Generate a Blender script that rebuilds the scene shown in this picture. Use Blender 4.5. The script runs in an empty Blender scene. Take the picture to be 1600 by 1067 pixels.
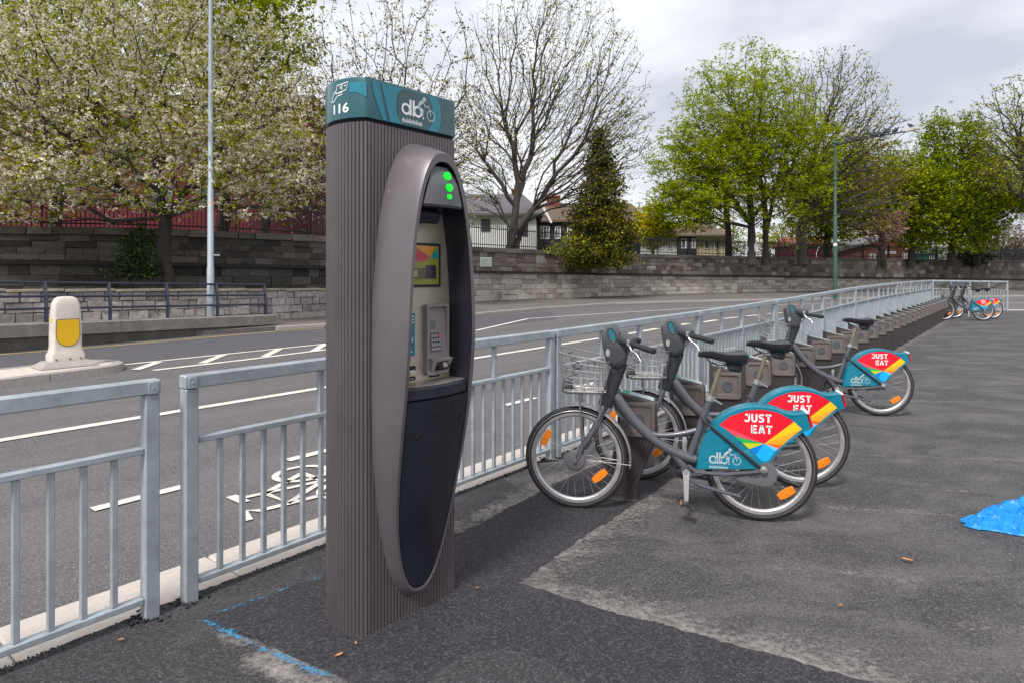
import bpy, bmesh, math, random
import numpy as np
from mathutils import Vector, Matrix, noise

SC = bpy.context.scene
COL = SC.collection
rad = math.radians
HZ = 428.0            # horizon row of the 1600 px photograph
EYE = 1.5

# ------------------------------------------------------------------ camera, sky, sun, exposure
cam_d = bpy.data.cameras.new("camera")
cam = bpy.data.objects.new("camera", cam_d)
COL.objects.link(cam)
cam.location = (0, 0, EYE)
cam.rotation_euler = (rad(90), 0, 0)
cam_d.sensor_width = 36.0
cam_d.lens = 22.5
cam_d.shift_y = -(533.5 - HZ) / 1600.0
cam_d.clip_start = 0.05
cam_d.clip_end = 2000
SC.camera = cam

SUN_EL, SUN_AZ = 52.0, 205.0       # azimuth: compass degrees from +Y, clockwise
sun_d = bpy.data.lights.new("sun", 'SUN')
sun_d.energy = 2.3
sun_d.angle = rad(13)
sun_d.color = (1.0, 0.97, 0.93)
sun = bpy.data.objects.new("sun", sun_d)
COL.objects.link(sun)
sd = Vector((math.sin(rad(SUN_AZ)) * math.cos(rad(SUN_EL)), math.cos(rad(SUN_AZ)) * math.cos(rad(SUN_EL)), math.sin(rad(SUN_EL))))
sun.rotation_euler = sd.to_track_quat('Z', 'Y').to_euler()

W = bpy.data.worlds.new("World")
SC.world = W
W.use_nodes = True
nt = W.node_tree
nt.nodes.clear()
out = nt.nodes.new('ShaderNodeOutputWorld')
sky = nt.nodes.new('ShaderNodeTexSky')
sky.sky_type = 'NISHITA'
sky.sun_disc = False
sky.sun_elevation = rad(SUN_EL)
sky.sun_rotation = rad(SUN_AZ)
sky.dust_density = 3.0
bgs = nt.nodes.new('ShaderNodeBackground')
bgs.inputs['Strength'].default_value = 0.06
nt.links.new(sky.outputs['Color'], bgs.inputs['Color'])
tc = nt.nodes.new('ShaderNodeTexCoord')
mp = nt.nodes.new('ShaderNodeMapping')
mp.inputs['Scale'].default_value = (1.0, 1.0, 2.6)
mp.inputs['Location'].default_value = (0.35, 0.1, 0.25)
nt.links.new(tc.outputs['Generated'], mp.inputs['Vector'])
nz = nt.nodes.new('ShaderNodeTexNoise')
nz.inputs['Scale'].default_value = 1.7
nz.inputs['Detail'].default_value = 6
nz.inputs['Roughness'].default_value = 0.5
nz.inputs['Distortion'].default_value = 0.4
nt.links.new(mp.outputs['Vector'], nz.inputs['Vector'])
rp = nt.nodes.new('ShaderNodeValToRGB')
rp.color_ramp.elements[0].position = 0.36
rp.color_ramp.elements[0].color = (0.51, 0.53, 0.60, 1)
rp.color_ramp.elements[1].position = 0.58
rp.color_ramp.elements[1].color = (0.92, 0.93, 0.955, 1)
nt.links.new(nz.outputs['Fac'], rp.inputs['Fac'])
bgc = nt.nodes.new('ShaderNodeBackground')
bgc.inputs['Strength'].default_value = 0.80
nt.links.new(rp.outputs['Color'], bgc.inputs['Color'])
mxs = nt.nodes.new('ShaderNodeMixShader')
mxs.inputs['Fac'].default_value = 0.85
nt.links.new(bgs.outputs[0], mxs.inputs[1])
nt.links.new(bgc.outputs[0], mxs.inputs[2])
nt.links.new(mxs.outputs[0], out.inputs['Surface'])

vs = SC.view_settings
vs.view_transform = 'Standard'
vs.look = 'None'
vs.gamma = 1.0
vs.use_curve_mapping = False
vs.exposure = 0.78

# ------------------------------------------------------------------ helpers
def G(u, v, z=0.0):
    """point of the level plane z seen at photo pixel u, v"""
    Y = (EYE - z) * 1000.0 / (v - HZ)
    return Vector(((u - 800) / 1000.0 * Y, Y, z))

def at(u, v, Y):
    return Vector(((u - 800) / 1000.0 * Y, Y, EYE + (HZ - v) / 1000.0 * Y))

def smooth(a, b, x):
    t = min(1.0, max(0.0, (x - a) / (b - a)))
    return t * t * (3 - 2 * t)

class MB:
    def __init__(s):
        s.v, s.f, s.mi, s.sm = [], [], [], []
    def add(s, vs_, fs, mi=0, sm=False):
        o = len(s.v)
        s.v.extend([tuple(p) for p in vs_])
        for f in fs:
            s.f.append([i + o for i in f]); s.mi.append(mi); s.sm.append(sm)
        return s
    def box(s, c, d, R=None, ch=0.0, mi=0):
        c = Vector(c); h = [x / 2.0 for x in d]
        P, F = [], []
        if ch <= 0:
            for k in range(8):
                P.append(Vector((h[0] * (1 if k & 1 else -1), h[1] * (1 if k & 2 else -1), h[2] * (1 if k & 4 else -1))))
            F = [(0, 2, 3, 1), (4, 5, 7, 6), (0, 1, 5, 4), (2, 6, 7, 3), (0, 4, 6, 2), (1, 3, 7, 5)]
        else:
            idx = {}
            for k in range(8):
                sg = (1 if k & 1 else -1, 1 if k & 2 else -1, 1 if k & 4 else -1)
                for ax in range(3):
                    p = [sg[i] * (h[i] - (0 if i == ax else ch)) for i in range(3)]
                    idx[(sg, ax)] = len(P); P.append(Vector(p))
            def quad(a, b, cc, d_):
                F.append((a, b, cc, d_))
            for ax in range(3):
                o1, o2 = (ax + 1) % 3, (ax + 2) % 3
                for sgn in (1, -1):
                    def key(s1, s2):
                        t = [0, 0, 0]; t[ax] = sgn; t[o1] = s1; t[o2] = s2
                        return idx[(tuple(t), ax)]
                    q = [key(-1, -1), key(1, -1), key(1, 1), key(-1, 1)]
                    quad(*(q if sgn > 0 else q[::-1]))
                # edges along axis ax
                for s1 in (1, -1):
                    for s2 in (1, -1):
                        def e(sa, which):
                            t = [0, 0, 0]; t[ax] = sa; t[o1] = s1; t[o2] = s2
                            return idx[(tuple(t), which)]
                        q = [e(-1, o1), e(1, o1), e(1, o2), e(-1, o2)]
                        quad(*(q if s1 * s2 < 0 else q[::-1]))
            for k in range(8):
                sg = (1 if k & 1 else -1, 1 if k & 2 else -1, 1 if k & 4 else -1)
                t = [idx[(sg, 0)], idx[(sg, 1)], idx[(sg, 2)]]
                F.append(tuple(t if sg[0] * sg[1] * sg[2] > 0 else t[::-1]))
        if R is not None:
            P = [R @ p for p in P]
        return s.add([p + c for p in P], F, mi)
    def tube(s, pts, r, n=8, closed=False, cap=True, mi=0, sm=True, flat=None):
        pts = [Vector(p) for p in pts]
        m = len(pts)
        rs = list(r) if hasattr(r, '__len__') else [r] * m
        tang = []
        for i in range(m):
            if closed:
                t = pts[(i + 1) % m] - pts[i - 1]
            else:
                t = pts[min(i + 1, m - 1)] - pts[max(i - 1, 0)]
            tang.append(t.normalized() if t.length > 1e-9 else Vector((0, 0, 1)))
        ref = Vector((0, 0, 1)) if abs(tang[0].z) < 0.9 else Vector((1, 0, 0))
        nrm = (ref - tang[0] * ref.dot(tang[0])).normalized()
        V, F = [], []
        for i in range(m):
            t = tang[i]
            nrm = nrm - t * nrm.dot(t)
            nrm = nrm.normalized() if nrm.length > 1e-6 else t.orthogonal().normalized()
            b = t.cross(nrm)
            for k in range(n):
                a = 2 * math.pi * k / n
                fx = 1.0 if flat is None else flat
                V.append(pts[i] + nrm * (math.cos(a) * rs[i]) + b * (math.sin(a) * rs[i] * fx))
        rng = m if closed else m - 1
        for i in range(rng):
            j = (i + 1) % m
            for k in range(n):
                k2 = (k + 1) % n
                F.append((i * n + k, i * n + k2, j * n + k2, j * n + k))
        s.add(V, F, mi, sm)
        if cap and not closed:
            s.add(V[:n], [tuple(range(n))[::-1]], mi)
            s.add(V[-n:], [tuple(range(n))], mi)
        return s
    def prism(s, poly, o, ex, ey, d, mi=0, both=True):
        """polygon poly in the plane o+ex*p+ey*q, pushed along vector d"""
        o, ex, ey, d = Vector(o), Vector(ex), Vector(ey), Vector(d)
        A = [o + ex * p + ey * q for p, q in poly]
        B = [p + d for p in A]
        n = len(A)
        s.add(A, [tuple(range(n))], mi)
        if both:
            s.add(B, [tuple(range(n))[::-1]], mi)
        s.add(A + B, [(i, i + n, (i + 1) % n + n, (i + 1) % n) for i in range(n)], mi)
        return s
    def lathe(s, prof, o=(0, 0, 0), ax=(0, 0, 1), n=16, mi=0, sm=True, cap=True):
        o = Vector(o); ax = Vector(ax).normalized(); e = ax.orthogonal().normalized(); b = ax.cross(e)
        V, F = [], []
        for r, h in prof:
            for k in range(n):
                a = 2 * math.pi * k / n
                V.append(o + ax * h + (e * math.cos(a) + b * math.sin(a)) * r)
        for i in range(len(prof) - 1):
            for k in range(n):
                k2 = (k + 1) % n
                F.append((i * n + k, i * n + k2, (i + 1) * n + k2, (i + 1) * n + k))
        s.add(V, F, mi, sm)
        if cap:
            s.add(V[:n], [tuple(range(n))[::-1]], mi)
            s.add(V[-n:], [tuple(range(n))], mi)
        return s
    def loft(s, loops, mi=0, sm=True, closed=True):
        n = len(loops[0]); V = [p for l in loops for p in l]; F = []
        for i in range(len(loops) - 1):
            for k in range(n if closed else n - 1):
                k2 = (k + 1) % n
                F.append((i * n + k, i * n + k2, (i + 1) * n + k2, (i + 1) * n + k))
        return s.add(V, F, mi, sm)
    def mesh(s, name, mats, fix=True):
        me = bpy.data.meshes.new(name)
        me.from_pydata(s.v, [], s.f)
        for m in (mats if isinstance(mats, (list, tuple)) else [mats]):
            me.materials.append(m)
        me.polygons.foreach_set('material_index', s.mi)
        me.polygons.foreach_set('use_smooth', s.sm)
        if fix and len(s.f) < 30000:
            bm = bmesh.new(); bm.from_mesh(me)
            bmesh.ops.remove_doubles(bm, verts=bm.verts, dist=1e-5)
            bmesh.ops.recalc_face_normals(bm, faces=bm.faces)
            bm.to_mesh(me); bm.free()
        if any(s.sm): me.set_sharp_from_angle(angle=rad(38))
        me.update()
        return me
    def build(s, name, mats, parent=None, label=None, fix=True, loc=None, rotz=0):
        return link(name, s.mesh(name, mats, fix), parent, label, loc, rotz)

def link(name, me, parent=None, label=None, loc=None, rotz=0):
    o = bpy.data.objects.new(name, me)
    COL.objects.link(o)
    if parent is not None:
        o.parent = parent
    if label:
        o['label'] = label
    if loc is not None:
        o.location = loc
    if rotz:
        o.rotation_euler = (0, 0, rotz)
    return o

def tag(o, label=None, cat=None, group=None, kind=None):
    if label: o['label'] = label
    if cat: o['category'] = cat
    if group: o['group'] = group
    if kind: o['kind'] = kind
    return o

def thing(name, label, cat, loc=(0, 0, 0), rotz=0.0, group=None):
    o = bpy.data.objects.new(name, None)
    o.empty_display_size = 0.2
    COL.objects.link(o)
    o.location = loc
    o.rotation_euler = (0, 0, rotz)
    return tag(o, label, cat, group)

def structure(mb, name, mats, label=None, fix=True):
    o = mb.build(name, mats, fix=fix)
    o['kind'] = 'structure'
    if label: o['label'] = label
    return o

def kids(o):
    return [c for c in bpy.data.objects if c.parent == o]

def copy_tree(o, parent=None):
    c = o.copy()
    COL.objects.link(c)
    c.parent = parent
    for ch in list(o.children):
        copy_tree(ch, c)
    return c

ORD = ['first', 'second', 'third', 'fourth', 'fifth', 'sixth', 'seventh', 'eighth', 'ninth', 'tenth', 'eleventh', 'twelfth',
       'thirteenth', 'fourteenth', 'fifteenth', 'sixteenth', 'seventeenth', 'eighteenth', 'nineteenth', 'twentieth',
       'twenty-first', 'twenty-second', 'twenty-third', 'twenty-fourth', 'twenty-fifth', 'twenty-sixth', 'twenty-seventh',
       'twenty-eighth', 'twenty-ninth', 'thirtieth', 'thirty-first', 'thirty-second', 'thirty-third', 'thirty-fourth']

_txt = {}
def text_geo(body, bold=0.0, extrude=0.0, spacing=1.0):
    """lettering as triangles in text units, from Blender's own font"""
    key = (body, bold, extrude, spacing)
    if key not in _txt:
        cu = bpy.data.curves.new('lettering', 'FONT')
        cu.body = body; cu.offset = bold; cu.extrude = extrude; cu.resolution_u = 4; cu.space_character = spacing
        o = bpy.data.objects.new('lettering', cu)
        COL.objects.link(o)
        bpy.context.view_layer.update()
        dg = bpy.context.evaluated_depsgraph_get()
        me = bpy.data.meshes.new_from_object(o.evaluated_get(dg))
        V = [tuple(v.co) for v in me.vertices]
        F = [tuple(p.vertices) for p in me.polygons]
        bpy.data.objects.remove(o); bpy.data.meshes.remove(me); bpy.data.curves.remove(cu)
        xs = [v[0] for v in V]; ys = [v[1] for v in V]
        _txt[key] = (V, F, (min(xs), min(ys), max(xs), max(ys)))
    return _txt[key]

def add_text(mb, body, fn, x0, y0, x1, y1, bold=0.012, spacing=1.0, mi=0):
    """fit text into the rectangle, mapped to space by fn(p, q)"""
    V, F, (a, b, c, d) = text_geo(body, bold, 0.0, spacing)
    P = [fn(x0 + (v[0] - a) / (c - a) * (x1 - x0), y0 + (v[1] - b) / (d - b) * (y1 - y0)) for v in V]
    mb.add(P, F, mi)

def ring2(cx, cy, r0, r1, n=28, a0=0, a1=360):
    A = [(cx + r1 * math.cos(rad(a0 + (a1 - a0) * i / n)), cy + r1 * math.sin(rad(a0 + (a1 - a0) * i / n))) for i in range(n + 1)]
    B = [(cx + r0 * math.cos(rad(a0 + (a1 - a0) * i / n)), cy + r0 * math.sin(rad(a0 + (a1 - a0) * i / n))) for i in range(n + 1)]
    return A, B

def add_ring(mb, fn, cx, cy, r0, r1, n=28, a0=0, a1=360, sx=1, mi=0):
    A, B = ring2(0, 0, r0, r1, n, a0, a1)
    P = [fn(cx + p[0] * sx, cy + p[1]) for p in A] + [fn(cx + p[0] * sx, cy + p[1]) for p in B]
    m = n + 1
    mb.add(P, [(i, i + 1, m + i + 1, m + i) for i in range(n)], mi)

def add_disc(mb, fn, cx, cy, r, n=20, mi=0):
    mb.add([fn(cx + r * math.cos(2 * math.pi * i / n), cy + r * math.sin(2 * math.pi * i / n)) for i in range(n)], [tuple(range(n))], mi)

def add_stroke(mb, fn, pts, w, mi=0):
    pts = [Vector(p) for p in pts]
    L, R = [], []
    for i, p in enumerate(pts):
        t = (pts[min(i + 1, len(pts) - 1)] - pts[max(i - 1, 0)]).normalized()
        n = Vector((-t.y, t.x)) * w / 2
        L.append(p + n); R.append(p - n)
    m = len(pts)
    mb.add([fn(*p) for p in L] + [fn(*p) for p in R], [(i, i + 1, m + i + 1, m + i) for i in range(m - 1)], mi)

def add_poly(mb, fn, pts, mi=0):
    mb.add([fn(*p) for p in pts], [tuple(range(len(pts)))], mi)

def cyclist(mb, fn, x, y, s):
    """little white cyclist emblem; s = overall height"""
    add_disc(mb, fn, x + .42 * s, y + .90 * s, .10 * s, 14)
    add_stroke(mb, fn, [(x + .36 * s, y + .80 * s), (x + .16 * s, y + .66 * s), (x + .10 * s, y + .50 * s)], .15 * s)
    add_stroke(mb, fn, [(x + .36 * s, y + .78 * s), (x + .46 * s, y + .60 * s), (x + .70 * s, y + .62 * s)], .055 * s)
    add_stroke(mb, fn, [(x + .10 * s, y + .50 * s), (x + .34 * s, y + .42 * s), (x + .30 * s, y + .14 * s)], .10 * s)
    add_stroke(mb, fn, [(x + .64 * s, y + .64 * s), (x + .74 * s, y + .50 * s), (x + .80 * s, y + .24 * s)], .045 * s)
    add_ring(mb, fn, x + .80 * s, y + .24 * s, .20 * s, .245 * s, 24)

# ------------------------------------------------------------------ materials
def newmat(name):
    m = bpy.data.materials.new(name)
    m.use_nodes = True
    return m, m.node_tree, m.node_tree.nodes['Principled BSDF']

def N(t, kind, **kw):
    n = t.nodes.new(kind)
    for k, v in kw.items():
        if k in n.inputs: n.inputs[k].default_value = v
        else: setattr(n, k, v)
    return n

def ramp(t, stops):
    r = t.nodes.new('ShaderNodeValToRGB')
    el = r.color_ramp.elements
    while len(el) < len(stops): el.new(0.5)
    for e, (p, c) in zip(el, stops):
        e.position = p; e.color = (*c, 1) if len(c) == 3 else c
    return r

def mul(c, k):
    return tuple(min(1, x * k) for x in c)

def mat(name, col, rough=0.5, metal=0.0, var=0.12, vscale=6.0, bump=0.0, bscale=60.0, spec=0.5, dirt=None, coat=0.0, stretch=(1, 1, 1)):
    """paint, metal, plastic: colour with uneven wear and fine relief, in object space"""
    m, t, b = newmat(name)
    co = N(t, 'ShaderNodeTexCoord')
    mpn = N(t, 'ShaderNodeMapping'); mpn.inputs['Scale'].default_value = stretch
    t.links.new(co.outputs['Object'], mpn.inputs['Vector'])
    n1 = N(t, 'ShaderNodeTexNoise', Scale=vscale, Detail=6.0, Roughness=0.62)
    t.links.new(mpn.outputs[0], n1.inputs['Vector'])
    stops = [(0.28, mul(col, 1 - var)), (0.5, col), (0.72, mul(col, 1 + var))]
    r = ramp(t, stops)
    t.links.new(n1.outputs['Fac'], r.inputs['Fac'])
    src = r.outputs['Color']
    if dirt:
        n2 = N(t, 'ShaderNodeTexNoise', Scale=vscale * 2.7, Detail=8.0, Roughness=0.7)
        t.links.new(mpn.outputs[0], n2.inputs['Vector'])
        r2 = ramp(t, [(0.52, (0, 0, 0)), (0.72, (1, 1, 1))])
        t.links.new(n2.outputs['Fac'], r2.inputs['Fac'])
        mx = N(t, 'ShaderNodeMixRGB'); mx.inputs['Color2'].default_value = (*dirt, 1)
        sc_ = N(t, 'ShaderNodeMath', operation='MULTIPLY'); sc_.inputs[1].default_value = 0.6
        t.links.new(r2.outputs['Color'], sc_.inputs[0])
        t.links.new(sc_.outputs[0], mx.inputs['Fac'])
        t.links.new(src, mx.inputs['Color1'])
        src = mx.outputs['Color']
    t.links.new(src, b.inputs['Base Color'])
    rr = ramp(t, [(0.3, (max(0.02, rough - 0.1),) * 3), (0.7, (min(1, rough + 0.12),) * 3)])
    t.links.new(n1.outputs['Fac'], rr.inputs['Fac'])
    t.links.new(rr.outputs['Color'], b.inputs['Roughness'])
    b.inputs['Metallic'].default_value = metal
    b.inputs['Specular IOR Level'].default_value = spec
    b.inputs['Coat Weight'].default_value = coat
    if bump > 0:
        n3 = N(t, 'ShaderNodeTexNoise', Scale=bscale, Detail=5.0, Roughness=0.6)
        t.links.new(mpn.outputs[0], n3.inputs['Vector'])
        bp = N(t, 'ShaderNodeBump', Strength=bump, Distance=0.01)
        t.links.new(n3.outputs['Fac'], bp.inputs['Height'])
        t.links.new(bp.outputs['Normal'], b.inputs['Normal'])
    return m

def asphalt(name, dark, light, dust, grain=170.0, patch=0.9, dustlo=0.5, dusthi=0.75, bumps=0.5, rough=0.9, streak=None, speck=0.5):
    m, t, b = newmat(name)
    co = N(t, 'ShaderNodeNewGeometry')
    P = co.outputs['Position']
    vor = N(t, 'ShaderNodeTexVoronoi', Scale=grain)
    t.links.new(P, vor.inputs['Vector'])
    fine = N(t, 'ShaderNodeTexNoise', Scale=grain * 0.45, Detail=4.0, Roughness=0.7)
    t.links.new(P, fine.inputs['Vector'])
    big = N(t, 'ShaderNodeTexNoise', Scale=patch, Detail=7.0, Roughness=0.65, Distortion=0.6)
    if streak:
        mpn = N(t, 'ShaderNodeMapping'); mpn.inputs['Scale'].default_value = streak[0]
        mpn.inputs['Rotation'].default_value = (0, 0, streak[1])
        if len(streak) > 2: mpn.vector_type = 'TEXTURE'
        t.links.new(P, mpn.inputs['Vector']); t.links.new(mpn.outputs[0], big.inputs['Vector'])
    else:
        t.links.new(P, big.inputs['Vector'])
    # stone chips: cell colour gives each grain its own grey
    sep = N(t, 'ShaderNodeSeparateColor')
    t.links.new(vor.outputs['Color'], sep.inputs[0])
    r1 = ramp(t, [(0.0, mul(dark, 0.35)), (0.45, dark), (0.8, light), (1.0, mul(light, 2.3))])
    t.links.new(sep.outputs[0], r1.inputs['Fac'])
    r2 = ramp(t, [(0.25, mul(dark, 0.8)), (0.75, light)])
    t.links.new(fine.outputs['Fac'], r2.inputs['Fac'])
    mx = N(t, 'ShaderNodeMixRGB'); mx.inputs['Fac'].default_value = 1 - speck
    t.links.new(r1.outputs[0], mx.inputs['Color1']); t.links.new(r2.outputs[0], mx.inputs['Color2'])
    rd = ramp(t, [(dustlo, (0, 0, 0)), (dusthi, (1, 1, 1))])
    t.links.new(big.outputs['Fac'], rd.inputs['Fac'])
    mf = N(t, 'ShaderNodeMath', operation='MULTIPLY')
    rf = ramp(t, [(0.3, (0.25, 0.25, 0.25)), (0.65, (1, 1, 1))])
    t.links.new(fine.outputs['Fac'], rf.inputs['Fac'])
    t.links.new(rd.outputs[0], mf.inputs[0]); t.links.new(rf.outputs[0], mf.inputs[1])
    m2 = N(t, 'ShaderNodeMath', operation='MULTIPLY'); m2.inputs[1].default_value = 0.8
    t.links.new(mf.outputs[0], m2.inputs[0])
    mx2 = N(t, 'ShaderNodeMixRGB'); mx2.inputs['Color2'].default_value = (*dust, 1)
    t.links.new(m2.outputs[0], mx2.inputs['Fac']); t.links.new(mx.outputs[0], mx2.inputs['Color1'])
    t.links.new(mx2.outputs[0], b.inputs['Base Color'])
    b.inputs['Roughness'].default_value = rough
    b.inputs['Specular IOR Level'].default_value = 0.35
    add = N(t, 'ShaderNodeMath', operation='ADD')
    t.links.new(vor.outputs['Distance'], add.inputs[0]); t.links.new(fine.outputs['Fac'], add.inputs[1])
    bp = N(t, 'ShaderNodeBump', Strength=bumps, Distance=0.006)
    t.links.new(add.outputs[0], bp.inputs['Height'])
    t.links.new(bp.outputs['Normal'], b.inputs['Normal'])
    return m

def stone(name, stops, island=False, bump=0.6, scale=9.0, stain=(0.06, 0.055, 0.05), moss=None):
    m, t, b = newmat(name)
    geo = N(t, 'ShaderNodeNewGeometry')
    if island:
        rnd = geo.outputs['Random Per Island']
    else:
        rnd = N(t, 'ShaderNodeObjectInfo').outputs['Random']
    r = ramp(t, stops)
    t.links.new(rnd, r.inputs['Fac'])
    n1 = N(t, 'ShaderNodeTexNoise', Scale=scale, Detail=8.0, Roughness=0.68)
    t.links.new(geo.outputs['Position'], n1.inputs['Vector'])
    n2 = N(t, 'ShaderNodeTexNoise', Scale=0.9, Detail=6.0, Roughness=0.7)
    t.links.new(geo.outputs['Position'], n2.inputs['Vector'])
    v = ramp(t, [(0.25, (0.55, 0.55, 0.55)), (0.75, (1.35, 1.35, 1.35))])
    t.links.new(n1.outputs['Fac'], v.inputs['Fac'])
    mm = N(t, 'ShaderNodeMixRGB', blend_type='MULTIPLY'); mm.inputs['Fac'].default_value = 1
    t.links.new(r.outputs[0], mm.inputs['Color1']); t.links.new(v.outputs[0], mm.inputs['Color2'])
    rs = ramp(t, [(0.56, (0, 0, 0)), (0.74, (0.65, 0.65, 0.65))])
    t.links.new(n2.outputs['Fac'], rs.inputs['Fac'])
    ms = N(t, 'ShaderNodeMixRGB'); ms.inputs['Color2'].default_value = (*stain, 1)
    t.links.new(rs.outputs[0], ms.inputs['Fac']); t.links.new(mm.outputs[0], ms.inputs['Color1'])
    t.links.new(ms.outputs[0], b.inputs['Base Color'])
    b.inputs['Roughness'].default_value = 0.92
    b.inputs['Specular IOR Level'].default_value = 0.2
    bp = N(t, 'ShaderNodeBump', Strength=bump, Distance=0.03)
    t.links.new(n1.outputs['Fac'], bp.inputs['Height']); t.links.new(bp.outputs['Normal'], b.inputs['Normal'])
    return m

def leafmat(name, stops, trans=0.35, rough=0.6):
    m, t, b = newmat(name)
    geo = N(t, 'ShaderNodeNewGeometry')
    r = ramp(t, stops)
    t.links.new(geo.outputs['Random Per Island'], r.inputs['Fac'])
    n1 = N(t, 'ShaderNodeTexNoise', Scale=0.55, Detail=3.0)
    t.links.new(geo.outputs['Position'], n1.inputs['Vector'])
    v = ramp(t, [(0.3, (0.72, 0.75, 0.72)), (0.7, (1.25, 1.22, 1.15))])
    t.links.new(n1.outputs['Fac'], v.inputs['Fac'])
    mm = N(t, 'ShaderNodeMixRGB', blend_type='MULTIPLY'); mm.inputs['Fac'].default_value = 1
    t.links.new(r.outputs[0], mm.inputs['Color1']); t.links.new(v.outputs[0], mm.inputs['Color2'])
    t.links.new(mm.outputs[0], b.inputs['Base Color'])
    b.inputs['Roughness'].default_value = rough
    b.inputs['Specular IOR Level'].default_value = 0.10
    tr = N(t, 'ShaderNodeBsdfTranslucent')
    t.links.new(mm.outputs[0], tr.inputs['Color'])
    mx = N(t, 'ShaderNodeMixShader'); mx.inputs['Fac'].default_value = trans
    o = t.nodes['Material Output']
    t.links.new(b.outputs[0], mx.inputs[1]); t.links.new(tr.outputs[0], mx.inputs[2]); t.links.new(mx.outputs[0], o.inputs['Surface'])
    return m

def worn_paint(name, col, lo, hi, scale=40.0):
    """paint worn through to the ground beneath: real gaps by transparency"""
    m, t, b = newmat(name)
    geo = N(t, 'ShaderNodeNewGeometry')
    n1 = N(t, 'ShaderNodeTexNoise', Scale=scale, Detail=9.0, Roughness=0.75)
    n2 = N(t, 'ShaderNodeTexNoise', Scale=scale * 0.08, Detail=5.0, Roughness=0.7)
    t.links.new(geo.outputs['Position'], n1.inputs['Vector']); t.links.new(geo.outputs['Position'], n2.inputs['Vector'])
    at_ = N(t, 'ShaderNodeAttribute', attribute_name='fade')
    ad = N(t, 'ShaderNodeMath', operation='MULTIPLY_ADD'); ad.inputs[1].default_value = 0.45
    t.links.new(n2.outputs['Fac'], ad.inputs[0]); t.links.new(n1.outputs['Fac'], ad.inputs[2])
    su = N(t, 'ShaderNodeMath', operation='SUBTRACT')
    t.links.new(ad.outputs[0], su.inputs[0]); t.links.new(at_.outputs['Fac'], su.inputs[1])
    r = ramp(t, [(lo, (0, 0, 0)), (hi, (1, 1, 1))])
    t.links.new(su.outputs[0], r.inputs['Fac'])
    v = ramp(t, [(0.3, mul(col, 0.75)), (0.7, mul(col, 1.1))])
    t.links.new(n2.outputs['Fac'], v.inputs['Fac'])
    t.links.new(v.outputs[0], b.inputs['Base Color'])
    b.inputs['Roughness'].default_value = 0.85
    tr = N(t, 'ShaderNodeBsdfTransparent')
    mx = N(t, 'ShaderNodeMixShader')
    t.links.new(r.outputs[0], mx.inputs['Fac'])
    t.links.new(tr.outputs[0], mx.inputs[1]); t.links.new(b.outputs[0], mx.inputs[2])
    t.links.new(mx.outputs[0], t.nodes['Material Output'].inputs['Surface'])
    return m

def emit(name, col, s=1.0):
    m, t, b = newmat(name)
    b.inputs['Base Color'].default_value = (*mul(col, 0.5), 1)
    b.inputs['Emission Color'].default_value = (*col, 1)
    b.inputs['Emission Strength'].default_value = s
    return m

M = {}
M['galv'] = mat('galvanised steel', (0.36, 0.40, 0.43), 0.5, 0.22, 0.20, 7, 0.06, 90, dirt=(0.25, 0.27, 0.285))
M['galv_old'] = mat('lamp post steel', (0.36, 0.41, 0.45), 0.5, 0.3, 0.12, 4)
M['road'] = asphalt('road asphalt', (0.082, 0.077, 0.080), (0.158, 0.150, 0.154), (0.18, 0.168, 0.168), 150, 0.9, 0.44, 0.72, 0.5, speck=.45, streak=((5.0, 0.55, 1), rad(51.3), True))
M['road_new'] = asphalt('smooth road asphalt', (0.075, 0.072, 0.082), (0.11, 0.105, 0.115), (0.12, 0.11, 0.115), 150, 0.5, 0.5, 0.8, 0.2)
M['pave'] = asphalt('old pavement asphalt', (0.040, 0.038, 0.041), (0.088, 0.083, 0.087), (0.185, 0.172, 0.168), 160, 1.5, 0.43, 0.72, 0.45, speck=.5, streak=((0.8, 1.35, 1), rad(-8)))
M['pave_mid'] = asphalt('older dark asphalt', (0.028, 0.027, 0.030), (0.070, 0.066, 0.071), (0.12, 0.113, 0.115), 150, 2.2, 0.52, 0.8, 0.45, speck=.45)
M['pave_dark'] = asphalt('fresh black asphalt', (0.020, 0.019, 0.022), (0.054, 0.051, 0.057), (0.10, 0.094, 0.098), 135, 2.6, 0.56, 0.85, 0.5, rough=0.8, speck=.5)
M['far_pave'] = asphalt('far pavement', (0.10, 0.088, 0.082), (0.16, 0.145, 0.135), (0.2, 0.18, 0.165), 60, 0.8, 0.45, 0.7, 0.3)
M['granite'] = mat('pale granite kerb', (0.50, 0.45, 0.41), 0.85, 0, 0.10, 30, 0.25, 220, dirt=(0.36, 0.32, 0.29))
M['conc'] = mat('grey weathered concrete', (0.21, 0.195, 0.175), 0.9, 0, 0.25, 3, 0.4, 60, dirt=(0.075, 0.07, 0.06))
M['conc_dark'] = mat('stained concrete', (0.085, 0.078, 0.068), 0.95, 0, 0.35, 3, 0.4, 60, dirt=(0.04, 0.036, 0.03))
M['kerb_old'] = mat('worn kerb', (0.33, 0.30, 0.28), 0.9, 0, 0.18, 12, 0.3, 90, dirt=(0.16, 0.145, 0.13))
M['island_top'] = mat('island surface', (0.52, 0.46, 0.42), 0.9, 0, 0.12, 9, 0.3, 90)
M['white_line'] = worn_paint('white road paint', (0.66, 0.61, 0.56), 0.46, 0.60, 45)
M['yellow_line'] = worn_paint('yellow road paint', (0.55, 0.40, 0.12), 0.50, 0.62, 30)
M['blue_spray'] = worn_paint('blue marking paint', (0.05, 0.36, 0.66), 0.50, 0.74, 60)
M['pale_dust'] = worn_paint('pale dust', (0.36, 0.33, 0.31), 0.50, 0.95, 38)
M['grass'] = mat('park grass', (0.07, 0.12, 0.025), 0.95, 0, 0.4, 2, 0.5, 30)
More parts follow.
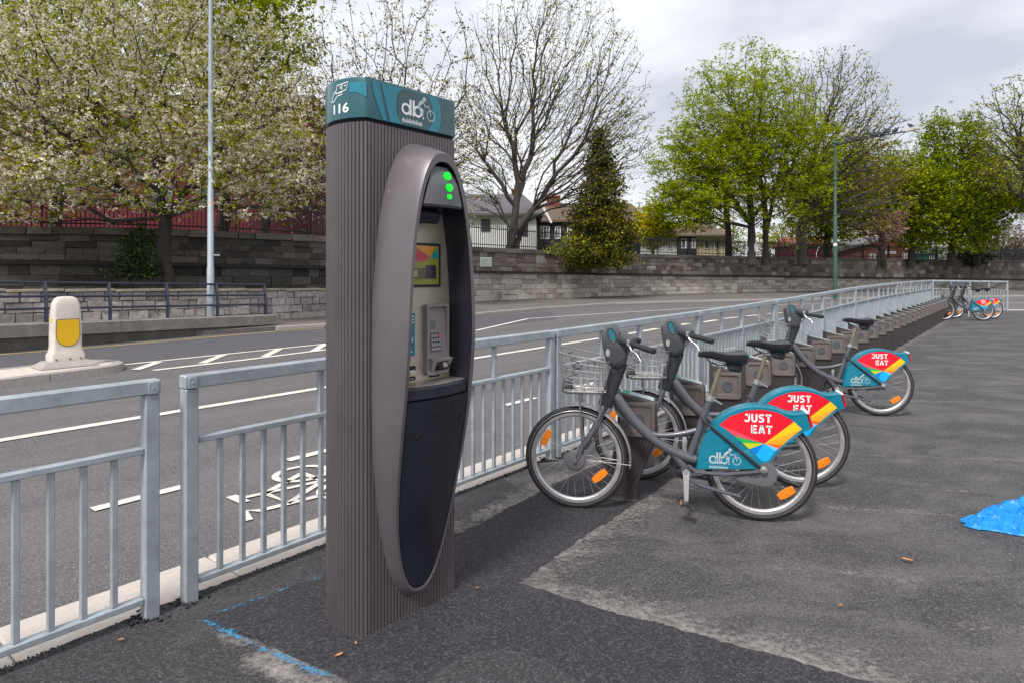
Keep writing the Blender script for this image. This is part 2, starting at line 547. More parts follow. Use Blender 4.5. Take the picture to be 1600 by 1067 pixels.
M['soil'] = mat('planting bed soil', (0.06, 0.052, 0.035), 0.95, 0, 0.5, 3, 0.6, 20)
M['black_iron'] = mat('black iron', (0.018, 0.018, 0.022), 0.55, 0.2, 0.2)
M['navy_iron'] = mat('dark blue painted steel', (0.022, 0.028, 0.05), 0.45, 0.0, 0.2)
# kiosk
M['k_rib'] = mat('ribbed brown grey aluminium', (0.122, 0.105, 0.112), 0.42, 0.35, 0.10, 3, 0, dirt=(0.085, 0.073, 0.076), stretch=(1, 1, 0.3))
M['k_sur'] = mat('satin brown grey moulding', (0.138, 0.121, 0.131), 0.38, 0.30, 0.09, 2.5, 0.02, 300, dirt=(0.112, 0.098, 0.106))
M['k_dark'] = mat('dark slate plastic', (0.016, 0.018, 0.027), 0.36, 0.0, 0.14, 4, 0.02, 400, spec=.4, dirt=(0.026, 0.027, 0.034))
M['k_hood'] = mat('grey satin hood', (0.105, 0.110, 0.122), 0.38, 0.15, 0.05, 5)
M['k_steel'] = mat('brushed pale steel', (0.50, 0.45, 0.36), 0.40, 0.65, 0.12, 14, 0.12, 260, stretch=(1, 1, 1))
M['k_shelf'] = mat('brushed steel shelf', (0.52, 0.48, 0.45), 0.36, 0.75, 0.15, 20, stretch=(1, 6, 1))
M['k_beige'] = mat('beige grey plastic', (0.27, 0.24, 0.245), 0.5, 0, 0.05)
M['k_key'] = mat('pale keys', (0.32, 0.31, 0.33), 0.45, 0, 0.05)
M['k_teal'] = mat('dark teal sign', (0.010, 0.085, 0.105), 0.28, 0, 0.05, 3, coat=0.3)
M['k_grey_teal'] = mat('grey teal print', (0.030, 0.085, 0.088), 0.28, 0, 0.05, 3, coat=0.3)
M['k_blue'] = mat('bright teal print', (0.004, 0.185, 0.255), 0.28, 0, 0.04, 3, coat=0.3)
M['k_white'] = mat('white print', (0.78, 0.80, 0.80), 0.4, 0, 0.02)
M['gap'] = mat('black gap', (0.008, 0.008, 0.010), 0.8, 0, 0.1)
M['lcd_grey'] = mat('display glass', (0.12, 0.15, 0.14), 0.25, 0, 0.05)
M['led'] = emit('green lamp', (0.0, 0.60, 0.02), 0.95)
# bike
M['b_frame'] = mat('grey bike paint', (0.100, 0.103, 0.118), 0.34, 0.25, 0.06, 5, coat=0.2)
M['b_plastic'] = mat('charcoal plastic', (0.028, 0.031, 0.038), 0.42, 0, 0.10, 8, 0.02, 400)
M['b_cover'] = mat('grey bar cover', (0.062, 0.066, 0.076), 0.45, 0, 0.08, 8)
M['b_rubber'] = mat('tyre rubber', (0.020, 0.019, 0.020), 0.75, 0, 0.25, 20, dirt=(0.06, 0.055, 0.052))
M['b_rim'] = mat('aluminium rim', (0.50, 0.48, 0.49), 0.38, 0.7, 0.08, 12)
M['b_chrome'] = mat('bright steel', (0.50, 0.50, 0.50), 0.34, 0.8, 0.06)
M['b_wire'] = mat('basket wire', (0.30, 0.285, 0.28), 0.45, 0.5, 0.15, 30)
M['b_teal'] = mat('teal bike panel', (0.004, 0.185, 0.275), 0.30, 0, 0.07, 4, coat=0.3)
M['b_mud'] = mat('silver mudguard', (0.33, 0.34, 0.36), 0.35, 0.4, 0.08)
M['b_case'] = mat('grey chaincase', (0.115, 0.117, 0.125), 0.5, 0, 0.08, 10)
M['b_spoke'] = mat('dull spoke steel', (0.30, 0.295, 0.30), 0.55, 0.3, 0.06)
M['b_post'] = mat('bronze seat post', (0.30, 0.26, 0.17), 0.35, 0.7, 0.10)
M['b_saddle'] = mat('black saddle', (0.028, 0.028, 0.033), 0.34, 0, 0.08, 10, 0.03, 200)
M['b_screen'] = mat('teal handlebar screen', (0.02, 0.16, 0.21), 0.2, 0, 0.1, 12, coat=0.3)
M['orange'] = mat('orange reflector', (0.80, 0.22, 0.01), 0.3, 0, 0.15, 60, 0.1, 300)
M['p_red'] = mat('red print', (0.78, 0.006, 0.025), 0.35, 0, 0.03)
M['p_rose'] = mat('rose print', (0.72, 0.07, 0.11), 0.35, 0, 0.03)
M['p_green'] = mat('green print', (0.02, 0.40, 0.09), 0.35, 0, 0.03)
M['p_lime'] = mat('lime print', (0.50, 0.58, 0.01), 0.35, 0, 0.03)
M['p_yellow'] = mat('yellow print', (0.86, 0.55, 0.01), 0.35, 0, 0.03)
M['p_amber'] = mat('amber print', (0.86, 0.33, 0.01), 0.35, 0, 0.03)
M['p_orange'] = mat('orange print', (0.80, 0.13, 0.01), 0.35, 0, 0.03)
M['p_blue'] = mat('blue print', (0.0, 0.19, 0.62), 0.35, 0, 0.03)
M['p_sky'] = mat('sky blue print', (0.005, 0.40, 0.85), 0.35, 0, 0.03)
M['p_pale'] = mat('pale blue print', (0.20, 0.50, 0.78), 0.35, 0, 0.03)
M['p_grey'] = mat('pale grey print', (0.42, 0.52, 0.55), 0.35, 0, 0.03)
M['red_lamp'] = mat('red lens', (0.55, 0.01, 0.02), 0.2, 0, 0.1)
M['dock'] = mat('brown grey dock', (0.060, 0.051, 0.051), 0.5, 0.2, 0.12, 4)
M['dock_plate'] = mat('taupe dock plate', (0.165, 0.142, 0.132), 0.42, 0.25, 0.08, 6)
M['dock_eye'] = mat('slate socket', (0.075, 0.078, 0.095), 0.5, 0, 0.1, 30)
M['dock_teal'] = mat('green dock label', (0.01, 0.34, 0.24), 0.3, 0, 0.05)
M['dock_white'] = mat('white dock label', (0.45, 0.52, 0.52), 0.3, 0, 0.05)
# others
M['bollard'] = mat('dirty cream plastic', (0.58, 0.53, 0.47), 0.55, 0, 0.10, 8, dirt=(0.40, 0.36, 0.31))
M['bollard_y'] = mat('yellow bollard panel', (0.74, 0.43, 0.005), 0.4, 0, 0.04, 4)
M['yellow'] = mat('yellow sticker', (0.75, 0.60, 0.02), 0.5, 0, 0.05)
M['orange_s'] = mat('orange sticker', (0.8, 0.28, 0.02), 0.5, 0, 0.05)
M['green_post'] = mat('green lamp post paint', (0.030, 0.080, 0.058), 0.5, 0, 0.15)
M['lamp_head'] = mat('grey lamp head', (0.34, 0.32, 0.29), 0.6, 0, 0.1)
M['pigeon'] = mat('pigeon feathers', (0.055, 0.06, 0.08), 0.8, 0, 0.3, 20)
M['plaque'] = mat('pale plaque', (0.52, 0.54, 0.50), 0.7, 0, 0.15, 3)
M['bag'] = None
M['dry_leaf'] = mat('dry leaf', (0.42, 0.20, 0.07), 0.8, 0, 0.25, 60)
M['maroon'] = mat('maroon wall', (0.105, 0.005, 0.014), 0.8, 0, 0.15, 1.2)
M['win_grey'] = mat('grey window frame', (0.16, 0.17, 0.19), 0.6, 0, 0.08)
M['white_wall'] = mat('white render', (0.66, 0.66, 0.66), 0.85, 0, 0.08, 1.5)
M['cream_wall'] = mat('cream render', (0.60, 0.50, 0.34), 0.85, 0, 0.08, 1.5)
M['dark_wall'] = mat('dark timber', (0.025, 0.027, 0.042), 0.7, 0, 0.15, 2)
M['slate'] = mat('slate roof', (0.105, 0.100, 0.112), 0.8, 0, 0.25, 3)
M['tile'] = mat('brown roof tiles', (0.115, 0.078, 0.058), 0.85, 0, 0.3, 3)
M['brick'] = mat('red brick', (0.17, 0.050, 0.038), 0.9, 0, 0.2, 3)
M['win_white'] = mat('white window frame', (0.75, 0.75, 0.75), 0.5, 0, 0.04)
M['pane'] = mat('window glass', (0.06, 0.075, 0.09), 0.12, 0, 0.1, 1)
M['teal_shed'] = mat('teal cladding', (0.02, 0.20, 0.16), 0.7, 0, 0.1, 2)
M['pale_wall'] = mat('pale stone wall', (0.36, 0.33, 0.29), 0.9, 0, 0.2, 2)
M['bark'] = mat('grey brown bark', (0.060, 0.049, 0.044), 0.95, 0, 0.35, 5, 0.8, 25)
M['bark_dark'] = mat('dark bark', (0.036, 0.029, 0.028), 0.95, 0, 0.35, 5, 0.8, 25)
M['bark_olive'] = mat('lichened bark', (0.046, 0.036, 0.033), 0.95, 0, 0.35, 5, 0.8, 25)
M['mortar'] = mat('wall core', (0.10, 0.092, 0.082), 0.95, 0, 0.35, 2, 0.5, 30)
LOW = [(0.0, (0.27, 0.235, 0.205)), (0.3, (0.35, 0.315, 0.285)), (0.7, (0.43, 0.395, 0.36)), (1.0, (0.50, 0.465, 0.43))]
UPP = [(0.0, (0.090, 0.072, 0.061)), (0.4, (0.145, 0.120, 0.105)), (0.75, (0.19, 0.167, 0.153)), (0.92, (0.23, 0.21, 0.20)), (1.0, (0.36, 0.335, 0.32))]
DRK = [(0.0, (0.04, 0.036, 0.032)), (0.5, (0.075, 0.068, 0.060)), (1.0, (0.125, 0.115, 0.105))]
RET = [(0.0, (0.24, 0.215, 0.205)), (0.5, (0.33, 0.30, 0.285)), (1.0, (0.42, 0.385, 0.365))]
for k, s_ in (('low', LOW), ('upp', UPP), ('drk', DRK), ('ret', RET)):
    M['st_' + k] = stone('stone ' + k, s_, False)
    M['si_' + k] = stone('stones ' + k, s_, True)
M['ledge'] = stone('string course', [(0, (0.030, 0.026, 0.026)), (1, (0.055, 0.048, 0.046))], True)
M['coping'] = stone('rough coping', [(0, (0.085, 0.074, 0.064)), (1, (0.165, 0.150, 0.135))], False)
M['ret_cop'] = stone('pale coping', [(0, (0.30, 0.25, 0.19)), (1, (0.42, 0.36, 0.29))], False)
# foliage
M['lf_green'] = leafmat('fresh green leaves', [(0, (0.170, 0.225, 0.004)), (0.5, (0.345, 0.410, 0.006)), (1, (0.490, 0.530, 0.012))], .5)
M['lf_mid'] = leafmat('mid green leaves', [(0, (0.095, 0.135, 0.004)), (0.5, (0.215, 0.275, 0.006)), (1, (0.325, 0.370, 0.012))])
M['lf_olive'] = leafmat('olive spring leaves', [(0, (0.165, 0.185, 0.005)), (0.5, (0.320, 0.350, 0.008)), (1, (0.440, 0.445, 0.020))])
M['lf_bronze'] = leafmat('bronze young leaves', [(0, (0.090, 0.070, 0.014)), (0.4, (0.155, 0.140, 0.014)), (0.8, (0.215, 0.180, 0.018)), (1, (0.24, 0.14, 0.03))])
M['lf_dark'] = leafmat('dark evergreen needles', [(0, (0.024, 0.034, 0.014)), (0.6, (0.060, 0.072, 0.018)), (1, (0.110, 0.110, 0.022))], 0.25)
M['lf_rust'] = leafmat('rusty evergreen tips', [(0, (0.085, 0.060, 0.014)), (0.6, (0.165, 0.120, 0.018)), (1, (0.23, 0.19, 0.02))], 0.25)
M['lf_yellow'] = leafmat('yellow blossom', [(0, (0.30, 0.28, 0.01)), (0.5, (0.52, 0.44, 0.01)), (1, (0.66, 0.56, 0.02))])
M['lf_pink'] = leafmat('pink blossom', [(0, (0.26, 0.12, 0.09)), (0.5, (0.42, 0.22, 0.18)), (1, (0.52, 0.32, 0.27))])
M['lf_white'] = leafmat('white blossom', [(0, (0.54, 0.48, 0.36)), (0.45, (0.74, 0.68, 0.55)), (0.85, (0.88, 0.85, 0.75)), (1, (0.86, 0.76, 0.66))], 0.4)
M['lf_ivy'] = leafmat('ivy leaves', [(0, (0.012, 0.028, 0.008)), (0.6, (0.030, 0.062, 0.014)), (1, (0.07, 0.12, 0.03))], 0.15)
M['lf_brown'] = leafmat('brown twigs', [(0, (0.13, 0.095, 0.075)), (1, (0.25, 0.19, 0.155))], 0.1)
# ------------------------------------------------------------------ ground, road, kerbs
RNG = random.Random(7)
R0 = Vector((-1.49, 2.886, 0)); D = Vector((0.6255, 0.7803, 0)).normalized(); NR = Vector((-D.y, D.x, 0))
def RL(s, l, z=0.0):
    p = R0 + D * s + NR * l
    return Vector((p.x, p.y, z))

def jag(pts, step, amp, rng, closed=True):
    out_ = []
    n = len(pts)
    for i in range(n if closed else n - 1):
        a, b = Vector(pts[i]), Vector(pts[(i + 1) % n])
        L = (b - a).length
        st = step * max(1.0, (a + b).length / 2 / 5.0)
        k = max(1, int(L / st))
        t = (b - a).normalized(); nn = Vector((-t.y, t.x, 0))
        for j in range(k):
            p = a + (b - a) * (j / k)
            w = noise.noise(p * 2.3) * amp * 1.2 + noise.noise(p * 9.0) * amp * 0.6 + rng.uniform(-1, 1) * amp * 0.35
            out_.append(p + nn * w)
    if not closed: out_.append(Vector(pts[-1]))
    return out_

def sheet(name, pts, z, m, th=0.0):
    mb = MB()
    top = [Vector((p[0], p[1], z)) for p in pts]
    mb.add(top, [tuple(range(len(top)))])
    if th:
        n = len(top)
        mb.add(top + [p - Vector((0, 0, th)) for p in top], [(i, (i + 1) % n, (i + 1) % n + n, i + n) for i in range(n)])
    return structure(mb, name, m)

sheet('road', [(-400, -300), (400, -300), (400, 600), (-400, 600)], -0.10, M['road'])
# smoother, darker far lane
fl = [G(-260, 580, -.1), G(0, 553, -.1), G(430, 518, -.1), G(505, 513, -.1), G(745, 495.5, -.1), G(860, 487, -.1), G(872, 499, -.1), G(745, 514, -.1), G(505, 536, -.1), G(150, 573, -.1), G(60, 578, -.1), G(-260, 612, -.1)]
sheet('road_resurfacing', [(p.x, p.y) for p in fl], -0.095, M['road_new'])

edge = [RL(s, 0.05) for s in np.arange(-6, 29.9, 0.5)]
edge_j = jag(edge, 0.018, 0.016, RNG, False)
sheet('pavement', [(p.x, p.y) for p in edge_j] + [(60, 26.3), (60, -8), (-12, -8)], 0.010, M['pave'], 0.05)

B0 = Vector((-1.323, 2.757, 0)); C0 = Vector((0.015, 3.08, 0))
mid = [RL(s, 0.045) for s in np.arange(-6, 2.3, 0.4)]
mid_p = jag(mid, 0.018, 0.016, RNG, False) + jag([RL(2.3, 0.02), RL(2.1, -0.33), RL(0.9, -0.5), B0, Vector((-0.657, 2.347, 0)), Vector((-0.2, 1.9, 0)), Vector((-1.2, 0.4, 0)), Vector((-4.3, -1.95, 0))], 0.03, 0.014, RNG, False)
sheet('pavement_patch', [(p.x, p.y) for p in mid_p], 0.0145, M['pave_mid'])
dark = jag([B0, RL(0.55, -0.278), RL(1.25, -0.46), RL(2.4, -0.37), RL(28.6, -0.37), RL(28.6, -0.99), RL(3.14, -0.969), C0, Vector((1.244, 2.347, 0)), Vector((2.4, 1.66, 0)), Vector((1.4, 0.9, 0)), Vector((0, 1.6, 0)), Vector((-0.657, 2.347, 0))], 0.020, 0.021, RNG)
sheet('fresh_asphalt', [(p.x, p.y) for p in dark], 0.020, M['pave_dark'], 0.012)
lp = jag([G(640, 1100), G(690, 1052), G(735, 1030), G(800, 1026), G(850, 1042), G(895, 1075), G(930, 1120)], 0.02, 0.02, RNG)
sheet('worn_asphalt', [(p.x, p.y) for p in lp], 0.0235, M['pave_mid'])

def strip(name, rows, z, m, kind='structure'):
    """rows: list of [(x, y, fade), ...] across the strip"""
    V, F, A = [], [], []
    w = len(rows[0])
    for r in rows:
        for x, y, f in r:
            V.append((x, y, z)); A.append(f)
    for i in range(len(rows) - 1):
        for k in range(w - 1):
            F.append((i * w + k, i * w + k + 1, (i + 1) * w + k + 1, (i + 1) * w + k))
    me = bpy.data.meshes.new(name); me.from_pydata(V, [], F); me.materials.append(m)
    at_ = me.attributes.new('fade', 'FLOAT', 'POINT'); at_.data.foreach_set('value', A)
    o = link(name, me); o['kind'] = kind
    return o

def band(name, pts, w0, w1, f0, f1, z, m, fm=0.0, step=0.08):
    rows = []
    P = jag(pts, step, 0.012, RNG, False)
    for i, p in enumerate(P):
        t = (P[min(i + 1, len(P) - 1)] - P[max(0, i - 1)]).normalized(); n = Vector((-t.y, t.x, 0))
        e = min(i, len(P) - 1 - i); ef = 0.25 if e == 0 else 0.0
        a, b = p + n * w0, p + n * w1
        c = p + n * (w0 + w1) / 2
        rows.append([(a.x, a.y, f0 + ef), (c.x, c.y, fm + ef), (b.x, b.y, f1 + ef)])
    return strip(name, rows, z, m)

band('blue_paint_line', [B0 - D * 0.03, RL(0.55, -0.278), RL(0.9, -0.37)], -0.022, 0.016, 0.36, 0.36, 0.0235, M['blue_spray'], 0.20)
band('blue_paint_line', [B0 + Vector((-0.06, .03, 0)), Vector((-1.0, 2.56, 0)), Vector((-0.60, 2.31, 0))], -0.048, 0.022, 0.38, 0.36, 0.0240, M['blue_spray'], 0.16)
band('pale_dust', [Vector((-1.02, 2.57, 0)), Vector((-0.55, 2.28, 0))], -0.17, 0.01, 0.35, 0.10, 0.0225, M['pale_dust'], 0.0)
band('pale_dust', [Vector((-1.25, 2.66, 0)), Vector((-1.0, 2.55, 0))], -0.06, 0.02, 0.3, 0.15, 0.0225, M['pale_dust'], 0.05)
# dusty margins of the old asphalt beside the fresh trench
band('pale_dust', [C0, RL(1.9, -1.02), RL(3.14, -0.97), RL(6, -0.99), RL(14, -0.99), RL(26, -0.99)], -0.34, 0.02, 0.38, 0.06, 0.0165, M['pale_dust'], 0.22)
band('pale_dust', [C0, Vector((0.55, 2.76, 0)), Vector((1.244, 2.347, 0)), Vector((2.4, 1.66, 0))], 0.0, 0.34, 0.06, 0.38, 0.0165, M['pale_dust'], 0.22)
band('pale_dust', [RL(1.3, -0.46), RL(2.4, -0.37), RL(5, -0.37), RL(20, -0.37)], 0.0, 0.20, 0.05, 0.3, 0.0165, M['pale_dust'], 0.10)
for (x0, y0, x1, y1, w) in ((1.9, 4.1, 3.6, 3.7, .30), (2.6, 5.3, 5.2, 4.9, .35), (1.2, 3.25, 2.1, 3.05, .22), (3.4, 7.6, 6.6, 7.3, .5), (2.3, 2.9, 4.0, 2.5, .3), (4.3, 9.9, 8.5, 9.4, .6), (1.75, 2.75, 2.6, 2.45, .2), (2.9, 4.4, 4.4, 4.15, .18), (5.0, 6.3, 8, 6.0, .4)):
    band('pale_scuff', [Vector((x0, y0, 0)), Vector(((x0 + x1) / 2, (y0 + y1) / 2 + .04, 0)), Vector((x1, y1, 0))], -w / 2, w / 2, 0.42, 0.42, 0.0155, M['pale_dust'], 0.20)
# transverse pale edge of the pavement and the cross road beyond
kb = MB()
for k in range(14):
    kb.box((15.6 + k * 3.02, 26.12, -0.035), (3.0, 0.30, 0.13), ch=0.012)
structure(kb, 'far_kerb', M['granite'])

kerb = thing('granite_kerb', 'long pale granite kerb between the road and the galvanised railing', 'kerb')
cb = MB(); cb.box((0, 0, 0), (1, 1, 1), ch=0.0)
km = []
for i in range(4):
    b_ = MB(); b_.box((0, 0, 0), (0.905, 0.40, 0.22), ch=0.010)
    km.append(b_.mesh('kerb_stone', M['granite']))
for k in range(40):
    s_ = -5.6 + k * 0.912
    o = link('kerb_stone', km[k % 4], kerb)
    o.location = RL(s_, 0.245, -0.113 + RNG.uniform(-0.002, 0.002)); o.rotation_euler = (0, 0, math.atan2(D.y, D.x) + RNG.uniform(-.004, .004))

# ------------------------------------------------------------------ road markings
def line_strip(name, pix, w, m, z=-0.0905, gz=-0.1):
    P = [G(u, v, gz) for u, v in pix]
    rows = []
    Q = []
    for i in range(len(P) - 1):
        k = max(1, int((P[i + 1] - P[i]).length / 0.5))
        Q += [P[i].lerp(P[i + 1], j / k) for j in range(k)]
    Q.append(P[-1])
    for i, p in enumerate(Q):
        t = (Q[min(i + 1, len(Q) - 1)] - Q[max(0, i - 1)]).normalized(); n = Vector((-t.y, t.x, 0)) * w / 2
        rows.append([(p.x + n.x, p.y + n.y, 0.0), (p.x - n.x, p.y - n.y, 0.0)])
    return strip(name, rows, z, m)

line_strip('road_marking', [(-150, 717), (0, 688.5), (283, 642), (505, 606), (742, 560), (937, 529)], 0.15, M['white_line'])
for a, b in (((960, 526), (1027, 514)), ((1058, 509), (1076, 506)), ((1098, 504), (1120, 500.5)), ((1130, 498.5), (1154, 496)), ((1166, 494.5), (1186, 492.5)), ((1200, 491), (1222, 489.3)), ((1236, 488), (1258, 486.5)), ((1290, 484), (1330, 482))):
    line_strip('road_marking', [a, b], 0.20, M['white_line'])
line_strip('road_marking', [(195, 570), (340, 555), (507, 538), (744, 517), (825, 498.5), (950, 490), (1090, 482), (1200, 477.5), (1300, 474.5)], 0.13, M['white_line'])
line_strip('road_marking', [(239, 579), (380, 563), (507, 547), (640, 532), (742, 521)], 0.15, M['white_line'], -0.0895)
for a, b in (((212, 578), (248, 566)), ((316, 568), (349, 554.5)), ((413, 557.5), (436, 546)), ((490, 549), (508, 538)), ((560, 540), (575, 532))):
    line_strip('road_marking', [a, b], 0.16, M['white_line'], -0.0885)
for k in range(-2, 14):
    s0 = -0.846 - 0.0 + k * 1.47
    a = Vector((-2.844, 4.336, 0)) + D * (k * 1.47); b = a + D * 0.62
    n = NR * 0.05
    rows = [[(a.x + n.x, a.y + n.y, 0), (a.x - n.x, a.y - n.y, 0)], [(b.x + n.x, b.y + n.y, 0), (b.x - n.x, b.y - n.y, 0)]]
    strip('road_marking', rows, -0.0905, M['white_line'])
line_strip('road_marking', [(1540, 474), (1640, 474)], 0.16, M['white_line'])
line_strip('road_marking', [(1540, 466.5), (1640, 466.5)], 0.16, M['white_line'])
line_strip('yellow_edge_line', [(-200, 570), (0, 554.5), (150, 543), (300, 530), (430, 518.5), (505, 514)], 0.09, M['yellow_line'], -0.089)
# bicycle emblem painted in the cycle lane: 'up' runs back along the road
bm_ = MB()
Bc = RL(1.90, 1.15)
def bf(p, q):
    v_ = Bc - D * (q * 1.15) + NR * (0.62 - p * 1.02)
    return (v_.x, v_.y, -0.0900)
for cx in (0.22, 0.80):
    add_ring(bm_, bf, cx, 0.24, 0.155, 0.205, 30)
add_stroke(bm_, bf, [(0.22, 0.24), (0.42, 0.62), (0.72, 0.62), (0.50, 0.24), (0.22, 0.24)], 0.055)
add_stroke(bm_, bf, [(0.50, 0.24), (0.38, 0.76)], 0.05)
add_stroke(bm_, bf, [(0.28, 0.78), (0.48, 0.78)], 0.065)
add_stroke(bm_, bf, [(0.80, 0.24), (0.70, 0.80), (0.62, 0.86), (0.80, 0.92)], 0.055)
o = bm_.build('bicycle_marking', M['white_line'], fix=False); o['kind'] = 'structure'

# ------------------------------------------------------------------ traffic island and far pavement
d_i = (G(178, 580.5, -.1) - G(0, 604, -.1)).normalized(); n_i = Vector((-d_i.y, d_i.x, 0))
tip = G(178, 582, -.1) + d_i * .42
isl = thing('traffic_island', 'low pale kerbed traffic island with rounded end under the bollard', 'traffic island', (tip.x, tip.y, -0.1))
def io(a, w): return d_i * a + n_i * w
IW = 1.25
outl = [io(-7, 0), io(-0.55, 0)] + [io(-0.55 + math.sin(t) * 0.55, IW / 2 - math.cos(t) * IW / 2) for t in np.linspace(0.2, math.pi - 0.2, 9)] + [io(-0.55, IW), io(-7, IW)]
cuts = [-7, -5.2, -3.9, -2.62, -1.35]
def kerb_piece(pl):
    """extrude a kerb along polyline pl (outer line); inner side 0.16 towards the middle"""
    b_ = MB(); loops = []
    for i, p in enumerate(pl):
        t = (pl[min(i + 1, len(pl) - 1)] - pl[max(0, i - 1)]).normalized(); n = Vector((-t.y, t.x, 0))
        loops.append([p, p + Vector((0, 0, 0.108)) + n * 0.012, p + n * 0.028 + Vector((0, 0, 0.12)), p + n * 0.16 + Vector((0, 0, 0.12)), p + n * 0.16])
    b_.loft(loops, sm=False, closed=True)
    b_.add(loops[0], [(0, 1, 2, 3, 4)]); b_.add(loops[-1], [(4, 3, 2, 1, 0)])
    b_.build('kerb_stone', M['kerb_old'], isl)
for a, b in zip(cuts[:-1], cuts[1:]):
    kerb_piece([io(a + .008, 0), io(b - .008, 0)])
    kerb_piece([io(b - .008, IW), io(a + .008, IW)])
nose = [io(-1.342, 0), io(-0.60, 0.0)] + [io(-0.55 + math.sin(t) * 0.55, IW / 2 - math.cos(t) * IW / 2) for t in np.linspace(0.25, 1.45, 5)]
kerb_piece(nose)
nose = [io(-0.55 + math.sin(t) * 0.55, IW / 2 - math.cos(t) * IW / 2) for t in np.linspace(1.48, math.pi - 0.2, 6)] + [io(-1.342, IW)]
kerb_piece(nose)
tb = MB()
ins = [io(-7, 0.1), io(-0.6, 0.1)] + [io(-0.55 + math.sin(t) * 0.45, IW / 2 - math.cos(t) * (IW / 2 - .1)) for t in np.linspace(0.2, math.pi - 0.2, 9)] + [io(-0.6, IW - .1), io(-7, IW - .1)]
tb.add([p + Vector((0, 0, 0.114)) for p in ins], [tuple(range(len(ins)))])
tb.build('paving', M['island_top'], isl)

bp_ = Vector((-7.20, 10.32, 0.022))
ang = math.atan2(-0.62, 0.785) + rad(90)      # local -y is the yellow face
bol = thing('traffic_bollard', 'cream plastic traffic bollard with yellow panel on the kerbed island', 'bollard', bp_, ang)
b_ = MB()
prof = [(0.40, 0.27, 0.0), (0.37, 0.25, 0.03), (0.30, 0.17, 0.085), (0.27, 0.15, 0.095)]
b_.loft([[Vector((sx * a, sy * b, z)) for sx, sy in ((-1, -1), (1, -1), (1, 1), (-1, 1))] for a, b, z in prof], sm=False)
b_.add([Vector((sx * .27, sy * .15, .095)) for sx, sy in ((-1, -1), (1, -1), (1, 1), (-1, 1))], [(0, 1, 2, 3)])
b_.build('base_plate', M['kerb_old'], bol)
def rrect(a, b, r, n=4):
    o_ = []
    for cx, cy, s_ in ((a - r, b - r, 0), (-a + r, b - r, 90), (-a + r, -b + r, 180), (a - r, -b + r, 270)):
        for i in range(n + 1):
            t = rad(s_ + 90 * i / n); o_.append((cx + r * math.cos(t), cy + r * math.sin(t)))
    return o_
b_ = MB()
lv = [(.235, .15, .095, .03), (.235, .15, .19, .03), (.215, .135, .235, .04), (.205, .125, .32, .05), (.205, .122, .55, .05), (.195, .112, .85, .05), (.180, .102, 1.0, .05), (.150, .085, 1.075, .05), (.105, .06, 1.105, .04), (.05, .03, 1.112, .02)]
loops = [[Vector((x, y, z)) for x, y in rrect(a, b, r)] for a, b, z, r in lv]
b_.loft(loops); b_.add(loops[-1], [tuple(range(len(loops[-1])))])
b_.build('shell', M['bollard'], bol)
b_ = MB()
pl = [(-.135, .745), (.135, .745), (.150, .725), (.157, .50)] + [(.157 * math.cos(t), .49 - .165 * math.sin(t)) for t in np.linspace(0.1, math.pi - 0.1, 12)] + [(-.157, .50), (-.150, .725)]
b_.prism([(x * 1.06, .535 + (z - .535) * 1.05) for x, z in pl], (0, -0.131, 0), (1, 0, 0), (0, 0.014, 1), (0, .03, 0))
bz = b_.build('panel_rim', M['b_cover'], bol)
b_ = MB(); b_.prism(pl, (0, -0.137, 0), (1, 0, 0), (0, 0.014, 1), (0, .03, 0)); b_.build('yellow_panel', M['bollard_y'], bol)
b_ = MB(); b_.box((-.206, -.03, .74), (.006, .06, .06)); b_.build('sticker', M['yellow'], bol)
for x in (-.17, .02, .17):
    b_ = MB(); b_.lathe([(.014, 0), (.014, .012)], (x, -.151, .125), (0, -1, 0), 8); b_.build('bolt', M['b_case'], bol)

re_ = [G(430, 517, -.1), G(505, 512.5, -.1), G(620, 503.5, -.1), G(745, 494, -.1), G(850, 484.5, -.1), G(960, 476.5, -.1), G(1080, 473, -.1), G(1200, 470.6, -.1), G(1330, 468, -.1), G(1450, 466, -.1), G(1800, 462, -.1)]
re_ = [Vector((-8.2, 16.3, -.1))] + re_
fp = [(p.x, p.y) for p in re_] + [(110, 60), (110, 110), (40, 75), (-30, 40), (-14, 22)]
sheet('far_pavement', fp, 0.02, M['far_pave'], 0.12)
kbm = MB()
for a, b in zip(re_[1:-1], re_[2:]):
    k = max(1, int((b - a).length / 0.95))
    for j in range(k):
        p, q = a.lerp(b, j / k), a.lerp(b, (j + 1) / k)
        t = (q - p).normalized(); c = (p + q) / 2 + Vector((t.y, -t.x, 0)) * 0.06
        kbm.box((c.x, c.y, -0.035), ((q - p).length - .012, .15, .125), Matrix.Rotation(math.atan2(t.y, t.x), 3, 'Z'), 0.012)
o = structure(kbm, 'far_kerb', M['kerb_old'])

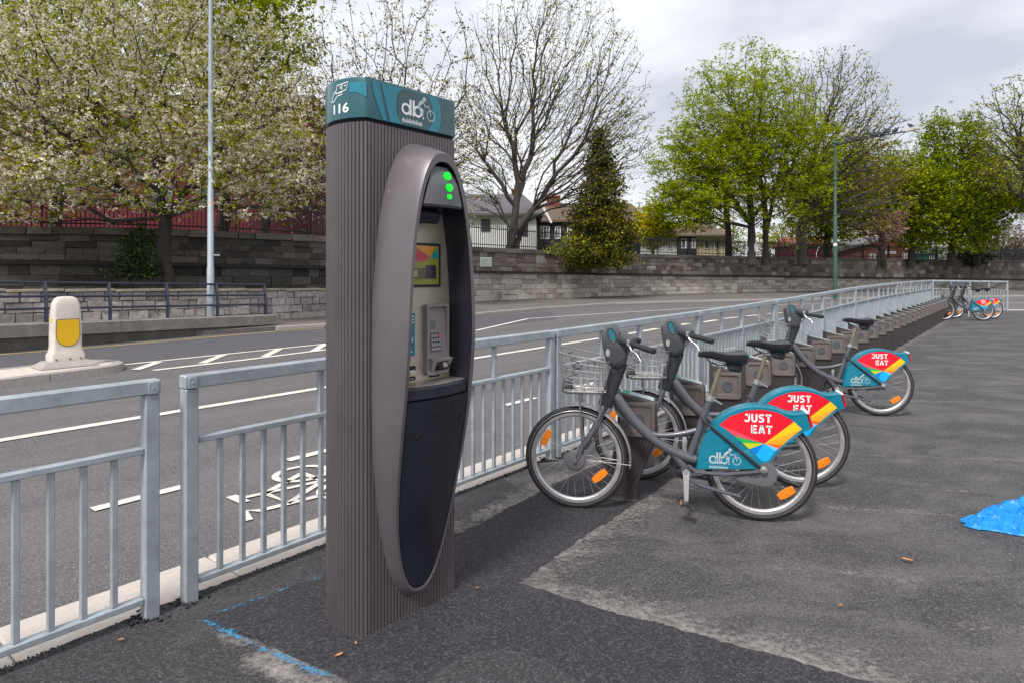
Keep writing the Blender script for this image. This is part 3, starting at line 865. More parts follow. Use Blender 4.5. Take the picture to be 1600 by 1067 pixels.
# raised concrete plinth with its dark blue handrail
pa, pb = G(0, 552, -.1), G(428, 515, -.1); pd = (pb - pa).normalized(); pn = Vector((-pd.y, pd.x, 0)); LP = (pb - pa).length
plin = thing('concrete_plinth', 'raised stained concrete plinth along the far edge of the road', 'plinth', (pa.x, pa.y, -.1))
pz = lambda a: 0.57 + (0.42 - 0.57) * (a / LP)       # height above the road
b_ = MB(); loops = []
for a in (-5, 0, LP - 0.12):
    p = pd * a
    loops.append([p, p + pn * .5, p + pn * .5 + Vector((0, 0, pz(a) - .02)), p + Vector((0, 0, pz(a) - .26))])
b_.loft(loops, sm=False); b_.add(loops[-1], [(0, 1, 2, 3)])
b_.build('footing', M['conc_dark'], plin)
joints = [-5, -2.4, -0.4, 2.3, LP + .05]
for a0, a1 in zip(joints[:-1], joints[1:]):
    loops = []
    for a in (a0 + .005, a1 - .005):
        p = pd * a - pn * .05
        h = pz(a)
        loops.append([p + Vector((0, 0, h - .27)), p + pn * .55 + Vector((0, 0, h - .27)), p + pn * .55 + Vector((0, 0, h)), p + pn * .02 + Vector((0, 0, h)), p + Vector((0, 0, h - .02))])
    b_ = MB(); b_.loft(loops, sm=False); b_.add(loops[0], [(4, 3, 2, 1, 0)]); b_.add(loops[1], [(0, 1, 2, 3, 4)])
    b_.build('slab', M['conc'], plin)
wk = [pa + pd * -5 + pn * .45, pa + pd * (LP - .1) + pn * .45, pa + pd * (LP + .4) + pn * 2.6, pa + pd * -5 + pn * 3.4]
sheet('footpath', [(p.x, p.y) for p in wk], 0.12, M['far_pave'])
hr = thing('handrail', 'dark blue three-bar steel handrail standing on the concrete plinth', 'handrail', (pa.x, pa.y, -.1))
posts_u = [-110, 72, 172, 262, 340, 415]
pa_s = []
for u in posts_u:
    k = (u - 800) / 1000.0
    b0 = pa + pn * .18
    a = (k * b0.y - b0.x) / (pd.x - k * pd.y)
    pa_s.append(a)
def hrp(a, h, lean=0.0):
    return pd * a + pn * (.18 + lean) + Vector((0, 0, pz(a) + h))
for a in pa_s:
    b_ = MB(); pts = [hrp(a, 0), hrp(a, .35, -.01), hrp(a, .62, .02), hrp(a, .88, .09)]
    b_.tube(pts, .045, 4, sm=False, flat=.5); b_.build('post', M['navy_iron'], hr)
for h, l in ((.86, .085), (.56, .03), (.30, .0)):
    b_ = MB(); b_.tube([hrp(pa_s[0] - 2, h, l)] + [hrp(a, h, l) for a in pa_s], .026, 8); b_.build('rail', M['navy_iron'], hr)

# ------------------------------------------------------------------ stone walls
class Path:
    def __init__(s, pts):
        P = [Vector((*p, 0)) for p in pts]
        s.P, s.par = [], []
        for i in range(len(P) - 1):
            p0, p1, p2, p3 = P[max(0, i - 1)], P[i], P[i + 1], P[min(len(P) - 1, i + 2)]
            for j in range(24):
                t = j / 24
                s.P.append(0.5 * ((2 * p1) + (p2 - p0) * t + (2 * p0 - 5 * p1 + 4 * p2 - p3) * t * t + (-p0 + 3 * p1 - 3 * p2 + p3) * t ** 3))
                s.par.append(i + t)
        s.P.append(P[-1]); s.par.append(len(P) - 1)
        s.S = [0.0]
        for a, b in zip(s.P[:-1], s.P[1:]): s.S.append(s.S[-1] + (b - a).length)
        s.L = s.S[-1]
        s.xs = [p.x for p in s.P]; s.ys = [p.y for p in s.P]
    def at(s, d):
        return Vector((float(np.interp(d, s.S, s.xs)), float(np.interp(d, s.S, s.ys)), 0))
    def tan(s, d):
        return (s.at(min(s.L, d + .3)) - s.at(max(0, d - .3))).normalized()
    def k(s, d, vals):
        return float(np.interp(np.interp(d, s.S, s.par), range(len(vals)), vals))
    def s_of_u(s, u):
        us = [800 + 1000 * x / y for x, y in zip(s.xs, s.ys)]
        return float(np.interp(u, us, s.S))

def unit_block(rng, rough):
    b_ = MB(); b_.box((0, 0, 0), (1, 1, 1), ch=0.045)
    V = []
    for v in b_.v:
        f = 1.0 if v[1] < 0 else 0.2
        V.append((v[0] + rng.uniform(-1, 1) * rough * .5, v[1] + rng.uniform(-1, 1) * rough * f * 1.6, v[2] + rng.uniform(-1, 1) * rough))
    b_.v = V
    return b_

def blocks(parent, path, rows, mats, rng, front, s0, s1, wmin, wmax, limit, rough, name='stone', gap=0.014, hide=None):
    """rows: list of (z_lo(s), z_hi(s), group); mats: group -> (object material, island material)"""
    units = [unit_block(rng, rough) for _ in range(8)]
    pieces = []
    for ri, (lo, hi, g) in enumerate(rows):
        s_ = s0 + rng.uniform(0, wmin)
        while s_ < s1:
            w = rng.uniform(wmin, wmax)
            c = path.at(s_ + w / 2); t = path.tan(s_ + w / 2)
            z0, z1 = lo(s_ + w / 2), hi(s_ + w / 2)
            if parent.name.startswith('stone_wall') and g != 'cop' and w > .5:
                zc = rng.uniform(-.03, .03); z0 += zc * .4; z1 += zc * .4
            h = z1 - z0
            dep = 0.18
            pr = rng.uniform(0.0, 0.035)
            n = Vector((t.y, -t.x, 0))
            loc = c + n * (front + pr - dep / 2) + Vector((0, 0, (z0 + z1) / 2))
            u = 800 + 1000 * c.x / c.y
            vis = -20 < u < 1620 and not (hide and hide(u))
            pieces.append((w * h / (c.y * c.y) if vis else 0, loc, math.atan2(t.y, t.x), (w - gap, dep, h - gap), g, rng.randrange(8)))
            s_ += w
    pieces.sort(key=lambda p: -p[0])
    meshes = {}
    rest = {}
    for i, (pw, loc, rz, dim, g, k) in enumerate(pieces):
        if i < limit and pw > 0:
            if (g, k) not in meshes:
                meshes[(g, k)] = units[k].mesh(name, mats[g][0])
            o = link(name, meshes[(g, k)], parent)
            o.location = loc - parent.location; o.rotation_euler = (rng.uniform(-.01, .01), 0, rz); o.scale = dim
        else:
            mb = rest.setdefault(g, MB())
            Mx = Matrix.Translation(loc - parent.location) @ Matrix.Rotation(rz, 4, 'Z') @ Matrix.Diagonal((*dim, 1))
            mb.add([Mx @ Vector(v) for v in units[k].v], units[k].f)
    if rest:
        mb = MB(); ms = []
        for g, r_ in rest.items():
            off = len(mb.v); mb.v += r_.v; mb.f += [[i + off for i in f] for f in r_.f]; mb.mi += [len(ms)] * len(r_.f); mb.sm += r_.sm
            ms.append(mats[g][1])
        o = mb.build(name, ms, parent, fix=False); o['kind'] = 'stuff'

def core(parent, path, s0, s1, front, thick, z0, z1, m, name='core', step=0.8):
    loops = []
    n_ = max(2, int((s1 - s0) / step))
    for i in range(n_ + 1):
        d = s0 + (s1 - s0) * i / n_
        c = path.at(d); t = path.tan(d); n = Vector((t.y, -t.x, 0))
        f, b_ = c + n * front - parent.location, c + n * (front - thick) - parent.location
        zt, zb = z1(d), z0(d)
        loops.append([Vector((f.x, f.y, zb - parent.location.z)), Vector((f.x, f.y, zt - parent.location.z)), Vector((b_.x, b_.y, zt - parent.location.z)), Vector((b_.x, b_.y, zb - parent.location.z))])
    mb = MB(); mb.loft(loops, sm=False); mb.add(loops[0], [(3, 2, 1, 0)]); mb.add(loops[-1], [(0, 1, 2, 3)])
    return mb.build(name, m, parent)

WP = Path([(-24, 17.6), (-16, 20), (-11.7, 22), (-7.7, 26), (-1.86, 33.75), (8.6, 43), (20.4, 51), (52.8, 66), (85, 80)])
LEDGE = [1.86, 1.84, 1.79, 1.73, 1.57, 1.41, 1.27, .84, .6]
TOP = [2.96, 2.96, 3.0, 3.0, 2.88, 2.80, 2.83, 2.82, 2.8]
led = lambda s: WP.k(s, LEDGE)
top = lambda s: WP.k(s, TOP)
c_ = WP.at(0)
wall = thing('stone_wall', 'long curving dark stone wall with a ledge and rough coping across the road', 'wall', (0, 30, 0))
core(wall, WP, 0, WP.L, -0.03, .5, lambda s: -0.1, lambda s: top(s) - .1, M['mortar'])
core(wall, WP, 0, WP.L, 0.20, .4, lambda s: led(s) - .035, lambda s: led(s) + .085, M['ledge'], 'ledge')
rows = []
for i in range(5):
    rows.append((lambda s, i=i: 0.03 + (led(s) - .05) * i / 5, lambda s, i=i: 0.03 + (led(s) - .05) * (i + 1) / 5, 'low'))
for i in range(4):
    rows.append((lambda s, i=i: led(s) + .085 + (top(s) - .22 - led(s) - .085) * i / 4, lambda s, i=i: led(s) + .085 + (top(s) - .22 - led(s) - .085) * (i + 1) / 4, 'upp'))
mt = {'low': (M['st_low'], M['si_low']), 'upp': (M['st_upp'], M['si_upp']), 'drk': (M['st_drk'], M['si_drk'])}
sL, sR = WP.s_of_u(560), WP.s_of_u(690)
hid = lambda u: 512 < u < 738
# the stretch at left takes the darker stone tones in every row
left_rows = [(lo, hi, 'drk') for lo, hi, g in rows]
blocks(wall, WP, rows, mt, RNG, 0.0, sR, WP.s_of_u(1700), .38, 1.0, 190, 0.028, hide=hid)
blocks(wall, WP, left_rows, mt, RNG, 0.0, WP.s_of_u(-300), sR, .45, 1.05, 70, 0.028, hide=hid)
blocks(wall, WP, [(lambda s: top(s) - .22, lambda s: top(s) + .03, 'cop')], {'cop': (M['coping'], M['si_upp'])}, RNG, 0.05, WP.s_of_u(-250), WP.s_of_u(1700), .6, 1.5, 120, 0.06, 'coping_stone', .01)

RP = Path([(-17.5, 10.4), (-12.4, 15.4), (-9.3, 18.7), (-6.6, 22), (-5.0, 25.0), (-3.6, 29.3)])
rtop = lambda s: RP.k(s, [1.3, 1.13, 1.06, 1.0, .95, .9])
ret = thing('retaining_wall', 'low pale rusticated stone retaining wall behind the dark blue handrail', 'wall', (-9, 19, 0))
core(ret, RP, 0, RP.L, -0.03, .35, lambda s: -.1, lambda s: rtop(s) - .05, M['mortar'])
rr = []
for i in range(4):
    rr.append((lambda s, i=i: 0.0 + (rtop(s) - .08) * i / 4, lambda s, i=i: 0.0 + (rtop(s) - .08) * (i + 1) / 4, 'ret'))
blocks(ret, RP, rr, {'ret': (M['st_ret'], M['si_ret'])}, RNG, 0.0, 0, RP.L, .22, .60, 240, 0.06, hide=hid)
blocks(ret, RP, [(lambda s: rtop(s) - .075, lambda s: rtop(s), 'rc')], {'rc': (M['ret_cop'], M['si_ret'])}, RNG, 0.05, 0, RP.L, 1.0, 1.4, 60, 0.012, 'coping_stone', .008)
bed = [RP.at(s_) for s_ in np.linspace(0, RP.L, 20)] + [WP.at(s_) for s_ in np.linspace(WP.s_of_u(700), 0, 20)]
sheet('planting_bed', [(p.x, p.y) for p in bed], 0.93, M['soil'])

# raised park ground behind the wall
park = [WP.at(s_) + Vector((-WP.tan(s_).y, WP.tan(s_).x, 0)) * .35 for s_ in np.linspace(0, WP.L, 40)]
mbp = MB()
far_ = [Vector((p.x * 6 - 10, 330, 0)) for p in park]
mbp.add([Vector((p.x, p.y, 2.2)) for p in park] + [Vector((p.x, p.y, 2.2)) for p in far_], [(i, i + 1, len(park) + i + 1, len(park) + i) for i in range(len(park) - 1)])
structure(mbp, 'park_lawn', M['grass'])

# ------------------------------------------------------------------ iron fences on the wall
def iron_fence(label, s0, s1, step, h, limit):
    c0 = WP.at((s0 + s1) / 2)
    f = thing('iron_fence', label, 'fence', (c0.x, c0.y, 2.2))
    pk = MB(); pk.box((0, 0, .46), (1, 1, .92)); pk.add([(-.5, -.5, .92), (.5, -.5, .92), (.5, .5, .92), (-.5, .5, .92), (0, 0, 1.0)], [(0, 1, 4), (1, 2, 4), (2, 3, 4), (3, 0, 4)])
    pm = pk.mesh('picket', M['black_iron'])
    n_ = int((s1 - s0) / step)
    P = []
    for i in range(n_):
        d = s0 + i * step
        c = WP.at(d); t = WP.tan(d); n = Vector((t.y, -t.x, 0))
        p = c - n * .22 + Vector((0, 0, top(d) - .12))
        u = 800 + 1000 * c.x / c.y
        P.append((0 if (-5 < u < 1605 and not hid(u)) else 1, c.y, p, math.atan2(t.y, t.x), i % 22 == 0))
    P.sort(key=lambda a: (a[0], a[1]))
    rest = MB()
    for j, (inv, y, p, rz, big) in enumerate(P):
        w = (.06 if big else .029) * max(1.0, y / 40)
        q = p - f.location
        hh = h * (1.04 if big else RNG.uniform(.985, 1.0))
        if j < limit and not inv:
            o = link('picket', pm, f); o.location = q; o.rotation_euler = (0, 0, rz); o.scale = (w, w, hh)
        else:
            Mx = Matrix.Translation(q) @ Matrix.Rotation(rz, 4, 'Z') @ Matrix.Diagonal((w, w, hh, 1))
            rest.add([Mx @ Vector(v) for v in pk.v], pk.f)
    if rest.v:
        o = rest.build('picket', M['black_iron'], f, fix=False); o['kind'] = 'stuff'
    for zz in (.22, .84):
        pts = []
        for d in np.linspace(s0, s1, max(4, int((s1 - s0) / 1.5))):
            c = WP.at(d); t = WP.tan(d); n = Vector((t.y, -t.x, 0))
            pts.append(c - n * .22 + Vector((0, 0, top(d) - .12 + zz * h)) - f.location)
        b_ = MB(); b_.tube(pts, .024, 4, sm=False); b_.build('rail', M['black_iron'], f)
iron_fence('black iron railings on the wall in front of the maroon building', WP.s_of_u(-120), WP.s_of_u(545), .135, 1.30, 140)
iron_fence('long run of black iron railings on the wall before cottages and park', WP.s_of_u(725), WP.s_of_u(1700), .155, 1.42, 298)

# ------------------------------------------------------------------ buildings behind
def window(parent, o, ex, w, h, fw=.07, bars=(1, 0), fm='win_white'):
    """frame with its pane as a child; o lower left corner, ex along the wall, n towards the viewer"""
    o, ex = Vector(o), Vector(ex).normalized(); n = Vector((ex.y, -ex.x, 0))
    Rm = Matrix(((ex.x, -n.x, 0), (ex.y, -n.y, 0), (0, 0, 1)))
    b_ = MB()
    def bar(x0, z0, x1, z1, d=.09):
        c = o + ex * (x0 + x1) / 2 + Vector((0, 0, (z0 + z1) / 2)) + n * (.02)
        b_.box(c, (x1 - x0, d, z1 - z0), Rm)
    bar(0, 0, fw, h); bar(w - fw, 0, w, h); bar(fw, 0, w - fw, fw); bar(fw, h - fw, w - fw, h)
    for i in range(bars[0]):
        x = w * (i + 1) / (bars[0] + 1); bar(x - fw * .35, fw, x + fw * .35, h - fw, .07)
    for i in range(bars[1]):
        z = h * (i + 1) / (bars[1] + 1); bar(fw, z - fw * .35, w - fw, z + fw * .35, .06)
    f = b_.build('window', M[fm], parent)
    p_ = MB(); c = o + ex * w / 2 + Vector((0, 0, h / 2)) + n * .004
    p_.box(c, (w - fw, .02, h - fw), Rm); p_.build('pane', M['pane'], f)
    return f

def body(parent, x0, y0, x1, y1, dep, z0, z1, m, name='wall'):
    """wall block from corner (x0,y0) to (x1,y1) with depth away from the viewer"""
    ex = Vector((x1 - x0, y1 - y0, 0)); L = ex.length; ex.normalize(); n = Vector((-ex.y, ex.x, 0))
    b_ = MB(); c = Vector((x0, y0, 0)) + ex * L / 2 + n * dep / 2
    b_.box((c.x, c.y, (z0 + z1) / 2), (L, dep, z1 - z0), Matrix.Rotation(math.atan2(ex.y, ex.x), 3, 'Z'))
    return b_.build(name, M[m], parent)

def gable_roof(parent, x0, y0, x1, y1, dep, ze, zr, m, over=.35, hip=0.0):
    ex = Vector((x1 - x0, y1 - y0, 0)); L = ex.length; ex.normalize(); n = Vector((-ex.y, ex.x, 0))
    o = Vector((x0, y0, 0))
    def P(a, b, z): q = o + ex * a + n * b; return Vector((q.x, q.y, z))
    A = [P(-over, -over, ze), P(L + over, -over, ze), P(L + over, dep + over, ze), P(-over, dep + over, ze), P(hip, dep / 2, zr), P(L - hip, dep / 2, zr)]
    B = [p + Vector((0, 0, .16)) for p in A]
    b_ = MB()
    fs = [(0, 1, 5, 4), (1, 2, 5), (2, 3, 4, 5), (3, 0, 4)]
    b_.add(A, [f[::-1] for f in fs]); b_.add(B, fs); b_.add(A + B, [(0, 1, 7, 6), (1, 2, 8, 7), (2, 3, 9, 8), (3, 0, 6, 9)])
    return b_.build('roof', M[m], parent)

# maroon block behind the blossom
Yb = 34.0
bl = thing('maroon_building', 'large maroon rendered building behind the white blossom tree', 'building')
body(bl, -40, Yb, (486 - 800) / 1000 * Yb, Yb, 12, 1.0, 10.6, 'maroon')
b_ = MB(); b_.box(((-40 - 10.6) / 2, Yb + 5.8, 10.72), (29.9, 12.7, .24)); b_.build('roof', M['slate'], bl)
for u, v, w, h in ((312, 322, .75, 1.0), (372, 258, 1.2, 1.5), (440, 258, 1.2, 1.5), (180, 258, 1.2, 1.5), (90, 258, 1.2, 1.5), (250, 258, 1.2, 1.5), (12, 312, 1.3, .9), (235, 322, 1.2, 1.0), (60, 200, 1.2, 1.5), (300, 190, 1.2, 1.5), (420, 190, 1.2, 1.5), (30, 258, 1.0, 1.5)):
    p = at(u, v, Yb); window(bl, (p.x, Yb, p.z), (1, 0, 0), w, h, fm='win_grey')
# white cottage with slate roof
Y1 = 45.0
x = lambda u, Y: (u - 800) / 1000 * Y
zz = lambda v, Y: EYE + (HZ - v) / 1000 * Y
wc = thing('white_cottage', 'white rendered cottage with slate roof behind the budding tree', 'house')
body(wc, x(690, Y1), Y1, x(838, Y1), Y1, 7, 2.0, zz(337, Y1), 'white_wall')
gable_roof(wc, x(690, Y1), Y1, x(838, Y1), Y1, 7, zz(338, Y1), zz(298, Y1), 'slate', .5, 0.9)
window(wc, (x(811, Y1), Y1, zz(369, Y1)), (1, 0, 0), .62, .85, .09, (1, 1), 'dark_wall')
window(wc, (x(752, Y1), Y1, zz(362, Y1)), (1, 0, 0), .62, .85, .09, (1, 1), 'dark_wall')
b_ = MB(); b_.box((x(806, Y1), Y1 + 3.5, zz(298, Y1)), (.6, .6, 1.0)); b_.box((x(806, Y1), Y1 + 3.5, zz(284, Y1)), (.2, .2, .4)); b_.build('chimney', M['brick'], wc)
# dark timbered cottage with brown tiles
Y2 = 50.0
dc = thing('timbered_cottage', 'dark timbered cottage with brown tiled roof and chimney beside the evergreen', 'house')
body(dc, x(841, Y2), Y2, x(1000, Y2), Y2, 7, 2.0, zz(346, Y2), 'dark_wall')
gable_roof(dc, x(841, Y2), Y2, x(1000, Y2), Y2, 7, zz(348, Y2), zz(314, Y2), 'tile', .4)
b_ = MB(); b_.box((x(868, Y2), Y2 + 3.0, zz(316, Y2)), (1.05, .8, 1.5), ch=.03); b_.box((x(868, Y2), Y2 + 3.0, zz(301, Y2)), (1.2, .95, .15)); b_.build('chimney', M['brick'], dc)
b_ = MB(); b_.box((x(851, Y2), Y2 - .35, zz(330, Y2)), (.16, .2, 2.2), Matrix.Rotation(rad(-28), 3, 'Y')); b_.build('bargeboard', M['win_white'], dc)
for u0, u1 in ((844, 859), (867, 876), (886, 893)):
    window(dc, (x(u0, Y2), Y2, zz(374, Y2)), (1, 0, 0), x(u1, Y2) - x(u0, Y2), 1.0, .08, (2 if u0 == 844 else 1, 0))
# long cottage row
Y3 = 62.0
lc = thing('cottage_row', 'long low cottage with brown roof and white, dark and cream walls', 'house')
for u0, u1, m in ((985, 1058, 'white_wall'), (1058.4, 1086, 'dark_wall'), (1086.4, 1136, 'cream_wall')):
    body(lc, x(u0, Y3), Y3 - (.4 if m == 'dark_wall' else 0), x(u1, Y3), Y3 - (.4 if m == 'dark_wall' else 0), 7, 2.0, zz(370, Y3), m)
gable_roof(lc, x(985, Y3), Y3 - .3, x(1136, Y3), Y3 - .3, 7, zz(370.5, Y3), zz(347, Y3), 'tile', .5, 1.5)
for u0, u1 in ((1015, 1022), (1030, 1036), (1044, 1051), (1101, 1107), (1116, 1122)):
    window(lc, (x(u0, Y3), Y3, zz(390, Y3)), (1, 0, 0), x(u1, Y3) - x(u0, Y3), .9, .07, (1, 0))
for u0, u1 in ((1063, 1072), (1078, 1085)):
    window(lc, (x(u0, Y3), Y3 - .4, zz(389, Y3)), (1, 0, 0), x(u1, Y3) - x(u0, Y3), .95, .08, (2, 0))
Y3b = 66.0
gh = thing('gabled_house', 'white gable end of a house rising behind the cottage row', 'house')
body(gh, x(1098, Y3b), Y3b + 6, x(1150, Y3b), Y3b + 6, 6, 2.0, zz(362, Y3b), 'white_wall')
gable_roof(gh, x(1098, Y3b), Y3b + 6, x(1150, Y3b), Y3b + 6, 6, zz(362, Y3b), zz(336, Y3b), 'slate', .3)
window(gh, (x(1120, Y3b), Y3b + 6, zz(380, Y3b)), (1, 0, 0), .9, 1.1)
# brick hall
Y4 = 78.0
bh = thing('brick_hall', 'low red brick hall with wide grey gable beyond the park railings', 'building')
b_ = MB()
gx = [(x(1296, Y4), 1.6), (x(1430, Y4), 1.6), (x(1430, Y4), zz(386, Y4)), (x(1390, Y4), zz(373.5, Y4)), (x(1300, Y4), zz(396, Y4))]
b_.prism(gx, (0, Y4, 0), (1, 0, 0), (0, 0, 1), (0, 12, 0)); b_.build('wall', M['brick'], bh)
b_ = MB()
ln = [(x(1292, Y4), zz(398, Y4)), (x(1390, Y4), zz(373, Y4)), (x(1434, Y4), zz(386.5, Y4)), (x(1434, Y4), zz(383, Y4)), (x(1390, Y4), zz(369, Y4)), (x(1292, Y4), zz(394, Y4))]
b_.prism(ln, (0, Y4 - .5, 0), (1, 0, 0), (0, 0, 1), (0, 13, 0)); b_.build('roof', M['slate'], bh)
for u0, u1, v0, v1 in ((1358, 1368, 405, 397), (1378, 1400, 397, 393), (1410, 1420, 405.5, 396)):
    window(bh, (x(u0, Y4), Y4, zz(v0, Y4)), (1, 0, 0), x(u1, Y4) - x(u0, Y4), (v0 - v1) / 1000 * Y4, .09, (2, 1))
b_ = MB(); b_.box((x(1415, Y4), Y4 - .15, zz(390, Y4)), (.3, .3, .3), ch=.08); b_.build('wall_lamp', M['cream_wall'], bh)
ts = thing('teal_shed', 'low teal shed beside the red brick hall', 'shed')
body(ts, x(1431, Y4), Y4 + 1, x(1471, Y4), Y4 + 1, 4, 1.6, zz(397, Y4), 'teal_shed')
b_ = MB(); b_.box((x(1451, Y4), Y4 + 3, zz(396.5, Y4)), (3.5, 4.5, .12)); b_.build('roof', M['slate'], ts)
window(ts, (x(1460, Y4), Y4 + 1, zz(406, Y4)), (1, 0, 0), .6, .5)
pw = thing('garden_wall', 'pale garden wall beyond the railings at the far right', 'wall')
body(pw, x(1535, 84), 84, x(1680, 84), 84, .5, 1.6, zz(386, 84), 'pale_wall')
b_ = MB(); b_.box((x(1607, 84), 84.25, zz(385, 84)), (x(1680, 84) - x(1535, 84) + .2, .7, .12)); b_.build('coping', M['conc'], pw)
rs = thing('red_shed', 'small dark red shed with a white arch seen through the railings', 'shed')
body(rs, x(1236, 66), 66, x(1300, 66), 66, 4, 1.8, zz(385, 66), 'maroon')
gable_roof(rs, x(1236, 66), 66, x(1300, 66), 66, 4, zz(385, 66), zz(372, 66), 'brick', .2)
b_ = MB(); b_.tube([(x(1283, 66) + .62 * math.cos(t), 65.8, zz(404, 66) + 1.25 * math.sin(t)) for t in np.linspace(0, math.pi, 14)], .05, 6); b_.build('arch', M['win_white'], rs)
up = thing('utility_pole', 'thin grey utility pole rising beside the yellow blossom', 'pole', (x(999, 60), 60, 2.2))
b_ = MB(); b_.tube([(0, 0, 0), (0, 0, zz(316, 60) - 2.2)], [.11, .08], 8); b_.build('shaft', M['galv_old'], up)
b_ = MB(); b_.box((0, 0, zz(318, 60) - 2.2), (.7, .08, .08)); b_.build('crossarm', M['galv_old'], up)
pq = thing('wall_plaque', 'small pale blank plaque fixed to the dark stone wall', 'plaque', at(758, 410, 33.0))
pq.rotation_euler = (0, 0, math.atan2(WP.tan(WP.s_of_u(758)).y, WP.tan(WP.s_of_u(758)).x))
dd = WP.at(WP.s_of_u(758)) + Vector((WP.tan(WP.s_of_u(758)).y, -WP.tan(WP.s_of_u(758)).x, 0)) * .07
pq.location = (dd.x, dd.y, zz(410, dd.y))
b_ = MB(); b_.box((0, 0, 0), (.84, .06, .52), ch=.012); b_.build('slab', M['plaque'], pq)
b_ = MB(); b_.box((0, -.035, 0), (.74, .02, .43)); b_.build('inset', mat('plaque inset', (.40, .43, .38), .8, 0, .2, 6), pq)
# ------------------------------------------------------------------ galvanised railing
def railing(label, p0, p1, h0, h1, first=False):
    p0, p1 = Vector(p0), Vector(p1)
    L = (p1 - p0).length; t = (p1 - p0).normalized()
    r = thing('railing_panel', label, 'railing', (p0.x, p0.y, 0), math.atan2(t.y, t.x) + RNG.uniform(-.003, .003), 'galvanised railing panels')
    H = lambda a: h0 + (h1 - h0) * a / L
    ml = lambda a: H(a) * .725
    def part(name, a0, a1, zlo, zhi, d, ch=.004, off=0.0):
        """straight member between stations a0,a1 following the rail slope"""
        b_ = MB(); b_.box((0, 0, 0), (1, 1, 1), ch=0)
        V = []
        w, dep, hh = (a1 - a0), d, None
        bx = MB(); bx.box((0, 0, 0), (a1 - a0, d, 1.0), ch=ch)
        for v in bx.v:
            a = (a0 + a1) / 2 + v[0]
            zl, zh = zlo(a), zhi(a)
            f = v[2] + .5
            f = ch / max(.02, zh - zl) if 0 < f < .5 and abs(f - ch) < 1e-6 else (1 - ch / max(.02, zh - zl) if .5 < f < 1 and abs(1 - f - ch) < 1e-6 else f)
            V.append((a, v[1] + off, zl + (zh - zl) * f))
        m = MB(); m.add(V, bx.f)
        return m.build(name, M['galv'], r)
    part('top_rail', -.004, L + .004, lambda a: H(a) - .062, lambda a: H(a), .062, .006)
    part('mid_rail', .062, L - .062, lambda a: ml(a) - .028, lambda a: ml(a), .045)
    part('bottom_rail', .062, L - .062, lambda a: .085, lambda a: .113, .045)
    for a in (0.0, L - .060):
        part('post', a, a + .060, lambda a: -.06, lambda a: H(a) - .0625, .058, .005)
    part('post', L / 2 - .024, L / 2 + .024, lambda a: .1135, lambda a: H(a) - .0625, .052, .004)
    for a in (L * .25, L * .75):
        part('stud', a - .016, a + .016, lambda a: ml(a) + .0005, lambda a: H(a) - .0625, .030, .003)
    n_ = 25
    st = (L - .12) / n_
    for i in range(1, n_):
        a = .06 + st * i
        if abs(a - L / 2) < .05: continue
        part('baluster', a - .012, a + .012, lambda a: .1135, lambda a: ml(a) - .0285, .024, .003)
    for a in (.03, L - .03):
        b_ = MB(); b_.box((a, -.0335, H(a) - .034), (.040, .005, .050), ch=.001); b_.lathe([(.005, 0), (.005, .004)], (a, -.036, H(a) - .034), (0, -1, 0), 8)
        b_.build('joint_plate', M['galv_old'], r)
    # rough asphalt heaped round the feet
    if first:
        for a in (.03, L - .03):
            b_ = MB(); rg = random.Random(int(a * 100))
            for k in range(46):
                th = rg.uniform(0, 6.28); d = .035 + abs(rg.gauss(0, .022))
                s_ = rg.uniform(.006, .014)
                c = Vector((a + d * math.cos(th) * 1.1, d * math.sin(th), .012 + s_ * .4))
                b_.add([c + Vector((rg.uniform(-s_, s_), rg.uniform(-s_, s_), rg.uniform(-s_, s_))) * 1.4 for _ in range(4)], [(0, 1, 2), (0, 2, 3), (0, 3, 1), (1, 3, 2)])
            o = b_.build('asphalt_crumbs', M['pave_dark'], r, fix=False); o['kind'] = 'stuff'
    return r

HS = [1.044, 1.046, 1.068, 1.10, 1.15, 1.20, 1.23, 1.245, 1.25, 1.25, 1.25]
PP = 2.93
railing('nearest galvanised railing panel at the left edge, ending at the gap', R0 + D * -.105 - D * 2.9 + NR * -.0, R0 + D * -.105, 1.044, 1.044, True)
for i in range(10):
    nm = 'galvanised railing panel starting at the gap and running behind the grey terminal' if i == 0 else \
         'galvanised railing panel, %s one beyond the grey terminal towards the far end' % ORD[i - 1]
    railing(nm, R0 + D * (PP * i + .005), R0 + D * (PP * (i + 1) - .02), HS[i], HS[i + 1], i < 3)
E0 = R0 + D * (PP * 10)
railing('galvanised railing panel crossing the far end behind the distant bicycles', E0 + Vector((.06, 0, 0)), E0 + Vector((3.05, -.08, 0)), 1.25, 1.21)

# ------------------------------------------------------------------ lamp posts
lp_b = G(329, 490, .40); lp_b = Vector((pa.x, pa.y, 0)) + pd * ((lambda k, b0: (k * b0.y - b0.x) / (pd.x - k * pd.y))(-.471, pa + pn * .36)) + pn * .36
lp_ = thing('lamp_post', 'tall slim grey steel lamp post on the concrete plinth before the blossom tree', 'lamp post', (lp_b.x, lp_b.y, .35))
b_ = MB(); b_.tube([(0, 0, 0), (0, 0, 1.3), (0, 0, 1.32), (0, 0, 3.4), (0, 0, 3.42), (0, 0, 6.2), (0, 0, 9.5)], [.095, .092, .082, .076, .066, .058, .045], 14); b_.build('shaft', M['galv_old'], lp_)
b_ = MB(); b_.tube([(0, 0, 9.5), (.3, -.4, 9.75), (.9, -1.2, 9.85)], .035, 8); b_.build('bracket', M['galv_old'], lp_)
b_ = MB(); b_.box((1.1, -1.5, 9.86), (.3, .7, .12), Matrix.Rotation(rad(-38), 3, 'Z'), .03); b_.build('lamp_head', M['lamp_head'], lp_)
zl = EYE + (HZ - 318) / 1000 * lp_b.y - .35
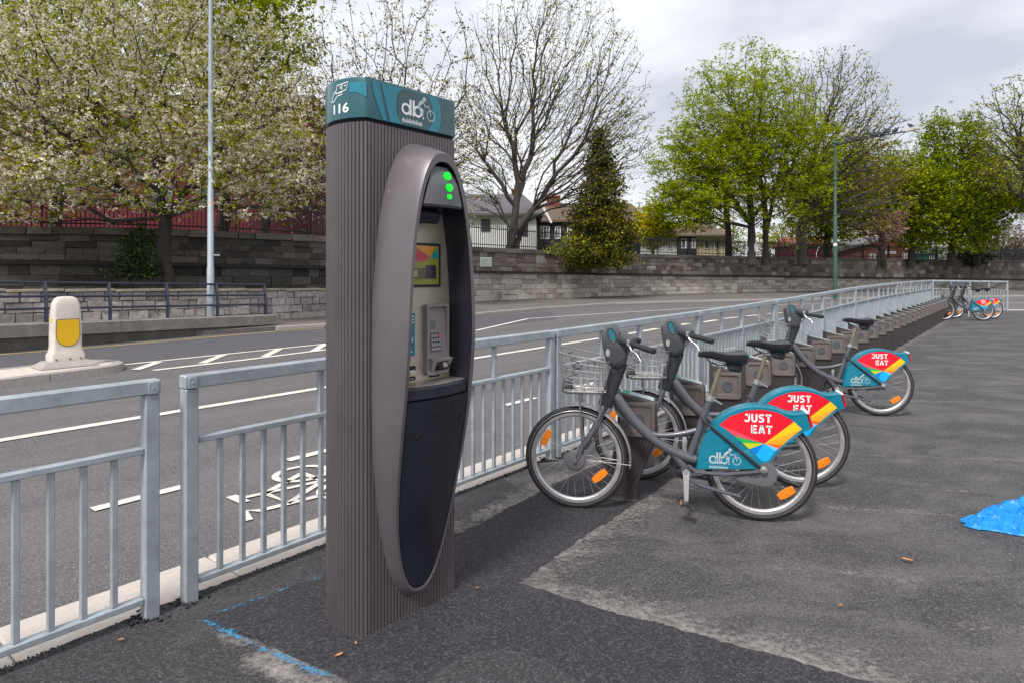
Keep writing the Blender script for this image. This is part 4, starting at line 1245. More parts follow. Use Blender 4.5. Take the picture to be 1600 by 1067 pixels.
b_ = MB(); b_.lathe([(.0775, zl - .05), (.0775, zl + .05)], (0, 0, 0), (0, 0, 1), 12, cap=False); b_.build('sticker', M['orange_s'], lp_)
zl = EYE + (HZ - 399) / 1000 * lp_b.y - .35
b_ = MB(); b_.box((.14, -.02, zl), (.24, .03, .03)); b_.build('bracket', M['galv_old'], lp_)

YG = 38.5
gp = thing('lamp_post', 'dark green lamp post with a long sloping arm full of pigeons', 'lamp post', ((1305 - 800) / 1000 * YG, YG, .02))
zg = lambda v: EYE + (HZ - v) / 1000 * YG - .02
b_ = MB(); b_.tube([(0, 0, 0), (0, 0, zg(405)), (0, 0, zg(404)), (0, 0, zg(338)), (0, 0, zg(337)), (0, 0, zg(222))], [.135, .125, .115, .105, .085, .075], 12)
for v in (337, 281, 224): b_.lathe([(.10, 0), (.125, .05), (.125, .12), (.10, .17)], (0, 0, zg(v) - .08), (0, 0, 1), 12)
b_.build('shaft', M['green_post'], gp)
b_ = MB(); b_.lathe([(.118, 0), (.118, .18)], (0, 0, zg(385)), (0, 0, 1), 12, cap=False); b_.build('band', M['white_wall'], gp)
a0, a1 = Vector((.03, 0, zg(227))), Vector(((1412 - 1305) / 1000 * YG, -.3, zg(207.5)))
b_ = MB(); b_.tube([a0, a0.lerp(a1, .33) + Vector((0, 0, .03)), a0.lerp(a1, .66) + Vector((0, 0, .03)), a1], [.06, .05, .045, .04], 8); b_.build('arm', M['black_iron'], gp)
b_ = MB(); hx = a1 + Vector((.30, -.02, .05))
loops = []
for q, w, h in ((-.42, .05, .05), (-.25, .15, .11), (.1, .19, .14), (.35, .17, .10), (.46, .06, .03)):
    loops.append([hx + Vector((q, math.cos(t) * w, .2 * q + (math.sin(t) * h if math.sin(t) > 0 else math.sin(t) * .05))) for t in np.linspace(0, 2 * math.pi, 13)[:-1]])
b_.loft(loops); b_.add(loops[0], [tuple(range(12))]); b_.add(loops[-1], [tuple(range(12))]); b_.build('lamp_head', M['lamp_head'], gp)
pgm = MB()
pgm.lathe([(.01, -.17), (.03, -.13), (.065, -.05), (.075, .02), (.055, .09), (.035, .12)], (0, 0, .10), (1, 0, .45), 8)
pgm.lathe([(.005, -.04), (.036, -.015), (.036, .015), (.01, .045)], (.13, 0, .19), (1, 0, .2), 8)
pgm.box((-.19, 0, .045), (.14, .05, .015), Matrix.Rotation(rad(-20), 3, 'Y')); pgm.box((.02, .02, .02), (.012, .012, .06)); pgm.box((.02, -.02, .02), (.012, .012, .06))
pgm.lathe([(.008, 0), (.001, .03)], (.165, 0, .195), (1, 0, -.1), 5)
pme = pgm.mesh('pigeon', M['pigeon'])
for i, u in enumerate((1322, 1331, 1343, 1362, 1367.5, 1373, 1378.5, 1385, 1393.5, 1396)):
    f = (u - 1306) / (1412 - 1306)
    p = a0.lerp(a1, f) + Vector((0, 0, .065))
    o = link('pigeon', pme, None, None, gp.location + p, RNG.choice([1.2, 1.7, -1.4, -1.8, .5, 2.8]))
    tag(o, '%s dark pigeon along the green lamp arm, counting from the post' % ORD[i], 'pigeon', 'pigeons perched on the lamp arm'); o.scale = (1.25,) * 3
o = link('pigeon', pme, None, None, gp.location + a1 + Vector((.24, 0, .22)), 1.9)
tag(o, 'lone pigeon standing on top of the grey lamp head', 'pigeon', 'pigeons perched on the lamp arm'); o.scale = (1.3,) * 3

# ------------------------------------------------------------------ bike docks
BANG = math.atan2(-.21, 1.127)
def make_dock():
    d = thing('bike_dock', 'x', 'bike dock')
    th = .14
    # leaning body with fluted sides
    b_ = MB()
    pr = [(-.085, 0.0), (.085, 0.0), (.262, .43), (.250, .645), (.0, .705), (-.004, .45)]
    n = len(pr)
    fr = [Vector((x_, -th / 2, z)) for x_, z in pr]; bk = [Vector((x_, th / 2, z)) for x_, z in pr]
    ins = [(x_ + (.010 if i in (0, 4, 5) else -.010), z + (.0 if i < 2 else (-.010 if i > 2 else 0))) for i, (x_, z) in enumerate(pr)]
    f2 = [Vector((x_, -th / 2 - .010, z)) for x_, z in ins]; k2 = [Vector((x_, th / 2 + .010, z)) for x_, z in ins]
    b_.loft([f2, fr, bk, k2], sm=False); b_.add(f2, [tuple(range(n))]); b_.add(k2, [tuple(range(n))[::-1]])
    b_.build('body', M['dock'], d)
    b_ = MB()
    for i in range(11):
        f = (i + .5) / 11
        x0, x1 = -.075 + .15 * f, .004 + .245 * f
        for y in (-th / 2 - .013, th / 2 + .013):
            b_.tube([(x0, y, .03), (x1 - .010, y, .40)], .0050, 4, sm=False)
    b_.build('flutes', M['dock'], d)
    # taupe plate with raised rim
    def plate(y, s):
        b_ = MB()
        o_ = [(x_ + .128, z + .535) for x_, z in rrect(.112, .112, .025)]
        i_ = [(x_ + .128, z + .535) for x_, z in rrect(.092, .090, .020)]
        L = [[Vector((x_, y, z)) for x_, z in o_], [Vector((x_, y + s * .016, z)) for x_, z in o_], [Vector((.128 + (x_ - .128) * .98, y + s * .022, .535 + (z - .535) * .98)) for x_, z in o_], [Vector((x_, y + s * .022, z)) for x_, z in i_], [Vector((x_, y + s * .010, z)) for x_, z in i_]]
        b_.loft(L, sm=False); b_.add(L[-1], [tuple(range(len(i_)))])
        b_.box((.128, y + s * .012, .452), (.17, .006, .022), ch=.002)
        p = b_.build('face_plate', M['dock_plate'], d)
        e = MB(); e.lathe([(.044, 0), (.044, .006), (.036, .007), (.034, .003), (.0, .003)], (.130, y + s * .010, .530), (0, s, 0), 20, cap=False)
        e.build('lock_socket', M['dock_eye'], p)
    plate(-th / 2 - .010, -1); plate(th / 2 + .010, 1)
    b_ = MB(); sl = -math.atan2(.06, .25)
    b_.box((.125, 0, .679), (.225, .10, .006), Matrix.Rotation(-sl, 3, 'Y'), .001); t_ = b_.build('top_label', M['dock_white'], d)
    b_ = MB(); b_.box((.055, 0, .699), (.05, .09, .004), Matrix.Rotation(-sl, 3, 'Y')); b_.build('marker', M['dock_teal'], t_)
    b_ = MB(); b_.box((0, 0, .006), (.24, .22, .012), ch=.003); b_.build('base_plate', M['dock'], d)
    return d
dock = make_dock()
NDK = 32
for i in range(NDK):
    o = dock if i == 0 else copy_tree(dock)
    o.location = (.713 + .505 * i, 4.30 + .63 * i, .016)
    o.rotation_euler = (0, 0, BANG + RNG.uniform(-.02, .02))
    o['group'] = 'bike docks in a row along the railing'
    o['label'] = ('brown grey bike dock holding the nearest bicycle' if i == 0 else
                  'brown grey bike dock holding the second nearest bicycle' if i == 1 else
                  'brown grey bike dock, %s of the row counting from the nearest bicycle' % ORD[i])

# ------------------------------------------------------------------ payment terminal
K0 = Vector((-.597, 2.62, .024)); KA = rad(49.6)
kio = thing('payment_terminal', 'tall brown grey ribbed bike hire terminal with teal header numbered 116', 'bike terminal', K0, KA)
KW, KD, KT = .507, .285, 2.325
def kplan(off=0.0, r=.018, na=18):
    """plan outline (a, b) counter-clockwise from the front right corner; bulging ends"""
    pts = []
    R_ = (KD ** 2 / 4 + .046 ** 2) / (2 * .046)
    th = math.asin(KD / 2 / R_)
    cx = -.046 + R_
    for i in range(na + 1):
        a = th - 2 * th * i / na
        pts.append((cx - R_ * math.cos(a), -KD / 2 + R_ * math.sin(a)))
    left = pts
    right = [(KW - p[0], p[1]) for p in left][::-1]
    P = [Vector((p[0], p[1], 0)) for p in left + right]
    # round corners
    out_ = []
    n = len(P)
    for i, p in enumerate(P):
        a, b = (P[i - 1] - p), (P[(i + 1) % n] - p)
        if a.angle(b) < 2.4:
            q = min(r, a.length * .45 if a.length < .05 else r, b.length * .45 if b.length < .05 else r)
            s_, e = p + a.normalized() * q, p + b.normalized() * q
            for j in range(5):
                t = j / 4; out_.append(s_ * (1 - t) ** 2 + p * 2 * t * (1 - t) + e * t * t)
        else: out_.append(p)
    if off:
        c = []
        n = len(out_)
        for i, p in enumerate(out_):
            t = (out_[(i + 1) % n] - out_[i - 1]).normalized(); nn = Vector((-t.y, t.x, 0))
            ctr = Vector((KW / 2, -KD / 2, 0))
            if nn.dot(p - ctr) < 0: nn = -nn
            c.append(p + nn * off)
        out_ = c
    return [(p.x, p.y) for p in out_]
KK = lambda a, b, z: Vector((a, -b, z))
def resample(pts, step):
    P = [Vector((*p, 0)) for p in pts] + [Vector((*pts[0], 0))]
    S = [0]
    for a, b in zip(P[:-1], P[1:]): S.append(S[-1] + (b - a).length)
    n = int(round(S[-1] / step)); q = np.linspace(0, S[-1], n + 1)[:-1]
    return [(float(np.interp(d, S, [p.x for p in P])), float(np.interp(d, S, [p.y for p in P]))) for d in q]
def slab(mb, plan, z0, z1, caps=True):
    A = [KK(a, b, z0) for a, b in plan]; B = [KK(a, b, z1) for a, b in plan]; n = len(A)
    mb.loft([A, B], sm=False)
    if caps: mb.add(A, [tuple(range(n))]); mb.add(B, [tuple(range(n))[::-1]])
kio.scale = (.988, .988, .983)
# fluted casing
fl = resample(kplan(0), .0044)
n = len(fl); rib = []
for i, p in enumerate(fl):
    a, b = Vector((*fl[i - 1], 0)), Vector((*fl[(i + 1) % n], 0))
    t = (b - a).normalized(); nn = Vector((t.y, -t.x, 0))
    if nn.dot(Vector((*p, 0)) - Vector((KW / 2, -KD / 2, 0))) < 0: nn = -nn
    ph = i % 4
    d = (-.0035, .0030, .0034, .0030)[ph]
    rib.append((p[0] + nn.x * d, p[1] + nn.y * d))
b_ = MB(); slab(b_, rib, -.004, 2.135); b_.build('ribbed_casing', M['k_rib'], kio)
b_ = MB(); slab(b_, kplan(-.022), -.03, -.001); b_.build('plinth', M['gap'], kio)
b_ = MB(); slab(b_, kplan(-.006), 2.1345, 2.152, False); b_.build('shadow_gap', M['gap'], kio)
for aa, bb in ((-.0165, -.052),):
    b_ = MB(); b_.box(KK(aa - .002, bb, 1.085), (.006, .005, 2.09)); b_.build('seam', M['gap'], kio)
# header
hp = kplan(.006, .045)
b_ = MB()
LV = [(2.150, .002), (2.153, .006), (2.312, .006), (2.322, .003), (2.325, -.006)]
loops = [[KK(a, b, z) for a, b in kplan(o_, .045)] for z, o_ in LV]
b_.loft(loops); b_.add(loops[-1], [tuple(range(len(loops[-1])))]); b_.add(loops[0], [tuple(range(len(loops[0])))])
head = b_.build('header_sign', M['k_teal'], kio)
hz0, hz1 = 2.1545, 2.3105
FB = .0075
fh = lambda p, q: KK(p, FB, q)
fh2 = lambda p, q: KK(p, FB + .0010, q)
fh3 = lambda p, q: KK(p, FB + .0020, q)
b_ = MB(); add_poly(b_, fh, [(.165, hz0), (.486, hz0), (.486, hz1), (.165, hz1)]); b_.build('print', M['k_grey_teal'], head, fix=False)
cxd, czd = .258, 2.232
def col(r, z, side): return cxd + side * math.sqrt(max(1e-6, r * r - (z - czd) ** 2))
zs_ = [hz0 + (hz1 - hz0) * i / 14 for i in range(15)]
b_ = MB()
# ring to the right of the disc
A = [(col(.108, z, 1), z) for z in zs_]; B_ = [(col(.158, z, 1), z) for z in zs_]
b_.add([fh2(*p) for p in A] + [fh2(*p) for p in B_], [(i, i + 1, 15 + i + 1, 15 + i) for i in range(14)])
b_.build('print', M['k_blue'], head, fix=False); b_ = MB()
# field to the left of the disc with a slanting gap
def slant(z, x0): return x0 - (z - hz0) * .30
A = [(max(.012, slant(z, .117)), z) for z in zs_]; B_ = [(col(.108, z, -1), z) for z in zs_]
b_.add([fh2(*p) for p in A] + [fh2(*p) for p in B_], [(i, i + 1, 15 + i + 1, 15 + i) for i in range(14)])
b_.build('print', M['k_blue'], head, fix=False); b_ = MB()
A = [(.020 + .062 * (1 - (z - hz0) / (hz1 - hz0)) ** 1.5, z) for z in zs_]; B_ = [(slant(z, .102), z) for z in zs_]
b_.add([fh2(*p) for p in A] + [fh2(*p) for p in B_], [(i, i + 1, 15 + i + 1, 15 + i) for i in range(14)])
b_.build('print', M['k_blue'], head, fix=False)
b_ = MB()
add_ring(b_, fh3, .206, 2.226, .016, .026, 24); add_stroke(b_, fh3, [(.231, 2.201), (.231, 2.272)], .0115)
add_stroke(b_, fh3, [(.249, 2.201), (.249, 2.272)], .0115); add_ring(b_, fh3, .274, 2.226, .016, .026, 24)
add_disc(b_, fh3, .306, 2.203, .0045, 10)
b_.build('lettering', M['k_white'], head, fix=False); b_ = MB()
add_text(b_, 'dublinbikes', fh3, .182, 2.166, .300, 2.186, .012)
b_.build('lettering', M['k_white'], head, fix=False)
b_ = MB(); cyclist(b_, fh3, .268, 2.196, .104); b_.build('emblem', M['p_grey'], head, fix=False)
# curved end: number and card symbol, wrapped round the bulge
endp = [p for p in hp]
def endmap(p, q, off=.0022):
    """p = distance back from the front left corner round the end"""
    R_ = (KD ** 2 / 4 + .046 ** 2) / (2 * .046); th = math.asin(KD / 2 / R_); cx = -.046 + R_
    a = th - p / R_
    rr_ = R_ + .006 + off
    return KK(cx - rr_ * math.cos(a), -KD / 2 + rr_ * math.sin(a), q)
em = lambda p, q: endmap(.279 - p, q)          # p now runs from the back edge to the front
b_ = MB(); add_text(b_, '116', em, .118, 2.176, .205, 2.218, .03); b_.build('lettering', M['k_white'], head, fix=False)
b_ = MB()
def outline(pts, w):
    add_stroke(b_, em, pts + [pts[0]], w)
outline([(.132, 2.262), (.192, 2.272), (.202, 2.304), (.142, 2.296)], .004)
add_stroke(b_, em, [(.102, 2.232), (.116, 2.262), (.132, 2.274)], .004); add_stroke(b_, em, [(.102, 2.232), (.116, 2.230), (.144, 2.252), (.172, 2.256), (.168, 2.264), (.146, 2.263)], .004)
add_text(b_, '\u20ac', em, .158, 2.276, .176, 2.293, .01)
add_poly(b_, em, [(.183, 2.286), (.190, 2.287), (.191, 2.293), (.184, 2.292)])
b_.build('symbol', M['k_white'], head, fix=False)
b_ = MB(); A = [em(.205, 2.298), em(.262, 2.300), em(.283, 2.298)]; B_ = [em(.205, 2.258), em(.240, 2.256), em(.283, 2.236)]
b_.add(A + B_, [(0, 1, 4, 3), (1, 2, 5, 4)]); b_.build('print', M['k_blue'], head, fix=False)
# oval surround
CA, CZ, HW, HH = .262, 1.075, .238, 1.005
pz_ = lambda z: .030 + .150 * smooth(.05, 1.32, z)
NS = 72
def oval(hw, hh, ca, cz, ex=2.35):
    o_ = []
    for i in range(NS):
        t = 2 * math.pi * i / NS
        c, s_ = math.cos(t), math.sin(t)
        o_.append((ca + hw * abs(c) ** (2 / ex) * (1 if c >= 0 else -1), cz + hh * abs(s_) ** (2 / ex) * (1 if s_ >= 0 else -1)))
    return o_
RIM = oval(.198, .962, .270, 1.058); RIN = oval(.180, .936, .2705, 1.045)
def lp3(o_, f): return [KK(a, f(z), z) for a, z in o_]
def mixo(A, B, t): return [(a[0] * (1 - t) + b[0] * t, a[1] * (1 - t) + b[1] * t) for a, b in zip(A, B)]
BASE = oval(HW, HH, CA, CZ)
b_ = MB()
b_.loft([lp3(BASE, lambda z: -.004), lp3(mixo(BASE, RIM, .02), lambda z: pz_(z) * .06), lp3(mixo(BASE, RIM, .20), lambda z: pz_(z) * .30), lp3(mixo(BASE, RIM, .48), lambda z: pz_(z) * .62), lp3(mixo(BASE, RIM, .80), lambda z: pz_(z) * .88), lp3(mixo(BASE, RIM, .965), lambda z: pz_(z) * .985), lp3(RIM, lambda z: pz_(z)),
         lp3(mixo(RIM, RIN, .04), lambda z: pz_(z) + .0015), lp3(mixo(RIM, RIN, .94), lambda z: pz_(z) + .0005), lp3(RIN, lambda z: pz_(z) - .003)])
b_.build('oval_surround', M['k_sur'], kio)
b_ = MB(); b_.loft([lp3(RIN, lambda z: pz_(z) - .002), lp3(mixo(RIN, RIN, 0), lambda z: .012)]); b_.build('recess_liner', M['k_dark'], kio)
def half(z, o_=.180, hh=.936, cz=1.045, ex=2.35):
    return o_ * max(0.0, 1 - (abs(z - cz) / hh) ** ex) ** (1 / ex)
AC = .2705
b_ = MB(); b_.prism([(.095, 1.0), (.448, 1.0), (.448, 1.86), (.095, 1.86)], KK(0, .034, 0), (1, 0, 0), (0, 0, 1), (0, .012, 0)); pan = b_.build('back_panel', M['k_steel'], kio)
b_ = MB(); b_.box(KK(.446, .05, 1.42), (.004, .03, .84)); b_.build('seam', M['gap'], kio)
# lower door, gently domed
def dome(z0, z1, nz_, na, fb, sink=.004, shrink=.004):
    g = []
    for i in range(nz_ + 1):
        z = z0 + (z1 - z0) * i / nz_
        h = max(.004, half(z) - shrink)
        g.append([KK(AC + h * (2 * j / na - 1), fb(z, 2 * j / na - 1), z) for j in range(na + 1)])
    return g
def grid(mb, g, sm=True):
    w = len(g[0]); mb.add([p for r in g for p in r], [(i * w + j, i * w + j + 1, (i + 1) * w + j + 1, (i + 1) * w + j) for i in range(len(g) - 1) for j in range(w - 1)], 0, sm)
b_ = MB()
g = dome(.118, .968, 26, 14, lambda z, t: pz_(z) - .002 + .024 * smooth(.11, .6, z) * (1 - t * t))
grid(b_, g); 
back = [[KK(p.x, .012, p.z) for p in r] for r in g]
b_.add(g[-1] + back[-1], [(j, j + 1, 15 + j + 1, 15 + j) for j in range(14)])
b_.add([r[0] for r in g] + [r[0] for r in back], [(i, i + 1, 27 + i + 1, 27 + i) for i in range(26)]); b_.add([r[-1] for r in g] + [r[-1] for r in back], [(i, i + 1, 27 + i + 1, 27 + i) for i in range(26)])
door = b_.build('door', M['k_dark'], kio)
fbd = lambda z, a: pz_(z) - .002 + .024 * smooth(.11, .6, z) * (1 - ((a - AC) / half(z)) ** 2)
for a, z in ((.150, .835), (.400, .860)):
    b_ = MB(); b_.lathe([(.019, 0), (.019, .003), (.014, .003), (.012, -.001), (.005, -.001), (.005, .003), (0, .003)], KK(a, fbd(z, a) - .0005, z), (0.0, -1, 0), 16, cap=False); b_.build('lock', M['gap'], door)
b_ = MB()
hpts = [(.232, .905), (.252, .922), (.300, .938), (.338, .938), (.352, .926), (.346, .910), (.320, .902), (.305, .908), (.292, .890), (.275, .888), (.262, .894), (.238, .892)]
V = [KK(a, fbd(z, a) + .0022, z) for a, z in hpts]; b_.add(V, [tuple(range(len(V)))]); V2 = [KK(a, fbd(z, a) - .004, z) for a, z in hpts]
b_.add(V + V2, [(i, (i + 1) % 12, (i + 1) % 12 + 12, i + 12) for i in range(12)])
b_.build('pull', M['gap'], door)
# shelf
def shelf_plan(ins=0.0):
    h = half(1.0) - .002 - ins
    f = [(AC + h * t, pz_(1.0) - .012 - ins + .030 * (1 - t * t)) for t in np.linspace(-1, 1, 15)]
    return [(AC - h, .036)] + f + [(AC + h, .036)]
b_ = MB(); pl = shelf_plan()
A = [KK(a, b, .978) for a, b in pl]; B_ = [KK(a, b, 1.018) for a, b in pl]; C_ = [KK(a + (.006 if a < AC else -.006) * 0, b - (.006 if b > .05 else 0), 1.026) for a, b in pl]; D_ = [KK(a, b - .004 if b > .05 else b, .972) for a, b in pl]
b_.loft([D_, A, B_, C_], sm=False); b_.add(C_, [tuple(range(len(C_)))]); b_.add(D_, [tuple(range(len(D_)))])
shf = b_.build('shelf', M['k_dark'], kio)
b_ = MB(); pl = shelf_plan(.006); V = [KK(a, b, 1.0285 + (.036 - b) * -.0) for a, b in pl]; b_.add(V, [tuple(range(len(V)))]); b_.build('shelf_plate', M['k_shelf'], shf)
# hood with three lamps
b_ = MB()
fbh = lambda z, t: .178 + .022 * (1 - t * t) * smooth(1.99, 1.86, z) - .020 * smooth(1.88, 1.985, z)
g = dome(1.795, 1.962, 12, 14, fbh, shrink=.010)
grid(b_, g)
lip = [KK(p.x, -p.y - .008, 1.785) for p in g[0]]; bk_ = [KK(p.x, .036, 1.775) for p in g[0]]
b_.add(g[0] + lip, [(j, j + 1, 15 + j + 1, 15 + j) for j in range(14)]); 
b_.add(g[-1] + [KK(p.x, .04, p.z) for p in g[-1]], [(j, j + 1, 15 + j + 1, 15 + j) for j in range(14)])
hood = b_.build('hood', M['k_hood'], kio)
b_ = MB(); b_.add(lip + bk_, [(j, j + 1, 15 + j + 1, 15 + j) for j in range(14)]); b_.build('underside', M['k_dark'], hood)
for z, r_, up_, tl_ in ((1.921, .0180, .009, .22), (1.870, .0165, .005, .04), (1.831, .0105, .005, .02)):
    tt = (.281 - AC) / half(z); bb = fbh(z, tt)
    b_ = MB(); b_.lathe([(r_, -.006), (r_, .0040), (0, .0044)], KK(.281, bb + up_, z), (0, -1, tl_), 20, cap=False); b_.build('lamp', M['led'], hood)
b_ = MB(); b_.box(KK(.24, .085, 1.755), (.14, .07, .055), Matrix.Rotation(rad(18), 3, 'X'), .006); b_.build('camera_housing', M['k_dark'], kio)
# screen
b_ = MB(); b_.box(KK(.245, .040, 1.540), (.265, .020, .195), ch=.004); scr = b_.build('screen_bezel', M['k_dark'], kio)
sb = .0512
fs = lambda p, q: KK(.118 + p * .242, sb, 1.453 + q * .172)
fs2 = lambda p, q: KK(.118 + p * .242, sb + .0006, 1.453 + q * .172)
m_, t_, bs = newmat('screen picture green'); 
def scrmat(nm, c):
    m, t, b = newmat(nm); b.inputs['Base Color'].default_value = (*mul(c, .6), 1); b.inputs['Emission Color'].default_value = (*c, 1); b.inputs['Emission Strength'].default_value = .2; b.inputs['Roughness'].default_value = .2
    return m
b_ = MB(); add_poly(b_, fs, [(0, 0), (1, 0), (1, 1), (0, 1)]); b_.build('display', scrmat('display olive', (.16, .17, .02)), scr, fix=False)
for nm, c, pts in (('amber', (.36, .19, .01), [(0, 1), (0, .62), (.45, .60), (.78, 1)]), ('rose', (.34, .16, .13), [(.05, .98), (.05, .45), (.38, .42), (.40, .98)]), ('crimson', (.33, .01, .03), [(.46, .95), (.42, .62), (.60, .58), (.78, .70)]), ('teal', (.01, .18, .17), [(.98, .98), (.80, .72), (.98, .62)]), ('orange', (.42, .16, .01), [(.5, .98), (.92, .98), (.78, .72)]), ('brown', (.07, .06, .02), [(.05, .40), (.95, .44), (.95, .14), (.05, .14)]), ('pale', (.26, .22, .10), [(.15, .36), (.48, .37), (.48, .2), (.15, .2)]), ('navy', (.01, .012, .03), [(.68, .50), (.92, .51), (.92, .16), (.68, .16)])):
    b_ = MB(); add_poly(b_, fs2, pts); b_.v = [(x_, y_ - (.0003 if nm in ('crimson', 'pale', 'navy', 'orange') else 0), z) for x_, y_, z in b_.v]; b_.build('picture', scrmat('display ' + nm, c), scr, fix=False)
# keypad housing
b_ = MB()
o_ = [(a + .350, z + 1.207) for a, z in rrect(.067, .158, .012)]; i_ = [(a + .350, z + 1.210) for a, z in rrect(.055, .143, .010)]
b_.loft([[KK(a, .030, z) for a, z in o_], [KK(a, .058, z) for a, z in o_], [KK(.35 + (a - .35) * .97, .062, 1.207 + (z - 1.207) * .985) for a, z in o_], [KK(a, .062, z) for a, z in i_], [KK(a, .040 + max(0, (1.27 - z)) * .10, z) for a, z in i_]], sm=False)
b_.add([KK(a, .040 + max(0, (1.27 - z)) * .10, z) for a, z in i_], [tuple(range(len(i_)))])
kp = b_.build('keypad_housing', M['k_beige'], kio)
# sloping key plate
kpl = lambda p, q: KK(.305 + p * .075, .060 - q * .018, 1.145 + q * .155)
kpt = lambda p, q: kpl(p, q) + Vector((0, -.0015, 0))
b_ = MB(); A = [kpl(0, 0), kpl(1, 0), kpl(.80, 1), kpl(0, 1)]; B_ = [KK(p.x, .036, p.z) for p in A]; b_.add(A, [(0, 1, 2, 3)]); b_.add(A + B_, [(i, (i + 1) % 4, (i + 1) % 4 + 4, i + 4) for i in range(4)])
kpp = b_.build('key_plate', M['k_beige'], kp)
b_ = MB(); add_poly(b_, kpt, [(.05, .70), (.52, .70), (.48, .93), (.05, .93)]); b_.build('display', M['lcd_grey'], kpp, fix=False)
b_ = MB(); add_poly(b_, kpt, [(.05, .05), (.86, .05), (.78, .58), (.05, .58)]); b_.build('key_bed', M['k_dark'], kpp, fix=False)
for i in range(4):
    for j in range(4):
        p0_, q0_ = .08 + j * .185, .08 + i * .125
        b_ = MB(); q = [(p0_, q0_), (p0_ + .15, q0_), (p0_ + .14, q0_ + .095), (p0_, q0_ + .095)]
        A = [kpt(*v) + Vector((0, -.0035, 0)) for v in q]; B_ = [kpt(*v) for v in q]; b_.add(A, [(0, 1, 2, 3)]); b_.add(A + B_, [(e, (e + 1) % 4, (e + 1) % 4 + 4, e + 4) for e in range(4)])
        b_.build('key', M['p_rose'] if (i, j) == (3, 3) else M['k_key'], kpp)
b_ = MB(); b_.loft([[KK(a, b, z) for a, b, z in ((.292, .058, 1.128), (.412, .058, 1.128), (.412, .092, 1.120), (.292, .092, 1.120))], [KK(a, b, z) for a, b, z in ((.300, .058, 1.066), (.404, .058, 1.066), (.402, .066, 1.066), (.302, .066, 1.066))]], sm=False)
b_.add([KK(a, b, z) for a, b, z in ((.292, .058, 1.128), (.412, .058, 1.128), (.412, .092, 1.120), (.292, .092, 1.120))], [(0, 1, 2, 3)])
crd = b_.build('card_reader', M['k_beige'], kp)
b_ = MB(); b_.box(KK(.352, .078, 1.094), (.062, .03, .042), Matrix.Rotation(rad(-22), 3, 'X')); b_.build('slot', M['gap'], crd)
b_ = MB(); b_.box(KK(.362, .088, 1.092), (.026, .02, .022), Matrix.Rotation(rad(-22), 3, 'X'), .003); b_.build('lip', M['k_beige'], crd)
# labels
b_ = MB(); b_.box(KK(.175, .0355, 1.235), (.115, .003, .185)); tl = b_.build('instruction_label', M['b_teal'], kio)
b_ = MB(); fl_ = lambda p, q: KK(p, .0376, q)
for q in (1.310, 1.298, 1.286): add_poly(b_, fl_, [(.180, q), (.226, q), (.226, q + .005), (.180, q + .005)])
add_stroke(b_, fl_, [(.222, 1.222), (.214, 1.213), (.222, 1.204)], .004); add_stroke(b_, fl_, [(.200, 1.158), (.208, 1.166), (.216, 1.158)], .004)
b_.build('marks', M['k_white'], tl, fix=False)
b_ = MB(); b_.box(KK(.20, .036, 1.083), (.07, .012, .030), ch=.003); b_.build('receipt_slot', M['gap'], kio)
b_ = MB(); b_.add([KK(.19, .042, 1.080), KK(.222, .042, 1.084), KK(.224, .062, 1.072), KK(.194, .060, 1.066)], [(0, 1, 2, 3)]); b_.build('receipt', M['plaque'], kio)
for a, w in ((.205, .062), (.350, .062)):
    b_ = MB(); b_.box(KK(a, .0355, 1.044), (w, .003, .017)); l_ = b_.build('slot_label', M['gap'], kio)
    b_ = MB(); add_poly(b_, fl_, [(a - w * .36, 1.042), (a + w * .36, 1.042), (a + w * .36, 1.046), (a - w * .36, 1.046)]); b_.build('marks', M['k_key'], l_, fix=False)

# ------------------------------------------------------------------ hire bicycles
WB = 1.115; WR = .325
def arc(cx, cz, r, a0, a1, n, y=0):
    return [Vector((cx + r * math.cos(rad(a0 + (a1 - a0) * i / n)), y, cz + r * math.sin(rad(a0 + (a1 - a0) * i / n)))) for i in range(n + 1)]
def spline(pts, k=6):
    P = [Vector(p) for p in pts]; o_ = []
    for i in range(len(P) - 1):
        p0, p1, p2, p3 = P[max(0, i - 1)], P[i], P[i + 1], P[min(len(P) - 1, i + 2)]
        for j in range(k):
            t = j / k
            o_.append(0.5 * ((2 * p1) + (p2 - p0) * t + (2 * p0 - 5 * p1 + 4 * p2 - p3) * t * t + (-p0 + 3 * p1 - 3 * p2 + p3) * t ** 3))
    o_.append(P[-1]); return o_

GLYPH = {'J': [[(.10, .9), (.80, .9)], [(.80, 1), (.80, .30), (.62, .10), (.30, .10), (.05, .22)]], 'U': [[(.13, 1), (.13, .30), (.30, .10), (.70, .10), (.87, .30), (.87, 1)]],
         'S': [[(.92, .88), (.60, .91), (.28, .89), (.14, .74), (.28, .57), (.70, .47), (.87, .31), (.72, .12), (.40, .09), (.06, .13)]], 'T': [[(.0, .89), (1, .89)], [(.5, .89), (.5, 0)]],
         'E': [[(.14, 0), (.14, 1)], [(.14, .90), (.95, .90)], [(.14, .5), (.85, .5)], [(.14, .10), (.95, .10)]], 'A': [[(.08, 0), (.46, 1)], [(.54, 1), (.92, 0)], [(.22, .28), (.78, .28)], [(.40, .93), (.60, .93)]]}
def block_word(mb, word, fn, x0, z0, w, h, gap=.22):
    """heavy rounded capitals built from broad strokes"""
    x = x0
    for ch in word:
        for k, st in enumerate(GLYPH[ch]):
            add_stroke(mb, (lambda p, q, k=k: fn(p, q) + Vector((0, 0, 0))), [(x + p * w, z0 + q * h) for p, q in st], .0112)
        x += w * (1 + gap)

